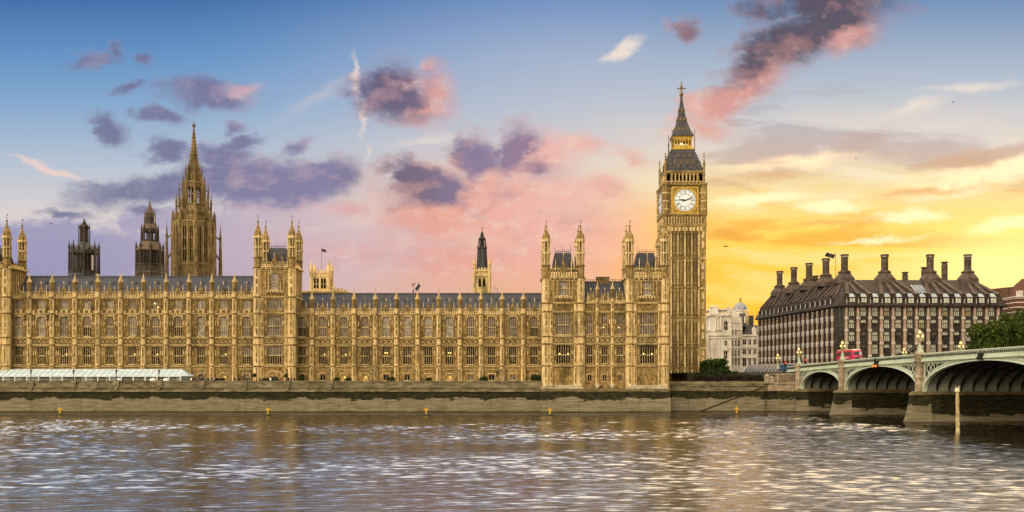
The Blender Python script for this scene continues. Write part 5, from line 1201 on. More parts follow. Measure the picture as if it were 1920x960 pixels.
# land behind the abutment: the street rising to the bridge deck
m = MB(); c = [BW(-1, 9), BW(BWID + 60, 9), BW(BWID + 60, 140), BW(-22, 140), BW(-22, 30)]
m.add([(x, y, 10.2) for x, y, _ in c] + [(x, y, 5) for x, y, _ in c], [(0, 1, 2, 3, 4), (0, 5, 6, 1), (4, 9, 5, 0)], 0)
kind(m.build('street', noisy('asphalt_street', (.045, .044, .044), (.07, .068, .065), .5)), 'structure')
ew = thing('river_wall', 'dark embankment wall continuing beyond the bridge arches', 'wall', (130, 258, 0))
m = MB(); x0 = BW(BWID + 2, 0)[0]; profile_wall(m, x0, 420, [(258, -1.5), (258.6, 5), (258.8, 9.4), (258.5, 9.5), (258.5, 10.9)], 260); m.build('wall_face', QUAY, ew)
# masonry of the landing beside the abutment
lb_ = thing('landing_stage', 'granite bridge landing with low walls and stained base beside the abutment', 'wall', (69, 255, 5))
m = MB(); xa, xb = PX(1440, 255.5), 73.3
m.box(xa, xb, 255.3, 258, 5.3, PZ(717, 255), 0); m.box(xa - .2, xb, 255.1, 258, PZ(720, 255), PZ(717.5, 255), 0); m.box(PX(1458, 255), xb, 256, 263, 5, PZ(700, 256), 0); m.box(PX(1456, 255), xb, 255.8, 263, PZ(703, 256), PZ(700, 256), 0)
for i in range(7): x = PX(1461, 256) + i * .62; m.box(x, x + .3, 255.85, 256, PZ(714, 256), PZ(705, 256), 1)
m.build('landing_wall', [BSTONE, STONE_G], lb_)
m = MB(); m.add([(xa + 1.5, 254.4, -1), (xb, 253.6, -1), (xb, 254.6, 5.4), (xa + 2.2, 255.1, 5.4)], [(0, 1, 2, 3)]); m.add([(xa + 1.5, 254.4, -1), (xa + 2.2, 255.1, 5.4), (xa + 2.2, 256, 5.4), (xa + 1.5, 256, -1)], [(0, 1, 2, 3)]); m.build('buttress_face', QUAY, lb_)
def gatepost(px, top, w, label, Y=255.4):
    m = MB(); z0 = PZ(719, Y); z1 = PZ(top, Y); h = z1 - z0
    m.sq(0, 0, [(0, w * 1.15), (.25, w * 1.15), (.3, w), (h * .62, w), (h * .66, w * 1.25), (h * .72, w * 1.25), (h * .78, w * .9), (h * .9, w * .35)], 0); m.ball((0, 0, h * .9), w * .5)
    return tag(m.build('gatepost', BSTONE, None, (PX(px, Y), Y, z0), local=True), label, 'gatepost')
gatepost(1437.5, 700, .52, 'taller square stone gatepost at the head of the river stair')
gatepost(1446.5, 705, .5, 'shorter stone gatepost with ball top near the bridge abutment')

# ------------------------------------------------------------------ lamps on the bridge
LAMPG = pbr('lamp_globe', (.95, .8, .45), .35, emit=(1, .66, .2), es=.4)
def bridge_lamp_mesh():
    T = thing('street_lamp', 'x', 'street lamp')
    m = MB(); m.sq(0, 0, [(0, .42), (.4, .42), (.5, .3), (1.2, .24)], 0); m.lathe(0, 0, [(1.2, .3), (1.35, .3), (1.4, .14), (2.3, .1), (2.35, .17), (2.5, .17), (2.55, .09), (3.3, .07)], 8, 0); m.build('post', GREEN, T, local=True)
    m = MB()
    for k in range(3):
        a = R(90 + 120 * k); c, s = math.cos(a), math.sin(a)
        p = [(0, 0, 2.2), (c * .35, s * .35, 2.1), (c * .47, s * .47, 2.3), (c * .5, s * .5, 2.65)]
        for q, w_ in zip(p, p[1:]): m.bar(q, w_, .05, .05, 5)
        m.ball((c * .25, s * .25, 2.0), .12)
    m.lathe(0, 0, [(3.2, .16), (3.4, .2), (3.45, .1)], 8); m.lathe(0, 0, [(2.0, .16), (2.2, .2), (2.3, .1)], 8); m.build('bracket', GILT, T, local=True)
    def globe(loc, r):
        m = MB(); m.lathe(0, 0, [(-r * 1.05, r * .45), (-r * .6, r * .85), (0, r), (r * .55, r * .9), (r * 1.05, r * .5)], 8, 0)
        m.lathe(0, 0, [(r * 1.0, r * .62), (r * 1.25, r * .45), (r * 1.7, .04), (r * 1.95, .02)], 8, 1); m.lathe(0, 0, [(-r * 1.4, .03), (-r * 1.05, r * .5)], 8, 1)
        return link('lantern', m.mesh('lantern', [LAMPG, GILT]), T, loc)
    for k in range(3): a = R(90 + 120 * k); globe((math.cos(a) * .5, math.sin(a) * .5, 3.0), .245)
    globe((0, 0, 3.75), .30)
    return T
LP = bridge_lamp_mesh(); LP['group'] = 'three branched lamps of the bridge'
spots = [((-.3, 0), 'gilded three branched lamp on the bridge abutment, left of the red bus'), ((-.3, -29), 'gilded three branched lamp in front of the red bus, on the first pier'),
         ((-.3, -67), 'gilded three branched lamp standing tall on the second pier'), ((BWID + .75, 0), 'gilded lamp on the far parapet beside the chariot statue'),
         ((BWID + .75, -29), 'gilded lamp on the far parapet in front of the leafy trees')]
for i, ((x, y), lab) in enumerate(spots):
    o = LP if i == 0 else copy_tree(LP); o.location = BW(x, y, zp(y) + .22); o['label'] = lab
o = copy_tree(LP, (PX(1458.5, 276), 276, 11.1), 'gilded lamp on the street, farthest left near the station canopy')

# ------------------------------------------------------------------ office block with tall chimneys
BRZ = noisy('dark_bronze', (.028, .022, .02), (.06, .048, .042), 1.2, .45, (1, 1, 1), .05, spec=.2)
BRZR = noisy('bronze_roof_plates', (.065, .046, .036), (.14, .10, .078), .9, .55, (1, 1, 1), .15, (.055, .04, .034), .3, courses=(1.1, .8), spec=.2)
PINK = noisy('pink_sandstone', (.34, .235, .18), (.47, .345, .27), .6, .8, (1, 1, .6), .15)
GL_O = glass('office_glass', (.014, .014, .013), (.055, .052, .045)); GL_B = glass('office_glass_pale', (.40, .41, .36), (.58, .57, .47), .15, .8); GL_W = glass('office_glass_warm', (.32, .26, .12), (.42, .38, .24), .2, .8)  # pale and warm panes: top-floor reflections are put into the colour
SKYG = glass('rooflight_glass', (.28, .33, .40), (.42, .47, .52), .1)
YO = 310.0; ZE = PZ(574.5, YO); ZG = 9.0
A_ = Vector((101.2, 310)); B_ = Vector((151.2, 310.6)); C_ = Vector((146, 377)); D_ = Vector((92.0, 376))
off = thing('office_building', 'dark bronze office block with pink stone piers, sloping roof and tall round chimneys', 'building', (120, 340, ZG))
def frame_of(p, q):                        # local (x along the face, y inwards, z) to world
    d = (q - p).normalized(); return Matrix(((d.x, -d.y, 0, p.x), (d.y, d.x, 0, p.y), (0, 0, 1, 0), (0, 0, 0, 1)))
FLOORS = [(ZE - 3.0, ZE - .25), (ZE - 6.75, ZE - 4.0), (ZE - 10.7, ZE - 7.6), (ZE - 14.6, ZE - 11.5), (ZE - 18.5, ZE - 15.4), (ZG, ZE - 19.2)]
def office_face(name, p, q, pitch0, pitch, wcol, wwin, front):
    Lf = (q - p).length; xf = frame_of(p, q); cols = [pitch0 + i * pitch for i in range(40) if pitch0 + i * pitch < Lf - .3]
    m = MB(); ops = []
    bays = [(a + b) / 2 for a, b in zip(cols, cols[1:])]
    for x in bays: ops += [(x - wwin / 2, x + wwin / 2, a, b) for a, b in FLOORS[:5]]
    m.wall(0, Lf, ZG, ZE, 0, ops, .55); m.box(0, Lf, 1.2, 1.5, ZG, ZE)
    for a, b in FLOORS[:5]: m.box(0, Lf, -.12, 0, a - .5, a - .3); m.box(0, Lf, -.2, 0, a - .95, a - .75)
    c = MB()
    for x in cols:
        c.sq(x, -.35, [(ZG, wcol * 1.05), (ZE - 12, wcol * .95), (ZE - .3, wcol * .72)], 0)
        for a, b in FLOORS[:5]:
            zz = a - .62; s = .36 if front else .3; c.box(x - s, x + s, -.35 - wcol - .14, -.35, zz - .38, zz + .38, 1)
            c.box(x - .13, x + .13, -.35 - wcol - .18, -.35 - wcol - .13, zz - .13, zz + .13, 2)
            if not front: c.box(x - .34, x + .34, -.7, 0, a - 1.2, a + .4, 1)
    t = MB(); t.merge(m, xf); face = t.build(name, BRZ, off, loc=off.matrix_basis.inverted() @ Vector((p.x, p.y, ZG)) if False else (p.x - 120, p.y - 340, 0))
    t = MB(); t.merge(c, xf); t.build('column', [PINK, noisy('pale_node_stone', (.5, .44, .38), (.64, .58, .5), 1.), BRZ], face) if False else None
    colm = {}
    q0 = MB(); q0.merge(c, xf)
    # one column each
    rr = random.Random(5 if front else 9); ang = math.atan2((q - p).y, (q - p).x)
    cm = MB(); x0 = cols[0]
    cm.sq(0, -.35, [(ZG, wcol * 1.05), (ZE - 12, wcol * .95), (ZE - .3, wcol * .72)], 0)
    for a, b in FLOORS[:5]:
        zz = a - .62; s = .50 if front else .34
        cm.box(-s, s, -.35 - wcol - .14, -.35, zz - .38, zz + .38, 1); cm.box(-.15, .15, -.35 - wcol - .18, -.35 - wcol - .13, zz - .15, zz + .15, 2)
        if not front: cm.box(-.3, .3, -.75, 0, a - 1.2, a + .3, 1); cm.box(-.2, .2, -.6, 0, b - .6, b - .2, 1)
    cme = cm.mesh('column', [PINK, NODE, BRZ], (0, 0, ZG))
    fo = wloc(face)
    for x in cols: w_ = xf @ Vector((x, 0, ZG)); link('column', cme, face, w_ - fo, ang)
    def win(h, gu, gl_, mull):
        w = MB(); y = .3; W = wwin / 2
        w.quad((-W, y, h * .6), (W, y, h * .6), (W, y, h), (-W, y, h), 1); w.quad((-W, y, 0), (W, y, 0), (W, y, h * .6), (-W, y, h * .6), 2)
        w.box(-W, W, y - .2, y + .02, h * .57, h * .63, 0)
        for i in range(mull + 1): x = -W + 2 * W * i / mull; w.box(x - .05, x + .05, y - .14, y + .02, 0, h * .6 if 0 < i < mull else h, 0)
        w.box(-W, W, y - .25, y + .02, -.08, .1, 0)
        return w.mesh('window', [BRZ, gu, gl_])
    vs = {}
    for fi, (a, b) in enumerate(FLOORS[:5]):
        for x in bays:
            u = rr.random()
            if front: key = (fi, 'B', 'B' if (fi < 1 and u < .8) or u < .35 else ('W' if u > .86 and fi < 3 else 'O')) if fi < 2 or u < .85 else (fi, 'M', 'O')
            else: key = (fi, 'W' if fi == 0 and u < .55 else 'M' if u < .3 else 'O', 'W' if fi == 0 and u < .4 else 'O')
            if key not in vs: vs[key] = win(b - a, {'B': GL_B, 'W': GL_W, 'O': GL_O, 'M': GL_M}[key[1]], {'B': GL_B, 'W': GL_W, 'O': GL_O, 'M': GL_M}[key[2]], 3 if front else 2)
            w_ = xf @ Vector((x, 0, a)); link('window', vs[key], face, w_ - fo, ang)
    return face
NODE = noisy('pale_node_stone', (.54, .48, .42), (.68, .62, .55), 1.)
front = office_face('front_facade', A_ + Vector((1.2, 0)), B_, .25, 3.61, .42, 1.75, True)
side = office_face('side_facade', D_, A_ - Vector((.6, -1.6)), .6, 3.62, .25, 1.7, False)
m = MB()                                   # glazed chamfered corner bay and plain back walls
for a, b in ((B_, C_), (C_, D_)): m.quad((a.x, a.y, ZG), (b.x, b.y, ZG), (b.x, b.y, ZE), (a.x, a.y, ZE), 0)
m.build('back_wall', BRZ, off); m = MB()
p, q = A_ - Vector((.6, -1.6)), A_ + Vector((1.2, 0)); xf = frame_of(p, q); t = MB(); Lf = (q - p).length
t.box(0, Lf, .1, .4, ZG, ZE, 1)
for a, b in FLOORS: t.box(-.1, Lf + .1, -.15, .1, a - .9, a - .3, 0)
for x in (0, Lf / 2, Lf): t.box(x - .12, x + .12, -.15, .1, ZG, ZE, 0)
m.merge(t, xf); m.build('corner_bay', [BRZ, GL_O], off)
# roof: steep dormer band, then long slopes up to a flat ridge
def inset(d):                              # footprint shrunk by d
    sd = d if d < 1 else .7 + (d - .7) * .40; return [A_ + Vector((sd * 1.05 - .4, d - .6)), B_ + Vector((-sd * 1.1, d - .6)), C_ + Vector((-sd, -sd)), D_ + Vector((sd * 1.1 - .5, -.3 * d))]
lv = [(ZE - .2, -.7), (ZE + .25, -.9), (ZE + .5, -.6), (ZE + 3.4, .7), (40.0, 11.2)]
m = MB(); rings = [[(v.x, v.y, z) for v in inset(d)] for z, d in lv]
for r0, r1 in zip(rings, rings[1:]):
    for k in range(4): m.quad(r0[k], r0[(k + 1) % 4], r1[(k + 1) % 4], r1[k], 0)
m.add(rings[-1], [(0, 1, 2, 3)], 0)
def slope_pt(k, f, h):                     # point on roof side k (0 front, 3 side): f along the edge, h 0..1 up the long slope
    a, b = Vector(rings[3][k]), Vector(rings[3][(k + 1) % 4]); c, d = Vector(rings[4][k]), Vector(rings[4][(k + 1) % 4])
    return a.lerp(b, f).lerp(c.lerp(d, f), h)
NF = [Vector((0, -.72, .69)), None, None, Vector((-.72, -.05, .69))]
def rib(m, p, q, w, up, h, mi):
    d = (q - p).normalized(); n = up.normalized(); s = d.cross(n).normalized() * w
    vs = [p - s, p + s, q + s * .7, q - s * .7]; m.add([tuple(v) for v in vs] + [tuple(v + n * h) for v in vs], [(4, 5, 6, 7), (0, 1, 5, 4), (1, 2, 6, 5), (2, 3, 7, 6), (3, 0, 4, 7)], mi)
chf = [(106.1, 321.6), (118.9, 321.6), (133.4, 321.6), (145.4, 321.6)]; chs = [(103.4, 332), (101.7, 345), (100.0, 357.5), (98.3, 370)]
rf = Vector(rings[3][0]); edge0 = (Vector(rings[3][1]) - rf).length
for i in range(14):                        # ducts gathered fan-wise from every pier to the nearest chimney
    f = (1.4 + i * 3.61) / edge0
    if f > 1: continue
    p = slope_pt(0, min(f, .99), .01); c = min(chf, key=lambda c: abs(c[0] - p.x)); fx_ = (c[0] + (p.x - c[0]) * .42 - rings[4][0][0]) / (rings[4][1][0] - rings[4][0][0]); tgt = slope_pt(0, min(max(fx_, .01), .99), .97); rib(m, p, tgt, .62, NF[0], .6, 2)
e3 = (Vector(rings[3][0]) - Vector(rings[3][3])).length
for i in range(18):
    f = (1. + i * 3.62) / e3
    p = slope_pt(3, min(f, .99), .01); c = min(chs + [(104.6, 322)], key=lambda c: abs(c[1] - p.y)); fy_ = (p.y + (c[1] - p.y) * .4 - rings[4][3][1]) / (rings[4][0][1] - rings[4][3][1]); tgt = slope_pt(3, min(max(fy_, .01), .99), .97); rib(m, p, tgt, .55, NF[3], .6, 2)
for i in range(13):                        # small piers and pale vent slots on the dormer band
    x = A_.x + 1.4 + i * 3.61; m.box(x - .5, x + .5, 308.95, 310.4, ZE + .4, ZE + 3.2, 0)
    m.box(x - .1, x + .12, 308.9, 309.0, ZE + .9, ZE + 2.2, 1)
roof = m.build('roof', [noisy('dark_roof_plates', (.035, .026, .022), (.085, .062, .05), .9, .55, (1, 1, 1), .15, courses=(1.1, .8)), pbr('pale_vent', (.5, .48, .45), .5), BRZR], off)  # base darker than the ribs: shade between ribs put into the colour
ro = wloc(roof)
dm_ = MB(); dm_.box(-.95, .95, -.65, .8, .35, 2.2, 0); dm_.quad((-.8, -.68, .5), (.8, -.68, .5), (.8, -.68, 2.0), (-.8, -.68, 2.0), 1); dm_.box(-.05, .05, -.72, -.66, .5, 2., 0); dm_.add([(-.95, -.6, 2.35), (.95, -.6, 2.35), (.6, .55, 3.5), (-.6, .55, 3.5)], [(0, 1, 2, 3)], 2); dm_.box(-1., 1., -.75, .7, 2.2, 2.36, 0)
dme = dm_.mesh('dormer', [BRZ, GL_B, SKYG])
for i in range(13): link('dormer', dme, roof, Vector((A_.x + 3.2 + i * 3.61, 309.9, ZE + .5)) - ro)
dm2 = MB(); dm2.box(-.4, .4, -.5, .8, .35, 2.3, 0); dm2.quad((-.3, -.53, .5), (.3, -.53, .5), (.3, -.53, 2.1), (-.3, -.53, 2.1), 1)
dm2e = dm2.mesh('dormer', [BRZ, GL_B]); ang3 = math.atan2((A_ - D_).y, (A_ - D_).x)
for i in range(17): p = Vector(rings[2][3]).lerp(Vector(rings[2][0]), (2.8 + i * 3.62) / e3); link('dormer', dm2e, roof, p + Vector((.5, 0, 0)) - ro, ang3)
def skylight(k, f0, f1, h0, h1):
    m = MB(); up = NF[k] * .3; q = [slope_pt(k, f0, h0) + up, slope_pt(k, f1, h0) + up, slope_pt(k, f1, h1) + up, slope_pt(k, f0, h1) + up]
    m.add([tuple(v) for v in q], [(0, 1, 2, 3)], 0)
    for i in range(6): t_ = i / 5; rib(m, q[0].lerp(q[1], t_), q[3].lerp(q[2], t_), .09, NF[k], .15, 1)
    m.build('skylight', [SKYG, BRZ], roof, (0, 0, 0)) if False else link('skylight', m.mesh('skylight', [SKYG, BRZ], tuple(ro + (q[0] - ro))), roof, q[0] - ro)
skylight(0, .475, .565, .12, .62); skylight(3, .50, .545, .3, .85); skylight(3, .72, .77, .3, .85); skylight(3, .27, .31, .3, .8)
def chimney_mesh(hs, base=True, r=1.08):
    m = MB(); h0 = 3.2 if base else .4
    if base: m.lathe(0, 0, [(-1.2, 3.3), (.3, 3.25), (.7, 3.0), (1.9, 1.9), (2.3, 1.75), (2.3, 2.05), (2.75, 2.05), (2.8, 1.5), (h0, 1.25)], 16, 0)
    m.lathe(0, 0, [(h0 - .3, r), (h0 + hs - .9, r), (h0 + hs - .9, r * 1.06), (h0 + hs - .8, r * 1.06)], 14, 0)
    for i in range(5): z = h0 + hs * i / 5.5; m.lathe(0, 0, [(z, r * 1.0), (z + .04, r * 1.05), (z + .12, r * 1.05), (z + .16, r)], 14, 0)
    zt = h0 + hs - .8
    for k in range(10): a = k * math.pi / 5; m.bar((math.cos(a) * r, math.sin(a) * r, zt), (math.cos(a) * r * 1.1, math.sin(a) * r * 1.1, zt + .65), .12, .12, 4, 0)
    m.lathe(0, 0, [(zt, r * .75), (zt + .65, r * .75)], 12, 1); m.lathe(0, 0, [(zt + .6, r * 1.2), (zt + .8, r * 1.25), (zt + .9, r * 1.1)], 14, 0)
    if base:
        for k in range(10): a = k * math.pi / 5; m.bar((math.cos(a) * 3.2, math.sin(a) * 3.2, .3), (math.cos(a) * 1.85, math.sin(a) * 1.85, 2.0), .12, .1, 4, 0)
    return m.mesh('chimney', [BRZR, pbr('painted_sky_gap', (.75, .72, .66), .6)])  # pale core painted as bright sky showing between the cap posts
cm1, cm2 = chimney_mesh(4.9), chimney_mesh(4.4, False, .95)
for i, (x, y) in enumerate(chf + chs): link('chimney', cm1, roof, Vector((x, y, 40.0)) - ro, i * .4)
for px, py, Y in ((1529, 517, 345), (1697, 510, 352), (1733, 501, 340), (1771, 491, 334)):
    c = MB(); zt = PZ(py, Y); b = px != 1697; h = zt - 40
    c.lathe(0, 0, ([(-1, 2.6), (.5, 2.4), (1.2, 1.2)] if px == 1771 else []) + [(-1 if px != 1771 else 1.2, 1.0), (h - .9, 1.0), (h - .9, .8), (h - .3, .8), (h - .35, 1.2), (h, 1.2)], 14, 0); link('chimney', c.mesh('chimney', BRZR), roof, Vector((PX(px, Y), Y, 40)) - ro)
fx, fy = PX(1567, 330), 330.; fp = tag(MB_pole(fx, fy, 38.5, PZ(473, fy), .09, 'flagpole'), 'tall flagpole among the office block chimneys', 'flagpole')
fl = link('flag', flag_mesh(2.9, 1.5), None, (fx - .1, fy, PZ(479, fy))); fl.rotation_euler = (0, R(-35), R(180)); tag(fl, 'dark flag blowing left from the pole among the chimneys', 'flag')
# arcade canopy of curved ribs along the foot of the office block
cn = thing('canopy', 'glass arcade canopy of pale curved ribs along the foot of the office block', 'canopy', (92, 320, 9))
m = MB(); p0, p1 = Vector((97.2, 308)), Vector((90.2, 372)); p1 = Vector((PX(1402, 340), 340)); p0 = Vector((PX(1615, 285), 285))
nr = 30
for i in range(nr):
    p = p0.lerp(p1, i / (nr - 1)); pts = [(0, 9.0), (.1, 10.4), (.6, 11.6), (1.5, 12.6), (2.8, 13.2)]
    for (a, za), (b, zb) in zip(pts, pts[1:]): m.bar((p.x + a - 1.5, p.y, za), (p.x + b - 1.5, p.y, zb), .13, .12, 5, 0)
for (a, za), (b, zb) in zip(pts, pts[1:]): m.quad((p0.x + a - 1.45, p0.y, za - .05), (p1.x + a - 1.45, p1.y, za - .05), (p1.x + b - 1.45, p1.y, zb - .05), (p0.x + b - 1.45, p0.y, zb - .05), 1)
m.bar((p0.x + 1.2, p0.y, 13.2), (p1.x + 1.2, p1.y, 13.2), .15, .15, 5, 0)
m.build('canopy_ribs', [pbr('grey_canopy_metal', (.36, .33, .29), .5), glass('canopy_glass', (.05, .045, .04), (.12, .1, .09))], cn)
# ------------------------------------------------------------------ pale government buildings behind the clock tower's street
WHT = noisy('pale_portland_stone', (.56, .50, .44), (.74, .68, .60), .5, .8, (1, 1, .5), .2, (.42, .37, .32), .3)
def office_windows(parent, me, pts):
    po = wloc(parent)
    for p in pts: link('window', me, parent, Vector(p) - po)
def plain_window(w, h, arch=False):
    m = MB(); m.quad((-w / 2, .25, 0), (w / 2, .25, 0), (w / 2, .25, h), (-w / 2, .25, h), 1); m.box(-.06, .06, .12, .26, 0, h, 0); m.box(-w / 2, w / 2, .12, .26, h * .5, h * .5 + .12, 0)
    m.box(-w / 2 - .25, w / 2 + .25, -.25, .25, -.3, 0, 0); m.box(-w / 2 - .3, w / 2 + .3, -.25, .2, h, h + .3, 0)
    for s in (-1, 1): m.box(min(s * w / 2, s * (w / 2 + .25)), max(s * w / 2, s * (w / 2 + .25)), -.12, .25, 0, h, 0)
    if arch:
        for s in (-1, 1): m.poly([(s * w / 2, h), (s * w / 2, h - w * .5), (s * w * .36, h - w * .18), (0, h)][::-s], .1, .24, 0)
    return m.mesh('window', [WHT, GL_D])
def palazzo():
    Y = 470.; k = Y / F; X = lambda p: PX(p, Y); Z = lambda p: PZ(p, Y)
    T = thing('government_building', 'white classical building with arched window, columns and balustrade beside the clock tower', 'building', (X(1348), Y, 10))
    m = MB(); x0, x1 = X(1334), X(1371)
    aw = (X(1357.5), X(1364.5), Z(619), Z(601.5)); w2 = (X(1358), X(1363.5), Z(648), Z(639)); w3 = (X(1357.5), X(1364), Z(672), Z(658.5))
    m.wall(x0, x1, 8, Z(590), Y, [aw, w2, w3], .8); m.box(x0, x1, Y + 1.2, Y + 22, 8, Z(590))
    m.quad((x0 - .03, Y + 22, 8), (x0 - .03, Y, 8), (x0 - .03, Y, Z(590)), (x0 - .03, Y + 22, Z(590)))
    for z, h, d in ((Z(590), 1.1, 1.0), (Z(627), 1.2, .9), (Z(633), .7, .6), (Z(580), .5, .5), (Z(652), .4, .3), (Z(621), .4, .3)): m.box(x0 - d, x1 + .2, Y - d, Y + 20, z - h * .5, z + h * .5)
    for i in range(14): x = x0 + .4 + i * (x1 - x0) / 14; m.lathe(x, Y - .1, [(Z(589), .14), (Z(586), .24), (Z(584), .12), (Z(581), .2)], 6)
    m.sq(X(1338.5), Y + .5, [(Z(590), 1.9), (Z(577), 1.7), (Z(576.5), 1.95), (Z(575), 1.95), (Z(574), .8)]); m.sq(X(1368), Y + .5, [(Z(590), 1.2), (Z(578), 1.1), (Z(576.6), 1.3), (Z(576), .6)])
    for px in (1341.5, 1346, 1350.5): m.lathe(X(px), Y - .45, [(Z(619), .55), (Z(618), .5), (Z(595), .42), (Z(594), .6), (Z(592.5), .62)], 10)
    for px in (1338, 1343, 1348, 1353): m.box(X(px) - .45, X(px) + .45, Y - .35, Y, Z(690), Z(634))
    m.poly([(X(1354.5), Z(657)), (X(1367), Z(657)), (X(1360.8), Z(652.5))], Y - .7, Y + .1)
    pts = [(X(1361) + (1.35) * math.cos(math.pi * i / 10), Z(605) + 1.45 * math.sin(math.pi * i / 10)) for i in range(11)]
    for a, b in zip(pts, pts[1:]): m.box(min(a[0], b[0]), max(a[0], b[0]) + .05, Y - .3, Y, min(a[1], b[1]), max(a[1], b[1]) + .35)
    # lower wing to the left, set back
    x2 = X(1310); m.box(x2, x0, Y + 3, Y + 20, 8, Z(620)); m.box(x2, x0, Y + 2.3, Y + 20, Z(620), Z(617)); m.box(x2, x0, Y + 2.6, Y + 20, Z(640), Z(638))
    for i in range(5): x = X(1321) + i * 1.05; m.box(x, x + .45, Y + 2.7, Y + 3, Z(690), Z(622))
    m.build('wall', WHT, T)
    for o, ar in ((aw, True), (w2, False), (w3, False)): office_windows(T, plain_window(o[1] - o[0], o[3] - o[2], ar), [((o[0] + o[1]) / 2, Y, o[2])])
    lw = plain_window(1.2, 3.2); office_windows(T, lw, [(X(p), Y + 3, Z(z)) for p in (1323.5, 1330) for z in (662, 684)])
palazzo()
def mansion():
    Y = 495.; X = lambda p: PX(p, Y); Z = lambda p: PZ(p, Y)
    T = thing('mansion_block', 'white Victorian block with bay windows, gables and slate mansards left of the dark office', 'building', (X(1398), Y, 10))
    m = MB(); xa, xb, xc = X(1369), X(1392), X(1424)
    flo = [(685, 672), (668.5, 656), (650, 638), ]; ops = []; pw_ = []
    for a, b in flo:
        for p in (1373.5, 1379, 1385): ops.append((X(p) - .5, X(p) + .5, Z(a), Z(b)))
    for p in (1374, 1380.5): ops.append((X(p) - .5, X(p) + .5, Z(629), Z(621)))
    m.wall(xa, xb, 8, Z(604), Y, ops, .5)
    ops2 = []
    for a, b in ((686, 672), (664, 655), (646, 636.5)):
        for p in (1396.5, 1406.5, 1416): ops2.append((X(p) - (.85 if p < 1400 else .6), X(p) + (.85 if p < 1400 else .6), Z(a), Z(b)))
    m.wall(xb, xc, 8, Z(628), Y + 1, ops2, .5)
    m.box(xa, xb, Y + 1.5, Y + 16, 8, Z(604)); m.box(xb, xc, Y + 2, Y + 16, 8, Z(628)); m.quad((xa - .03, Y + 16, 8), (xa - .03, Y, 8), (xa - .03, Y, Z(604)), (xa - .03, Y + 16, Z(604)))
    for z in (Z(669.5), Z(652), Z(633), Z(618)): m.box(xa - .5, xb, Y - .7, Y, z - .3, z + .3); 
    for z in (Z(669.5), Z(650.5), Z(628.5)): m.box(xb, xc, Y + .3, Y + 1, z - .35, z + .35)
    for p in (1371, 1376.3, 1382, 1389): m.box(X(p) - .3, X(p) + .3, Y - .35, Y, 8, Z(606))
    # stepped gable with little obelisks
    m.poly([(xa, Z(604)), (X(1390), Z(604)), (X(1390), Z(597)), (X(1387), Z(597)), (X(1386), Z(590)), (X(1379), Z(585)), (X(1373), Z(590)), (X(1372), Z(597)), (xa, Z(597))], Y, Y + 1.2)
    m.box(X(1369), X(1390), Y - .4, Y, Z(605), Z(603)); m.box(X(1376), X(1383), Y - .2, Y, Z(600), Z(592))
    for p in (1370, 1389.5, 1397): m.sq(X(p), Y + .3, [(Z(606), .4), (Z(598), .35), (Z(592), .05)])
    m.poly([(X(1411), Z(628)), (X(1419), Z(628)), (X(1419), Z(617)), (X(1415), Z(612)), (X(1411), Z(617))], Y + .7, Y + 3)
    m.build('wall', WHT, T)
    r = MB(); r.add([(X(1389), Y + .6, Z(612)), (X(1401), Y + .6, Z(612)), (X(1400), Y + 3, Z(587)), (X(1390), Y + 3, Z(587)), (X(1389), Y + 14, Z(612)), (X(1401), Y + 14, Z(612)), (X(1400), Y + 12, Z(587)), (X(1390), Y + 12, Z(587))], [(0, 1, 2, 3), (1, 5, 6, 2), (4, 0, 3, 7), (5, 4, 7, 6), (3, 2, 6, 7)])
    r.add([(X(1397), Y + 1, Z(628)), (xc, Y + 1, Z(628)), (xc, Y + 4, Z(609)), (X(1400), Y + 4, Z(609)), (X(1397), Y + 14, Z(628)), (xc, Y + 14, Z(628)), (xc, Y + 11, Z(609)), (X(1400), Y + 11, Z(609))], [(0, 1, 2, 3), (1, 5, 6, 2), (4, 0, 3, 7), (5, 4, 7, 6), (3, 2, 6, 7)])
    r.box(X(1406), X(1426), Y + 14, Y + 22, Z(625), Z(588)); r.build('roof', LEAD, T)
    c = MB(); c.box(X(1403), X(1411), Y + 8, Y + 10.5, Z(612), Z(583)); c.box(X(1402.4), X(1411.6), Y + 7.8, Y + 10.7, Z(584), Z(581)); [c.lathe(X(p), Y + 9, [(Z(581), .3), (Z(578.5), .25)], 8) for p in (1404.5, 1407, 1409.5)]; c.build('chimney', STONE_L, T)
    me = plain_window(1.0, Z(672) - Z(685)); me2 = plain_window(1.2, Z(655) - Z(664))
    for o in ops: office_windows(T, plain_window(o[1] - o[0], o[3] - o[2]), [((o[0] + o[1]) / 2, Y, o[2])])
    for o in ops2: office_windows(T, plain_window(o[1] - o[0], o[3] - o[2]), [((o[0] + o[1]) / 2, Y + 1, o[2])])
mansion()
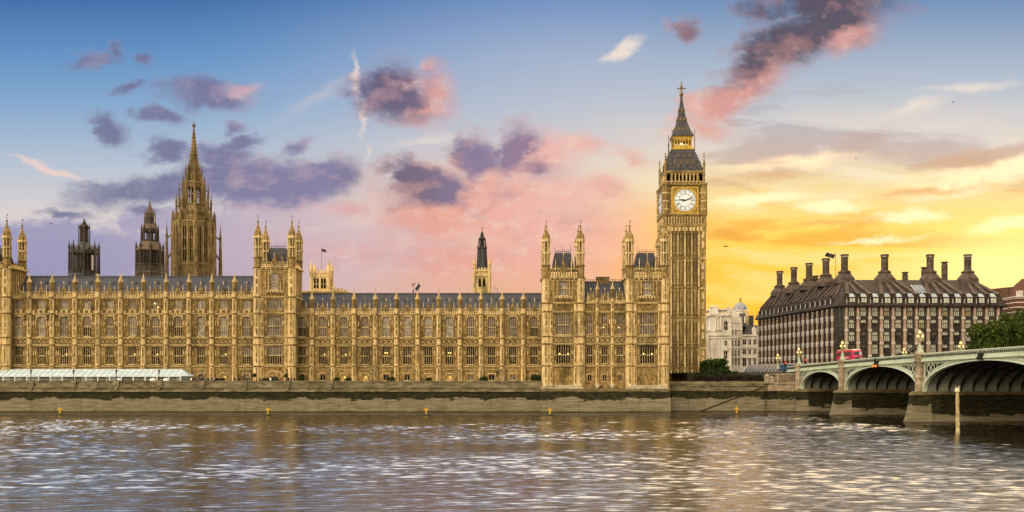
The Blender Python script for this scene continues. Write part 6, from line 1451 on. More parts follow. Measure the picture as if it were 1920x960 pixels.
def dome():
    Y = 560.; X = PX(1388, Y); Z = lambda p: PZ(p, Y) - 20
    T = thing('domed_building', 'grey lead dome with small gilded lantern rising behind the white buildings', 'building', (X, Y, 20))
    m = MB(); m.lathe(0, 0, [(-12, 4.6), (Z(586), 4.6), (Z(585), 5.0), (Z(583.5), 5.0)], 20); m.build('drum', WHT, T, local=True)
    m = MB(); z0, z1 = Z(584), Z(567.5); m.lathe(0, 0, [(z0 + (z1 - z0) * math.sin(t), .6 + 3.55 * math.cos(t)) for t in [math.pi / 2 * i / 10 for i in range(11)]], 20)
    for k in range(8): a = R(22 + 45 * k); m.ball((math.cos(a) * 3.8, math.sin(a) * 3.8, z0 + 1.6), .42, 1, 6, 4)
    m.build('dome_shell', [noisy('dome_lead', (.26, .26, .28), (.36, .36, .38), .6, .5), IRON_D], T, local=True)
    m = MB(); m.lathe(0, 0, [(z1 - .2, .9), (z1 + .4, .9), (z1 + .4, .6), (Z(562), .6), (Z(561.5), .85), (Z(560.5), .7), (Z(558), .25), (Z(556), .05)], 10); m.build('lantern', GILT, T, local=True)
dome()
BRICK = noisy('brown_brick', (.10, .055, .03), (.16, .09, .05), .8, .85, courses=(.9, .4))
REDB = noisy('red_brick', (.12, .055, .04), (.18, .085, .06), .8, .85, courses=(.9, .4))
def brick_block():
    Y = 390.; X = lambda p: PX(p, Y); Z = lambda p: PZ(p, Y)
    T = thing('brick_building', 'plain brown brick block with flat parapet right of the chimneyed office', 'building', (X(1880), Y, 9))
    m = MB(); m.add([(X(1856), Y, 9), (X(1902), Y - 6, 9), (X(1902), Y - 6, Z(539)), (X(1856), Y, Z(542.5)), (X(1856), Y + 20, 9), (X(1902), Y + 20, 9), (X(1902), Y + 20, Z(539)), (X(1856), Y + 20, Z(542.5))], [(0, 1, 2, 3), (1, 5, 6, 2), (5, 4, 7, 6), (4, 0, 3, 7), (3, 2, 6, 7)]); m.build('wall', BRICK, T)
    m = MB(); m.add([(X(1855.5), Y - .3, Z(543.6)), (X(1902), Y - 6.3, Z(540.2)), (X(1902), Y - 6.3, Z(538.6)), (X(1855.5), Y - .3, Z(542))], [(0, 1, 2, 3)]); m.build('coping', STONE_G, T)
    Y = 395.; T = thing('striped_building', 'red brick building with white stone bands and dark domed roof at the right edge', 'building', (X(1915), 380, 9)); Y = 378.
    m = MB(); X = lambda p: PX(p, Y); Z = lambda p: PZ(p, Y); x0, x1 = X(1904), X(1950)
    m.wall(x0, x1, 9, Z(556), Y, [(X(1910) - .9, X(1910) + .9, Z(592), Z(580))], .4); m.box(x0, x1, Y + 1, Y + 15, 9, Z(556)); m.quad((x0 - .03, Y + 15, 9), (x0 - .03, Y, 9), (x0 - .03, Y, Z(556)), (x0 - .03, Y + 15, Z(556)))
    for p in (558, 566, 575, 584, 594, 604): m.box(x0 - .06, x1, Y - .06, Y + 15, Z(p + 1.6), Z(p), 1)
    m.box(x0 - .4, x1, Y - .5, Y + 15, Z(557), Z(555.4), 1); m.build('wall', [REDB, WHT], T)
    m = MB(); m.lathe(X(1930), Y + 5, [(Z(556), 5.2), (Z(548), 4.9), (Z(538), 3.9), (Z(529), 2.2), (Z(525), 1.2), (Z(520), .3)], 12); m.box(X(1911) - .2, X(1917), Y - .6, Y + 2, Z(555.5), Z(545), 1); m.quad((X(1912), Y - .62, Z(554)), (X(1916.4), Y - .62, Z(554)), (X(1916.4), Y - .62, Z(546.5)), (X(1912), Y - .62, Z(546.5)), 2); m.build('roof', [REDB, WHT, GL_B], T)
brick_block()

# ------------------------------------------------------------------ trees, bush, hedge
def leaf_mat(name, c1, c2, c3):
    m, t, b = newmat(name)
    ri = N(t, 'NewGeometry'); n = N(t, 'TexNoise', {0: ri.outputs['Position'], 2: .45, 3: 3.}).outputs[0]
    c = MIX(t, ri.outputs['Random Per Island'], (*c1, 1), (*c2, 1)); c = MIX(t, SS(t, n, .45, .7), c, (*c3, 1))
    t.links.new(c, b.inputs['Base Color']); b.inputs['Roughness'].default_value = .65; b.inputs['Specular IOR Level'].default_value = .08
    return m
LEAF = leaf_mat('plane_tree_leaves', (.028, .050, .009), (.085, .11, .02), (.06, .085, .015))
LEAF_D = leaf_mat('dark_shrub_leaves', (.018, .035, .010), (.05, .075, .018), (.03, .05, .012))
LEAF_H = leaf_mat('purple_hedge_leaves', (.022, .018, .014), (.05, .04, .03), (.03, .028, .016))
BARK = noisy('bark', (.05, .04, .03), (.1, .08, .06), 2.)
def leaves(lobes, n, size, seed):
    r = np.random.RandomState(seed); vs = []; tot = sum(l[3] * l[4] * l[5] for l in lobes) 
    w = np.array([(l[3] * l[4] * l[5]) ** .75 for l in lobes]); w = (w / w.sum() * n).astype(int)
    for l, k in zip(lobes, w):
        d = r.normal(size=(k, 3)); d /= np.linalg.norm(d, axis=1)[:, None]; rad = np.abs(r.uniform(.25, 1, k)) ** .5
        bump = 1 + .22 * np.sin(d[:, 0] * 5 + l[0]) * np.sin(d[:, 2] * 6 + l[2]) + .12 * np.sin(d[:, 1] * 11 + d[:, 0] * 9)
        p = np.array(l[:3]) + d * (rad * bump)[:, None] * np.array(l[3:6])
        a = r.normal(size=(k, 3)); a /= np.linalg.norm(a, axis=1)[:, None]; b = np.cross(a, r.normal(size=(k, 3))); b /= np.linalg.norm(b, axis=1)[:, None]
        s = size * r.uniform(.6, 1.3, (k, 1)); a *= s; b *= s * .7
        vs.append(np.stack([p - a, p - b * .9, p + a, p + b * .9], 1).reshape(-1, 3))
    v = np.concatenate(vs); f = np.arange(len(v)).reshape(-1, 4)
    me = bpy.data.meshes.new('crown'); me.from_pydata(v.tolist(), [], f.tolist()); return me
def tree(name, label, cat, base, lobes, n, size, mat, seed, trunk, group=None):
    T = thing(name, label, cat, base, 0, group); me = leaves(lobes, n, size, seed); me.materials.append(mat); link('crown' if trunk > .2 else 'foliage', me, T)
    m = MB(); top = max(l[2] for l in lobes)
    m.bar((0, 0, -.5), (0, 0, top * .45), trunk, trunk * .7, 8)
    for l in lobes: m.bar((0, 0, top * .35), (l[0] * .8, l[1] * .8, l[2]), trunk * .5, trunk * .1, 6)
    m.build('trunk', BARK, T, local=True); return T
def lob(seed, cx, cz, rx, rz, k, ry=None):
    r = random.Random(seed); out = [(cx, 0, cz, rx * .72, (ry or rx) * .7, rz * .75)]
    for i in range(k): a = r.uniform(0, 6.28); e = r.uniform(-.5, 1); out.append((cx + rx * .62 * math.cos(a) * (1 - .3 * abs(e)), (ry or rx) * .5 * math.sin(a), cz + rz * .62 * e, rx * r.uniform(.2, .42), rx * r.uniform(.2, .4), rz * r.uniform(.16, .34)))
    return out
for i, (px, yt, wpx, Y, lab) in enumerate(((1853, 594, 84, 286, 'leafy green tree nearest the office block, its crown lowest of the trees'), (1897, 577, 62, 300, 'leafy green tree rising highest in front of the brown brick block'), (1940, 572, 80, 288, 'leafy green tree cut by the edge in front of the striped building'))):
    k = Y / F; H = PZ(yt, Y) - 9.0; rx = wpx / 2 * k; cz = H * .56; tree('leafy_tree', lab, 'tree', (PX(px, Y), Y, 9.), lob(31 + i, 0, cz, rx, H * .46, 24), 8500, .40, LEAF, 3 + i, .38, 'trees beyond the bridge')
Y = 263.; tree('round_bush', 'large dark green rounded bush at the foot of the clock tower', 'bush', (PX(1338, Y), Y, 7.0), lob(5, 0, 3.7, 5.0, 4.0, 16, 4.) + [(4.6, 0, 1.8, 2.6, 2.5, 1.7), (-4.0, -.5, 1.6, 1.9, 2, 1.6)], 9000, .30, LEAF_D, 9, .18)
def hedge(x0, x1, y0, y1, z0, z1, n, seed):
    r = np.random.RandomState(seed); p = np.stack([r.uniform(x0, x1, n), r.uniform(y0, y1, n), z0 + (z1 - z0) * r.uniform(0, 1, n) ** .6 * (1 + .12 * np.sin(r.uniform(0, 50, n)))], 1)
    a = r.normal(size=(n, 3)); a /= np.linalg.norm(a, axis=1)[:, None]; b = np.cross(a, r.normal(size=(n, 3))); b /= np.linalg.norm(b, axis=1)[:, None]; a *= .28; b *= .2
    v = np.stack([p - a, p - b, p + a, p + b], 1).reshape(-1, 3); me = bpy.data.meshes.new('hedge'); me.from_pydata((v - np.array([x0, y0, z0])).tolist(), [], np.arange(4 * n).reshape(-1, 4).tolist()); me.materials.append(LEAF_H)
    return link('hedge', me, None, (x0, y0, z0))
Y = 260.; tag(hedge(PX(1300, Y), PX(1440, Y), 258.5, 261, 7.2, PZ(704.5, Y), 8000, 4), 'long low dark brown hedge on top of the quay wall', 'hedge')
# ------------------------------------------------------------------ things on the terrace
CANV = noisy('marquee_canvas', (.50, .61, .68), (.64, .75, .82), .5, .6, (1, 1, 1), .05)
WPOST = pbr('white_post', (.7, .7, .68), .5)
def marquee():
    x0, x1 = PX(-20, 254), PX(353, 254); ye, yb_ = 253.9, 259.4; ze, zr = PZ(705.2, 253.9), PZ(692, 259.4)
    T = thing('marquee', 'long white marquee with sloping canvas roof and glazed front on the terrace', 'marquee', ((x0 + x1) / 2, 256, 6.7))
    xm = PX(213, 254); hip = PX(339, 254)
    m = MB(); m.quad((x0, ye, ze), (hip, ye, ze), (hip - 1.5, yb_, zr), (x0, yb_, zr)); m.quad((hip, ye, ze), (x1, ye + .8, ze), (hip - 1.5, yb_, zr), (hip - 1.5, yb_, zr - .001)); m.box(x0, hip, ye - .04, ye + .04, ze - .18, ze + .05)
    m.quad((x0, yb_, zr), (hip - 1.5, yb_, zr), (hip - 1.5, yb_ + .1, 6.7), (x0, yb_ + .1, 6.7)); m.quad((x1, ye + .8, ze), (x1, yb_, ze), (hip - 1.5, yb_, zr), (hip - 1.5, yb_, zr)); m.build('roof', CANV, T)
    m = MB(); n = 62
    for i in range(1, n):
        x = x0 + (hip - x0) * i / n; sl = -.6
        if i % 2 == 0: m.bar((x, ye, ze + .03), (x + sl * .8, yb_, zr + .03), .05, .05, 4)
    m.bar((x0, (ye + yb_) / 2, (ze + zr) / 2 + .03), (hip, (ye + yb_) / 2, (ze + zr) / 2 + .03), .04, .04, 4); m.build('rafters', pbr('canvas_seam', (.42, .48, .52), .6), T)
    r = random.Random(4); step = 2.98; n = int((hip - x0) / step)
    PM_ = [pbr('dark_pane', (.02, .015, .012), .2), pbr('amber_curtain', (.42, .19, .03), .7), pbr('cream_panel', (.5, .40, .22), .7), pbr('grey_pane', (.12, .13, .12), .2)]
    post = MB(); post.box(-.13, .13, -.08, .08, 0, ze - 6.75); pm = post.mesh('post', WPOST)
    for i in range(n + 2):
        x = hip - i * step
        if x > x0: link('post', pm, T, Vector((x, ye, 6.7)) - wloc(T))
    panes = {}
    for i in range(n + 1):
        xa = hip - (i + 1) * step
        for j in range(2):
            a, b = ((.15, 1.75), (1.85, 2.85))[j]; dark = (hip - xa) < 52
            c = r.choice([0, 0, 3, 0]) if dark else ((1 if r.random() < .45 else 0) if j else r.choice([2, 2, 0, 3, 2]))
            key = (j, c)
            if key not in panes:
                q = MB(); q.box(a, b, -.02, .02, 0, ze - 6.95); q.box(a, b, -.035, .035, ze - 7.6, ze - 7.54, 1); panes[key] = q.mesh('glazed_panel', [PM_[c], WPOST])
            link('glazed_panel', panes[key], T, Vector((xa, ye + .05, 6.72)) - wloc(T))
    m = MB(); m.quad((hip + .1, ye + .05, 6.72), (x1, ye + .8, 6.72), (x1, ye + .8, ze - .1), (hip + .1, ye + .05, ze - .1)); m.build('glazed_panel', PM_[3], T)
marquee()
def terrace_lamp():
    T = thing('terrace_lamp', 'x', 'lamp', group='iron lamps along the terrace wall')
    m = MB(); m.lathe(0, 0, [(0, .2), (.2, .2), (.3, .1), (1.7, .075), (1.75, .14), (1.85, .14), (1.9, .06), (2.0, .16)], 8); m.box(-.35, .35, -.03, .03, 1.55, 1.61); m.build('post', IRON_D, T, local=True)
    m = MB(); m.lathe(0, 0, [(2.0, .17), (2.5, .28)], 6, 0); m.lathe(0, 0, [(2.5, .33), (2.56, .33), (2.72, .12), (2.8, .06), (2.95, .03)], 6, 1)
    for k in range(6): a = R(30 + 60 * k); m.bar((math.cos(a) * .18, math.sin(a) * .18, 2.0), (math.cos(a) * .29, math.sin(a) * .29, 2.5), .025, .025, 4, 1)
    m.build('lantern', [pbr('lantern_glass', (.4, .38, .32), .2), IRON_D], T, local=True); return T
TL = terrace_lamp()
where = ['first from the left, before the marquee', 'second from the left, before the marquee', 'third from the left, before the marquee', 'near the right end of the marquee', None, 'just right of the marquee end', 'beside the palace tower doorway', 'first right of the palace tower', 'second right of the palace tower', 'third right of the palace tower', 'fourth right of the palace tower', 'the last before the pavilion']
for i, wr in enumerate(where):
    if wr is None: wr = 'hard against the marquee end'
    o = TL if i == 0 else copy_tree(TL); o.location = (PX(58 + 80.05 * i, 252.2), 252.2, 7.92); o['label'] = 'black iron lantern post on the terrace wall, ' + wr
def person_mesh(seed, mats):
    r = random.Random(seed); s = .9 + .1 * r.random(); ar = r.uniform(.1, .35)
    P = [(0, 0, .95), (0, 0, 1.15), (0, .02, 1.38), (0, .02, 1.5), (0, -.02, 1.62), (0, -.02, 1.72), (.2, .02, 1.4), (.27, ar * .3, 1.12), (.25, -ar, .92), (-.2, .02, 1.4), (-.27, 0, 1.12), (-.24, -ar * .7, .94), (.1, 0, .9), (.11, -.04, .5), (.11, .03, .06), (.12, -.14, .03), (-.1, 0, .9), (-.11, -.02, .5), (-.11, .05, .06), (-.12, -.12, .03)]
    E = [(0, 1), (1, 2), (2, 3), (3, 4), (4, 5), (2, 6), (6, 7), (7, 8), (2, 9), (9, 10), (10, 11), (0, 12), (12, 13), (13, 14), (14, 15), (0, 16), (16, 17), (17, 18), (18, 19)]
    Rr_ = [.16, .15, .17, .06, .1, .08, .075, .055, .045, .075, .055, .045, .1, .07, .05, .04, .1, .07, .05, .04]
    me = skin('body', [(a * s, b * s, c * s) for a, b, c in P], E, Rr_, mats[0])
    for m in mats[1:]: me.materials.append(m)
    for p in me.polygons:
        z = p.center.z / s; x = abs(p.center.x)
        p.material_index = 2 if z > 1.68 or (z > 1.56 and p.center.y > .03) else 1 if z > 1.47 or (z < .98 and x > .2) else 3 if z < .92 else 0
    return me
SKIN = pbr('skin', (.45, .28, .2), .6); HAIR = pbr('hair', (.03, .02, .015), .7); TRO = pbr('dark_trousers', (.02, .02, .025), .8)
cl = [('black jacket', (.015, .015, .018)), ('white shirt', (.75, .74, .7)), ('dark red top', (.18, .03, .03)), ('navy coat', (.02, .03, .06)), ('grey jacket', (.12, .12, .12))]
pmesh = [person_mesh(i, [pbr('cloth_' + n.replace(' ', '_'), c, .8), SKIN, HAIR, TRO]) for i, (n, c) in enumerate(cl)]
ppl = [(358.5, 1, 254.), (362, 0, 255.5), (366, 0, 254.6), (371, 4, 255), (376, 3, 254.5), (380, 0, 255.8), (383, 0, 254), (387, 4, 256), (391, 3, 254.4), (398, 0, 255), (400.5, 1, 254), (404, 0, 255), (407, 0, 256), (414, 3, 254.5), (418, 0, 254),
       (421, 0, 255.5), (426, 3, 254.2), (432, 4, 254.5), (440, 0, 255), (449, 0, 254.2), (455, 2, 255), (459, 0, 254), (463, 3, 256), (468, 0, 254.6), (487, 0, 254.5), (491, 4, 255), (495, 0, 254), (507, 1, 254), (513, 0, 255), (520, 0, 255), (527, 2, 254.4), (541, 0, 254.5), (546, 2, 255.5), (552, 3, 255)]
ORD = 'first second third fourth fifth sixth seventh eighth ninth tenth eleventh twelfth thirteenth fourteenth fifteenth sixteenth seventeenth eighteenth nineteenth twentieth'.split()
for i, (px, c, Y) in enumerate(ppl):
    ref = ORD[i] + ' person right of the marquee end' if px < 470 and i < 20 else ORD[sum(1 for q in ppl if 450 < q[0] < px)] + ' person past the sixth lantern post' if px < 470 else ORD[sum(1 for q in ppl if 470 < q[0] < px)] + ' person right of the left topiary pot'
    o = tag(link('person', None, None, (PX(px, Y), Y, 7.15), rnd.uniform(-2, 2)), f'person in {cl[c][0]} on the terrace, {ref}', 'person', 'people on the terrace'); link('body', pmesh[c], o)
assert len({o['label'] for o in bpy.data.objects if o.get('category') == 'person'}) == len(ppl)
def pot_tree(px, lab, topz):
    T = thing('potted_tree', lab, 'potted plant', (PX(px, 254), 254, 7.15)); me = leaves([(0, 0, topz, .5, .5, .5)], 900, .1, 3); me.materials.append(LEAF_D); link('crown', me, T)
    m = MB(); m.lathe(0, 0, [(0, .3), (.5, .38), (.52, .42), (.6, .42)], 10, 0); m.build('pot', pbr('clay', (.2, .09, .05), .8), T, local=True); m = MB(); m.lathe(0, 0, [(.5, .05), (topz, .04)], 6); m.build('trunk', BARK, T, local=True)
pot_tree(476.5, 'ball topped potted tree beside the terrace crowd, left of the palace tower', 2.1); pot_tree(536.5, 'ball topped potted tree beside the terrace lamp under the palace tower', 2.0)
shr = [(409, 1.5, 1.35, 'low dark shrub among the terrace crowd by the marquee'), (498, 1.3, 1.4, 'low dark shrub under the left half of the palace tower'), (564, .9, 1.5, 'dark rounded shrub at the right foot of the palace tower'), (631, .8, 1.5, 'small dark shrub under the second basement window right of the palace tower'), (653, .9, 1.55, 'small dark shrub under the third basement window right of the palace tower'),
       (733, 1.2, 1.7, 'rounded dark shrub under the fifth basement window right of the palace tower'), (804, .9, 1.6, 'rounded dark shrub under the seventh basement window right of the palace tower'), (906, 1.3, 1.8, 'broad dark shrub between two lamps near the pavilion'), (1005, 1.7, 2.3, 'large dark shrub in the corner against the pavilion')]
for i, (px, w_, h, lab) in enumerate(shr):
    T = thing('shrub', lab, 'shrub', (PX(px, 256), 256, 7.15), 0, 'shrubs on the terrace'); me = leaves([(0, 0, h * .5, w_, .7, h * .5), (w_ * .4, .1, h * .55, w_ * .5, .5, h * .5)], 1500, .13, i); me.materials.append(LEAF_D); link('foliage', me, T)
    m = MB(); m.bar((0, 0, 0), (0, 0, h * .5), .08, .04, 6); m.bar((0, 0, .2), (w_ * .4, 0, h * .6), .05, .02, 5); m.build('stem', BARK, T, local=True)
for px, lab in ((223, 'farthest left'), (287, 'middle one'), (312, 'farthest right')):  # rounded white covered shapes; what they cover is unknown
    m = MB(); m.lathe(0, 0, [(0, .95), (.75, .85), (1.3, .78), (1.5, .6), (1.58, .2)], 14); m.lathe(0, 0, [(1.56, .08), (1.75, .03)], 6)
    tag(m.build('covered_shape', pbr('white_cloth', (.78, .78, .76), .8), None, (PX(px, 253.3), 253.3, 6.95), local=True), 'white covered rounded shape before the marquee, ' + lab, 'covered shape', 'covered white shapes by the marquee')

# ------------------------------------------------------------------ traffic on the bridge
RED = pbr('bus_red', (.42, .012, .03), .25); REDP = pbr('bus_crimson', (.50, .02, .10), .2)
BGL = glass('bus_glass', (.015, .015, .018), (.05, .045, .04), .06)
def bus():
    bx, by = 8.1, -14.2; w_ = BW(bx, by); ca = BTH
    T = thing('double_decker_bus', 'red double decker bus with rounded glassy front driving on the bridge', 'bus', (w_[0], w_[1], zp(by) - 1.05 + .02), ca)
    def outline(z):                        # plan with a rounded front, leaning back at the top
        lean = .0 if z < 1.2 else .55 * ((z - 1.2) / 3.2) ** 2.2; ins = 0 if z < 3.6 else .35 * ((z - 3.6) / .8) ** 2
        pts = [(ins, 11.2), (ins, .9 + lean)]
        for k in range(1, 9): t = k / 9; pts.append((ins + (2.55 - 2 * ins) * t, .9 + lean - .9 * math.sin(math.pi * t) ** .6))
        return pts + [(2.55 - ins, .9 + lean), (2.55 - ins, 11.2)]
    m = MB(); zs = [.35, .9, 1.2, 2.05, 2.7, 2.95, 3.75, 4.1, 4.3, 4.42]; n = 12; vs = [(x, y, z) for z in zs for x, y in outline(z)]
    for k in range(len(zs) - 1):
        for j in range(n):
            a, b = k * n + j, k * n + (j + 1) % n; front = 1 <= j <= 9
            m.add([vs[a], vs[b], vs[b + n], vs[a + n]], [(0, 1, 2, 3)], (2 if k >= 7 else 1) if front else 2 if k == len(zs) - 2 else 0)
    m.add([vs[(len(zs) - 1) * n + j] for j in range(n)], [tuple(range(n))], 2); m.build('body', [RED, REDP, pbr('cream_roof', (.62, .5, .32), .5)], T, local=True)
    for z0, z1, ln in ((1.25, 2.05, 6), (2.95, 3.72, 7)):
        for j in range(ln): y = 1.6 + j * 9.2 / ln; q = MB(); q.box(-.03, .03, y, y + 9.2 / ln - .18, z0, z1); q.build('window', BGL, T, local=True)
    for z0, z1, nm in ((1.2, 2.45, 'windscreen'), (2.95, 3.75, 'upper_windscreen')):
        q = MB(); o0, o1 = outline(z0), outline(z1)
        for j in range(2, 9): q.quad((o0[j][0], o0[j][1] - .04, z0), (o0[j + 1][0], o0[j + 1][1] - .04, z0), (o1[j + 1][0], o1[j + 1][1] - .04, z1), (o1[j][0], o1[j][1] - .04, z1), 1 if j > 5 else 0)
        q.build(nm, [BGL, glass('painted_glare', (.35, .28, .28), (.6, .5, .48))], T, local=True)  # right part of each pane: pale reflection painted into the glass
    q = MB(); q.box(-.035, .02, 3.0, 7.2, 2.3, 2.55); q.build('side_panel', pbr('pale_panel', (.6, .5, .5), .5), T, local=True)
    wm_ = MB()
    for k in range(16):
        a, b = 2 * math.pi * k / 16, 2 * math.pi * (k + 1) / 16; c = lambda r, t, x: (x, r * math.cos(t), r * math.sin(t))
        for r0, r1, x, mi in ((.28, .5, 0, 0), (.0, .28, .03, 1)): wm_.quad(c(r0, a, x), c(r0, b, x), c(r1, b, x), c(r1, a, x), mi)
        wm_.quad(c(.5, a, 0), c(.5, b, 0), c(.5, b, .3), c(.5, a, .3), 0)
    wme = wm_.mesh('wheel', [pbr('rubber', (.02, .02, .02), .8), pbr('hub', (.3, .3, .3), .4)])
    for y in (2.6, 8.2): link('wheel', wme, T, (-.02, y, .5)); link('wheel', wme, T, (2.57, y, .5), math.pi)
    hl = MB(); hl.ball((0, 0, 0), .16, 0, 8, 5); hme = hl.mesh('headlight', pbr('headlamp', (1, 1, .9), .3, emit=(1, .95, .8), es=1.5))
    for x in (.45, 2.1): link('headlight', hme, T, (x, .33, .85))
bus()
def signal(px, py, Y, lab):
    z0 = 10.3; zt = PZ(py, Y); T = thing('traffic_light', lab, 'traffic light', (PX(px, Y), Y, z0)); h = zt - z0
    m = MB(); m.lathe(0, 0, [(0, .12), (.2, .12), (.25, .06), (h - .4, .06)], 8); m.box(-.2, .2, -.15, .15, h - .7, h + .45); m.box(-.32, .32, .12, .15, h - .8, h + .55); m.build('post', IRON_D, T, local=True)
    q = MB(); q.lathe(0, 0, [(0, .01), (.0, .15), (.03, .15)], 12); me = q.mesh('red_light', pbr('red_lamp', (.8, .03, .02), .4, emit=(1, .03, .02), es=4)); o = link('red_light', me, T, (0, -.16, h + .22)); o.rotation_euler = (R(90), 0, 0)
    q = MB()
    for dz in (-.12, -.45): q.lathe(0, 0, [(0, .01)], 3) if False else q.box(-.12, .12, -.17, -.15, h + dz - .12, h + dz + .12)
    q.build('dark_light', IRON_D, T, local=True)
signal(1472.5, 681.5, 272, 'traffic light showing red beside the blue van'); signal(1510, 676.5, 274, 'traffic light showing red between bridge lamp and bus')
def van():
    T = thing('delivery_van', 'small blue van with white roof beside the traffic light behind the bridge end', 'van', (PX(1465, 276), 276, 10.22), R(12))
    m = MB(); m.poly([(0, .4), (4.6, .4), (4.6, 1.15), (4.3, 1.3), (3.7, 2.1), (3.4, 2.2), (0.05, 2.2)], 0, 1.9, 0); m.box(.1, 3.4, .1, 1.8, 2.2, 2.3, 1); m.build('body', [pbr('blue_paint', (.04, .09, .2), .3), WPOST], T, local=True)
    m = MB(); m.poly([(2.3, 1.3), (4.0, 1.3), (3.6, 2.0), (2.3, 2.0)], -.02, 0); m.build('side_window', BGL, T, local=True)
    for x in (.9, 3.6):
        q = MB(); q.bar((x, -.03, .38), (x, .2, .38), .38, .38, 14); q.build('wheel', IRON_D, T, local=True)
van()
w_ = BW(-.9, -48, zp(-48) - 1.9); T = thing('navigation_light', 'pair of glowing orange navigation lights hung under the second arch crown', 'light', w_, BTH)
m = MB(); m.box(-.15, .6, -.08, .08, .45, 1.6); m.box(-.15, .15, -1., 1., .42, .52); m.build('bracket', IRON_D, T, local=True)
for s in (-1, 1): m = MB(); m.lathe(0, 0, [(-.2, .14), (-.08, .25), (.09, .25), (.22, .1)], 10); link('lamp', m.mesh('lamp', pbr('orange_lamp', (.8, .2, .05), .4, emit=(1, .22, .04), es=.9)), T, (-.05, s * .62, .12))
# ------------------------------------------------------------------ bronze chariot group
BRONZE = noisy('dark_bronze_statue', (.025, .02, .016), (.06, .05, .04), 2., .4, metal=.5)
def chariot():
    X, Y, Z0 = PX(1702, 267), 267., 14.2
    T = thing('chariot_statue', 'dark bronze statue of a driver in a chariot with rearing horses on granite plinth', 'statue', (X, Y, 10.3))
    m = MB(); m.sq(0, 0, [(0, 2.9), (.5, 2.9), (.6, 2.5), (3.6, 2.4), (3.7, 2.7), (3.95, 2.7)], 0, .6); m.build('plinth', BSTONE, T, local=True)
    H = [(0, 0, 1.35), (.55, 0, 1.75), (1.0, 0, 2.2), (1.3, 0, 2.75), (1.5, 0, 3.15), (1.85, 0, 2.95), (2.02, 0, 2.75), (-.35, 0, 1.15), (-.55, .18, .75), (-.75, .18, .42), (-.6, .18, .03), (-.55, -.18, .75), (-.75, -.18, .42), (-.6, -.18, .03), (1.35, .18, 1.9), (1.75, .18, 2.0), (1.7, .18, 1.6), (1.3, -.18, 1.75), (1.65, -.18, 1.65), (1.5, -.18, 1.3), (-.7, 0, 1.3), (-1.0, 0, .9)]
    E = [(0, 1), (1, 2), (2, 3), (3, 4), (4, 5), (5, 6), (0, 7), (7, 8), (8, 9), (9, 10), (7, 11), (11, 12), (12, 13), (2, 14), (14, 15), (15, 16), (2, 17), (17, 18), (18, 19), (7, 20), (20, 21)]
    Rr_ = [.36, .36, .38, .22, .16, .12, .09, .34, .17, .08, .07, .17, .08, .07, .14, .09, .06, .14, .09, .06, .08, .05]
    hme = skin('horse', H, E, Rr_, BRONZE)
    link('horse', hme, T, (.55, -.55, 3.95), R(-18)); link('horse', hme, T, (.45, .5, 3.95), R(10))
    m = MB(); m.poly([(-2.2, .6), (-.9, .6), (-.7, 1.2), (-.85, 1.5), (-2.0, 1.15), (-2.35, .9)], -.6, .6); m.bar((-.9, 0, .7), (.9, 0, 1.5), .07, .06, 6); m.build('chariot', BRONZE, T, (0, 0, 3.95), local=True)
    for s in (-1, 1):
        q = MB()
        for k in range(14):
            a, b = 2 * math.pi * k / 14, 2 * math.pi * (k + 1) / 14; q.bar((.6 * math.cos(a), 0, .6 * math.sin(a)), (.6 * math.cos(b), 0, .6 * math.sin(b)), .07, .07, 5)
            if k % 2: q.bar((0, 0, 0), (.6 * math.cos(a), 0, .6 * math.sin(a)), .035, .035, 4)
        link('wheel', q.mesh('wheel', BRONZE), T, (-1.6, s * .72, 4.57))
    P = [(-1.5, 0, 1.75), (-1.48, 0, 2.1), (-1.48, 0, 2.4), (-1.45, 0, 2.55), (-1.42, 0, 2.7), (-1.42, 0, 2.82), (-1.4, .25, 2.42), (-1.3, .55, 2.6), (-1.2, .75, 2.85), (-1.4, -.25, 2.42), (-1.2, -.5, 2.6), (-1.0, -.6, 2.95), (-.95, -.62, 3.9), (-1.5, .1, 1.3), (-1.5, .12, .85), (-1.5, -.1, 1.3), (-1.5, -.12, .85)]
    link('driver', skin('driver', P, [(0, 1), (1, 2), (2, 3), (3, 4), (4, 5), (2, 6), (6, 7), (7, 8), (2, 9), (9, 10), (10, 11), (11, 12), (0, 13), (13, 14), (0, 15), (15, 16)], [.2, .17, .18, .07, .11, .08, .08, .06, .05, .08, .06, .05, .02, .17, .2, .17, .2], BRONZE), T, (0, 0, 3.95))
chariot()
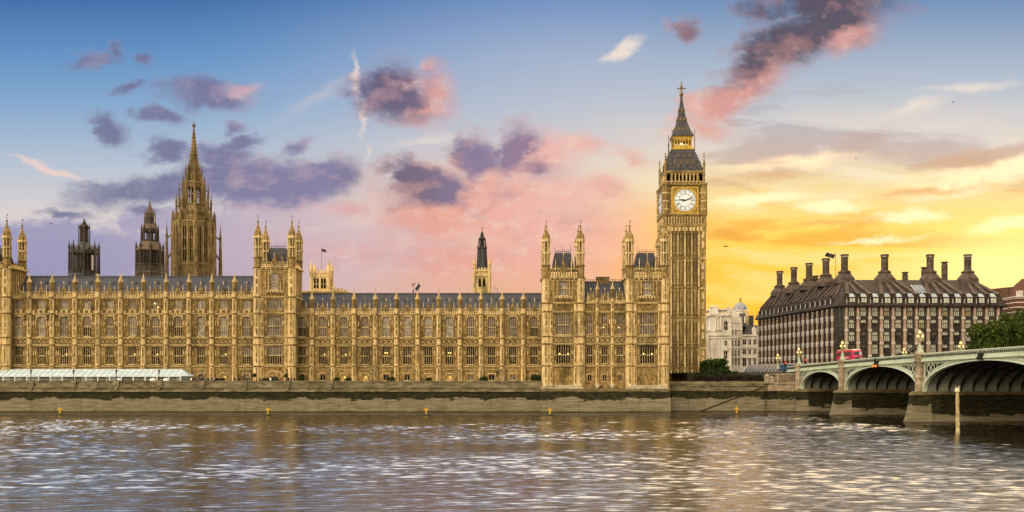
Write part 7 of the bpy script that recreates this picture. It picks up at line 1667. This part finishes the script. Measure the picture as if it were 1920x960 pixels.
# ------------------------------------------------------------------ markers, mooring post, birds
YEL = pbr('marker_yellow', (.62, .36, .015), .5)
mk = MB(); mk.lathe(0, 0, [(.3, .1), (1.75, .08)], 8); mk.box(-.62, .62, -.06, .06, 1.2, 1.38); mk.poly([(-.42, 1.38), (.42, 1.38), (.25, 1.62), (-.25, 1.62)], -.07, .07); mk.ball((0, 0, 1.82), .13); mk.box(-.16, .16, -.1, .1, .35, 1.1)
fl_ = MB(); fl_.lathe(0, 0, [(-.3, .7), (.0, .85), (.22, .8), (.34, .35)], 12)
mm, fm = mk.mesh('post', YEL), fl_.mesh('float', IRON_D)
for px, py, lab in ((112, 778.5, 'farthest left, below the marquee'), (502, 779, 'below the palace tower'), (799, 779, 'below the recessed palace range'), (1031, 779.5, 'at the river pavilion corner'), (1381, 777, 'below the sloping river stair')):
    Y = HC * F / (py - HY); T = thing('channel_marker', 'small yellow cross shaped marker standing in the river, ' + lab, 'marker', (PX(px, Y), Y, 0), 0, 'yellow markers in the river'); link('post', mm, T); link('float', fm, T)
Y = HC * F / (813 - HY); m = MB(); r = random.Random(2)
prof = [(-2, .3)] + [(i * .32, .30 - .004 * i + r.uniform(-.035, .035)) for i in range(20)] + [(6.4, .22)]
m.lathe(0, 0, prof, 10); 
T = thing('mooring_post', 'tall weathered wooden post with broken pale top standing in the river', 'post', (PX(1796, Y), Y, 0)); T.rotation_euler = (0, R(-.7), 0)
m.build('shaft', noisy('weathered_pile', (.30, .22, .10), (.62, .50, .28), 3., .9, (1, 1, .4), .5), T, local=True)
m = MB(); m.lathe(-.02, 0, [(6.2, .36), (6.5, .34), (6.7, .24), (6.72, .1)], 8); m.bar((.12, 0, 6.5), (.3, 0, 7.0), .1, .05, 5); m.bar((-.15, 0, 6.5), (-.22, 0, 6.95), .1, .05, 5); m.build('broken_top', pbr('bleached_wood', (.7, .6, .38), .8), T, local=True)
BIRD = pbr('bird_dark', (.02, .02, .022), .7)
for px, py, s, lift, lab, rz in ((1787, 192, 1.0, .5, 'dark bird high above the office block', 40), (1361, 462, 1.5, .18, 'dark bird gliding beside the clock tower shaft', 10), (1605, 297, .7, .3, 'smallest bird far above the chimneys', -20), (97, 419, .9, .15, 'dark bird flying above the left end of the palace', 5)):
    Y = 260.; me = skin('bird', [(0, 0, 0), (.25, 0, .03), (.36, 0, .05), (-.3, 0, 0), (-.45, 0, 0), (.03, .3, .3 * lift), (-.05, .65, .35 * lift + .02), (-.15, .95, .25 * lift), (.03, -.3, .3 * lift), (-.05, -.65, .35 * lift + .02), (-.15, -.95, .25 * lift)], [(0, 1), (1, 2), (0, 3), (3, 4), (0, 5), (5, 6), (6, 7), (0, 8), (8, 9), (9, 10)], [.11, .09, .04, .08, (.1, .02), (.1, .02), (.08, .02), (.03, .01), (.1, .02), (.08, .02), (.03, .01)], BIRD)
    o = link('bird', me, None, (PX(px, Y), Y, PZ(py, Y)), R(rz)); o.scale = (s, s, s); tag(o, lab, 'bird')
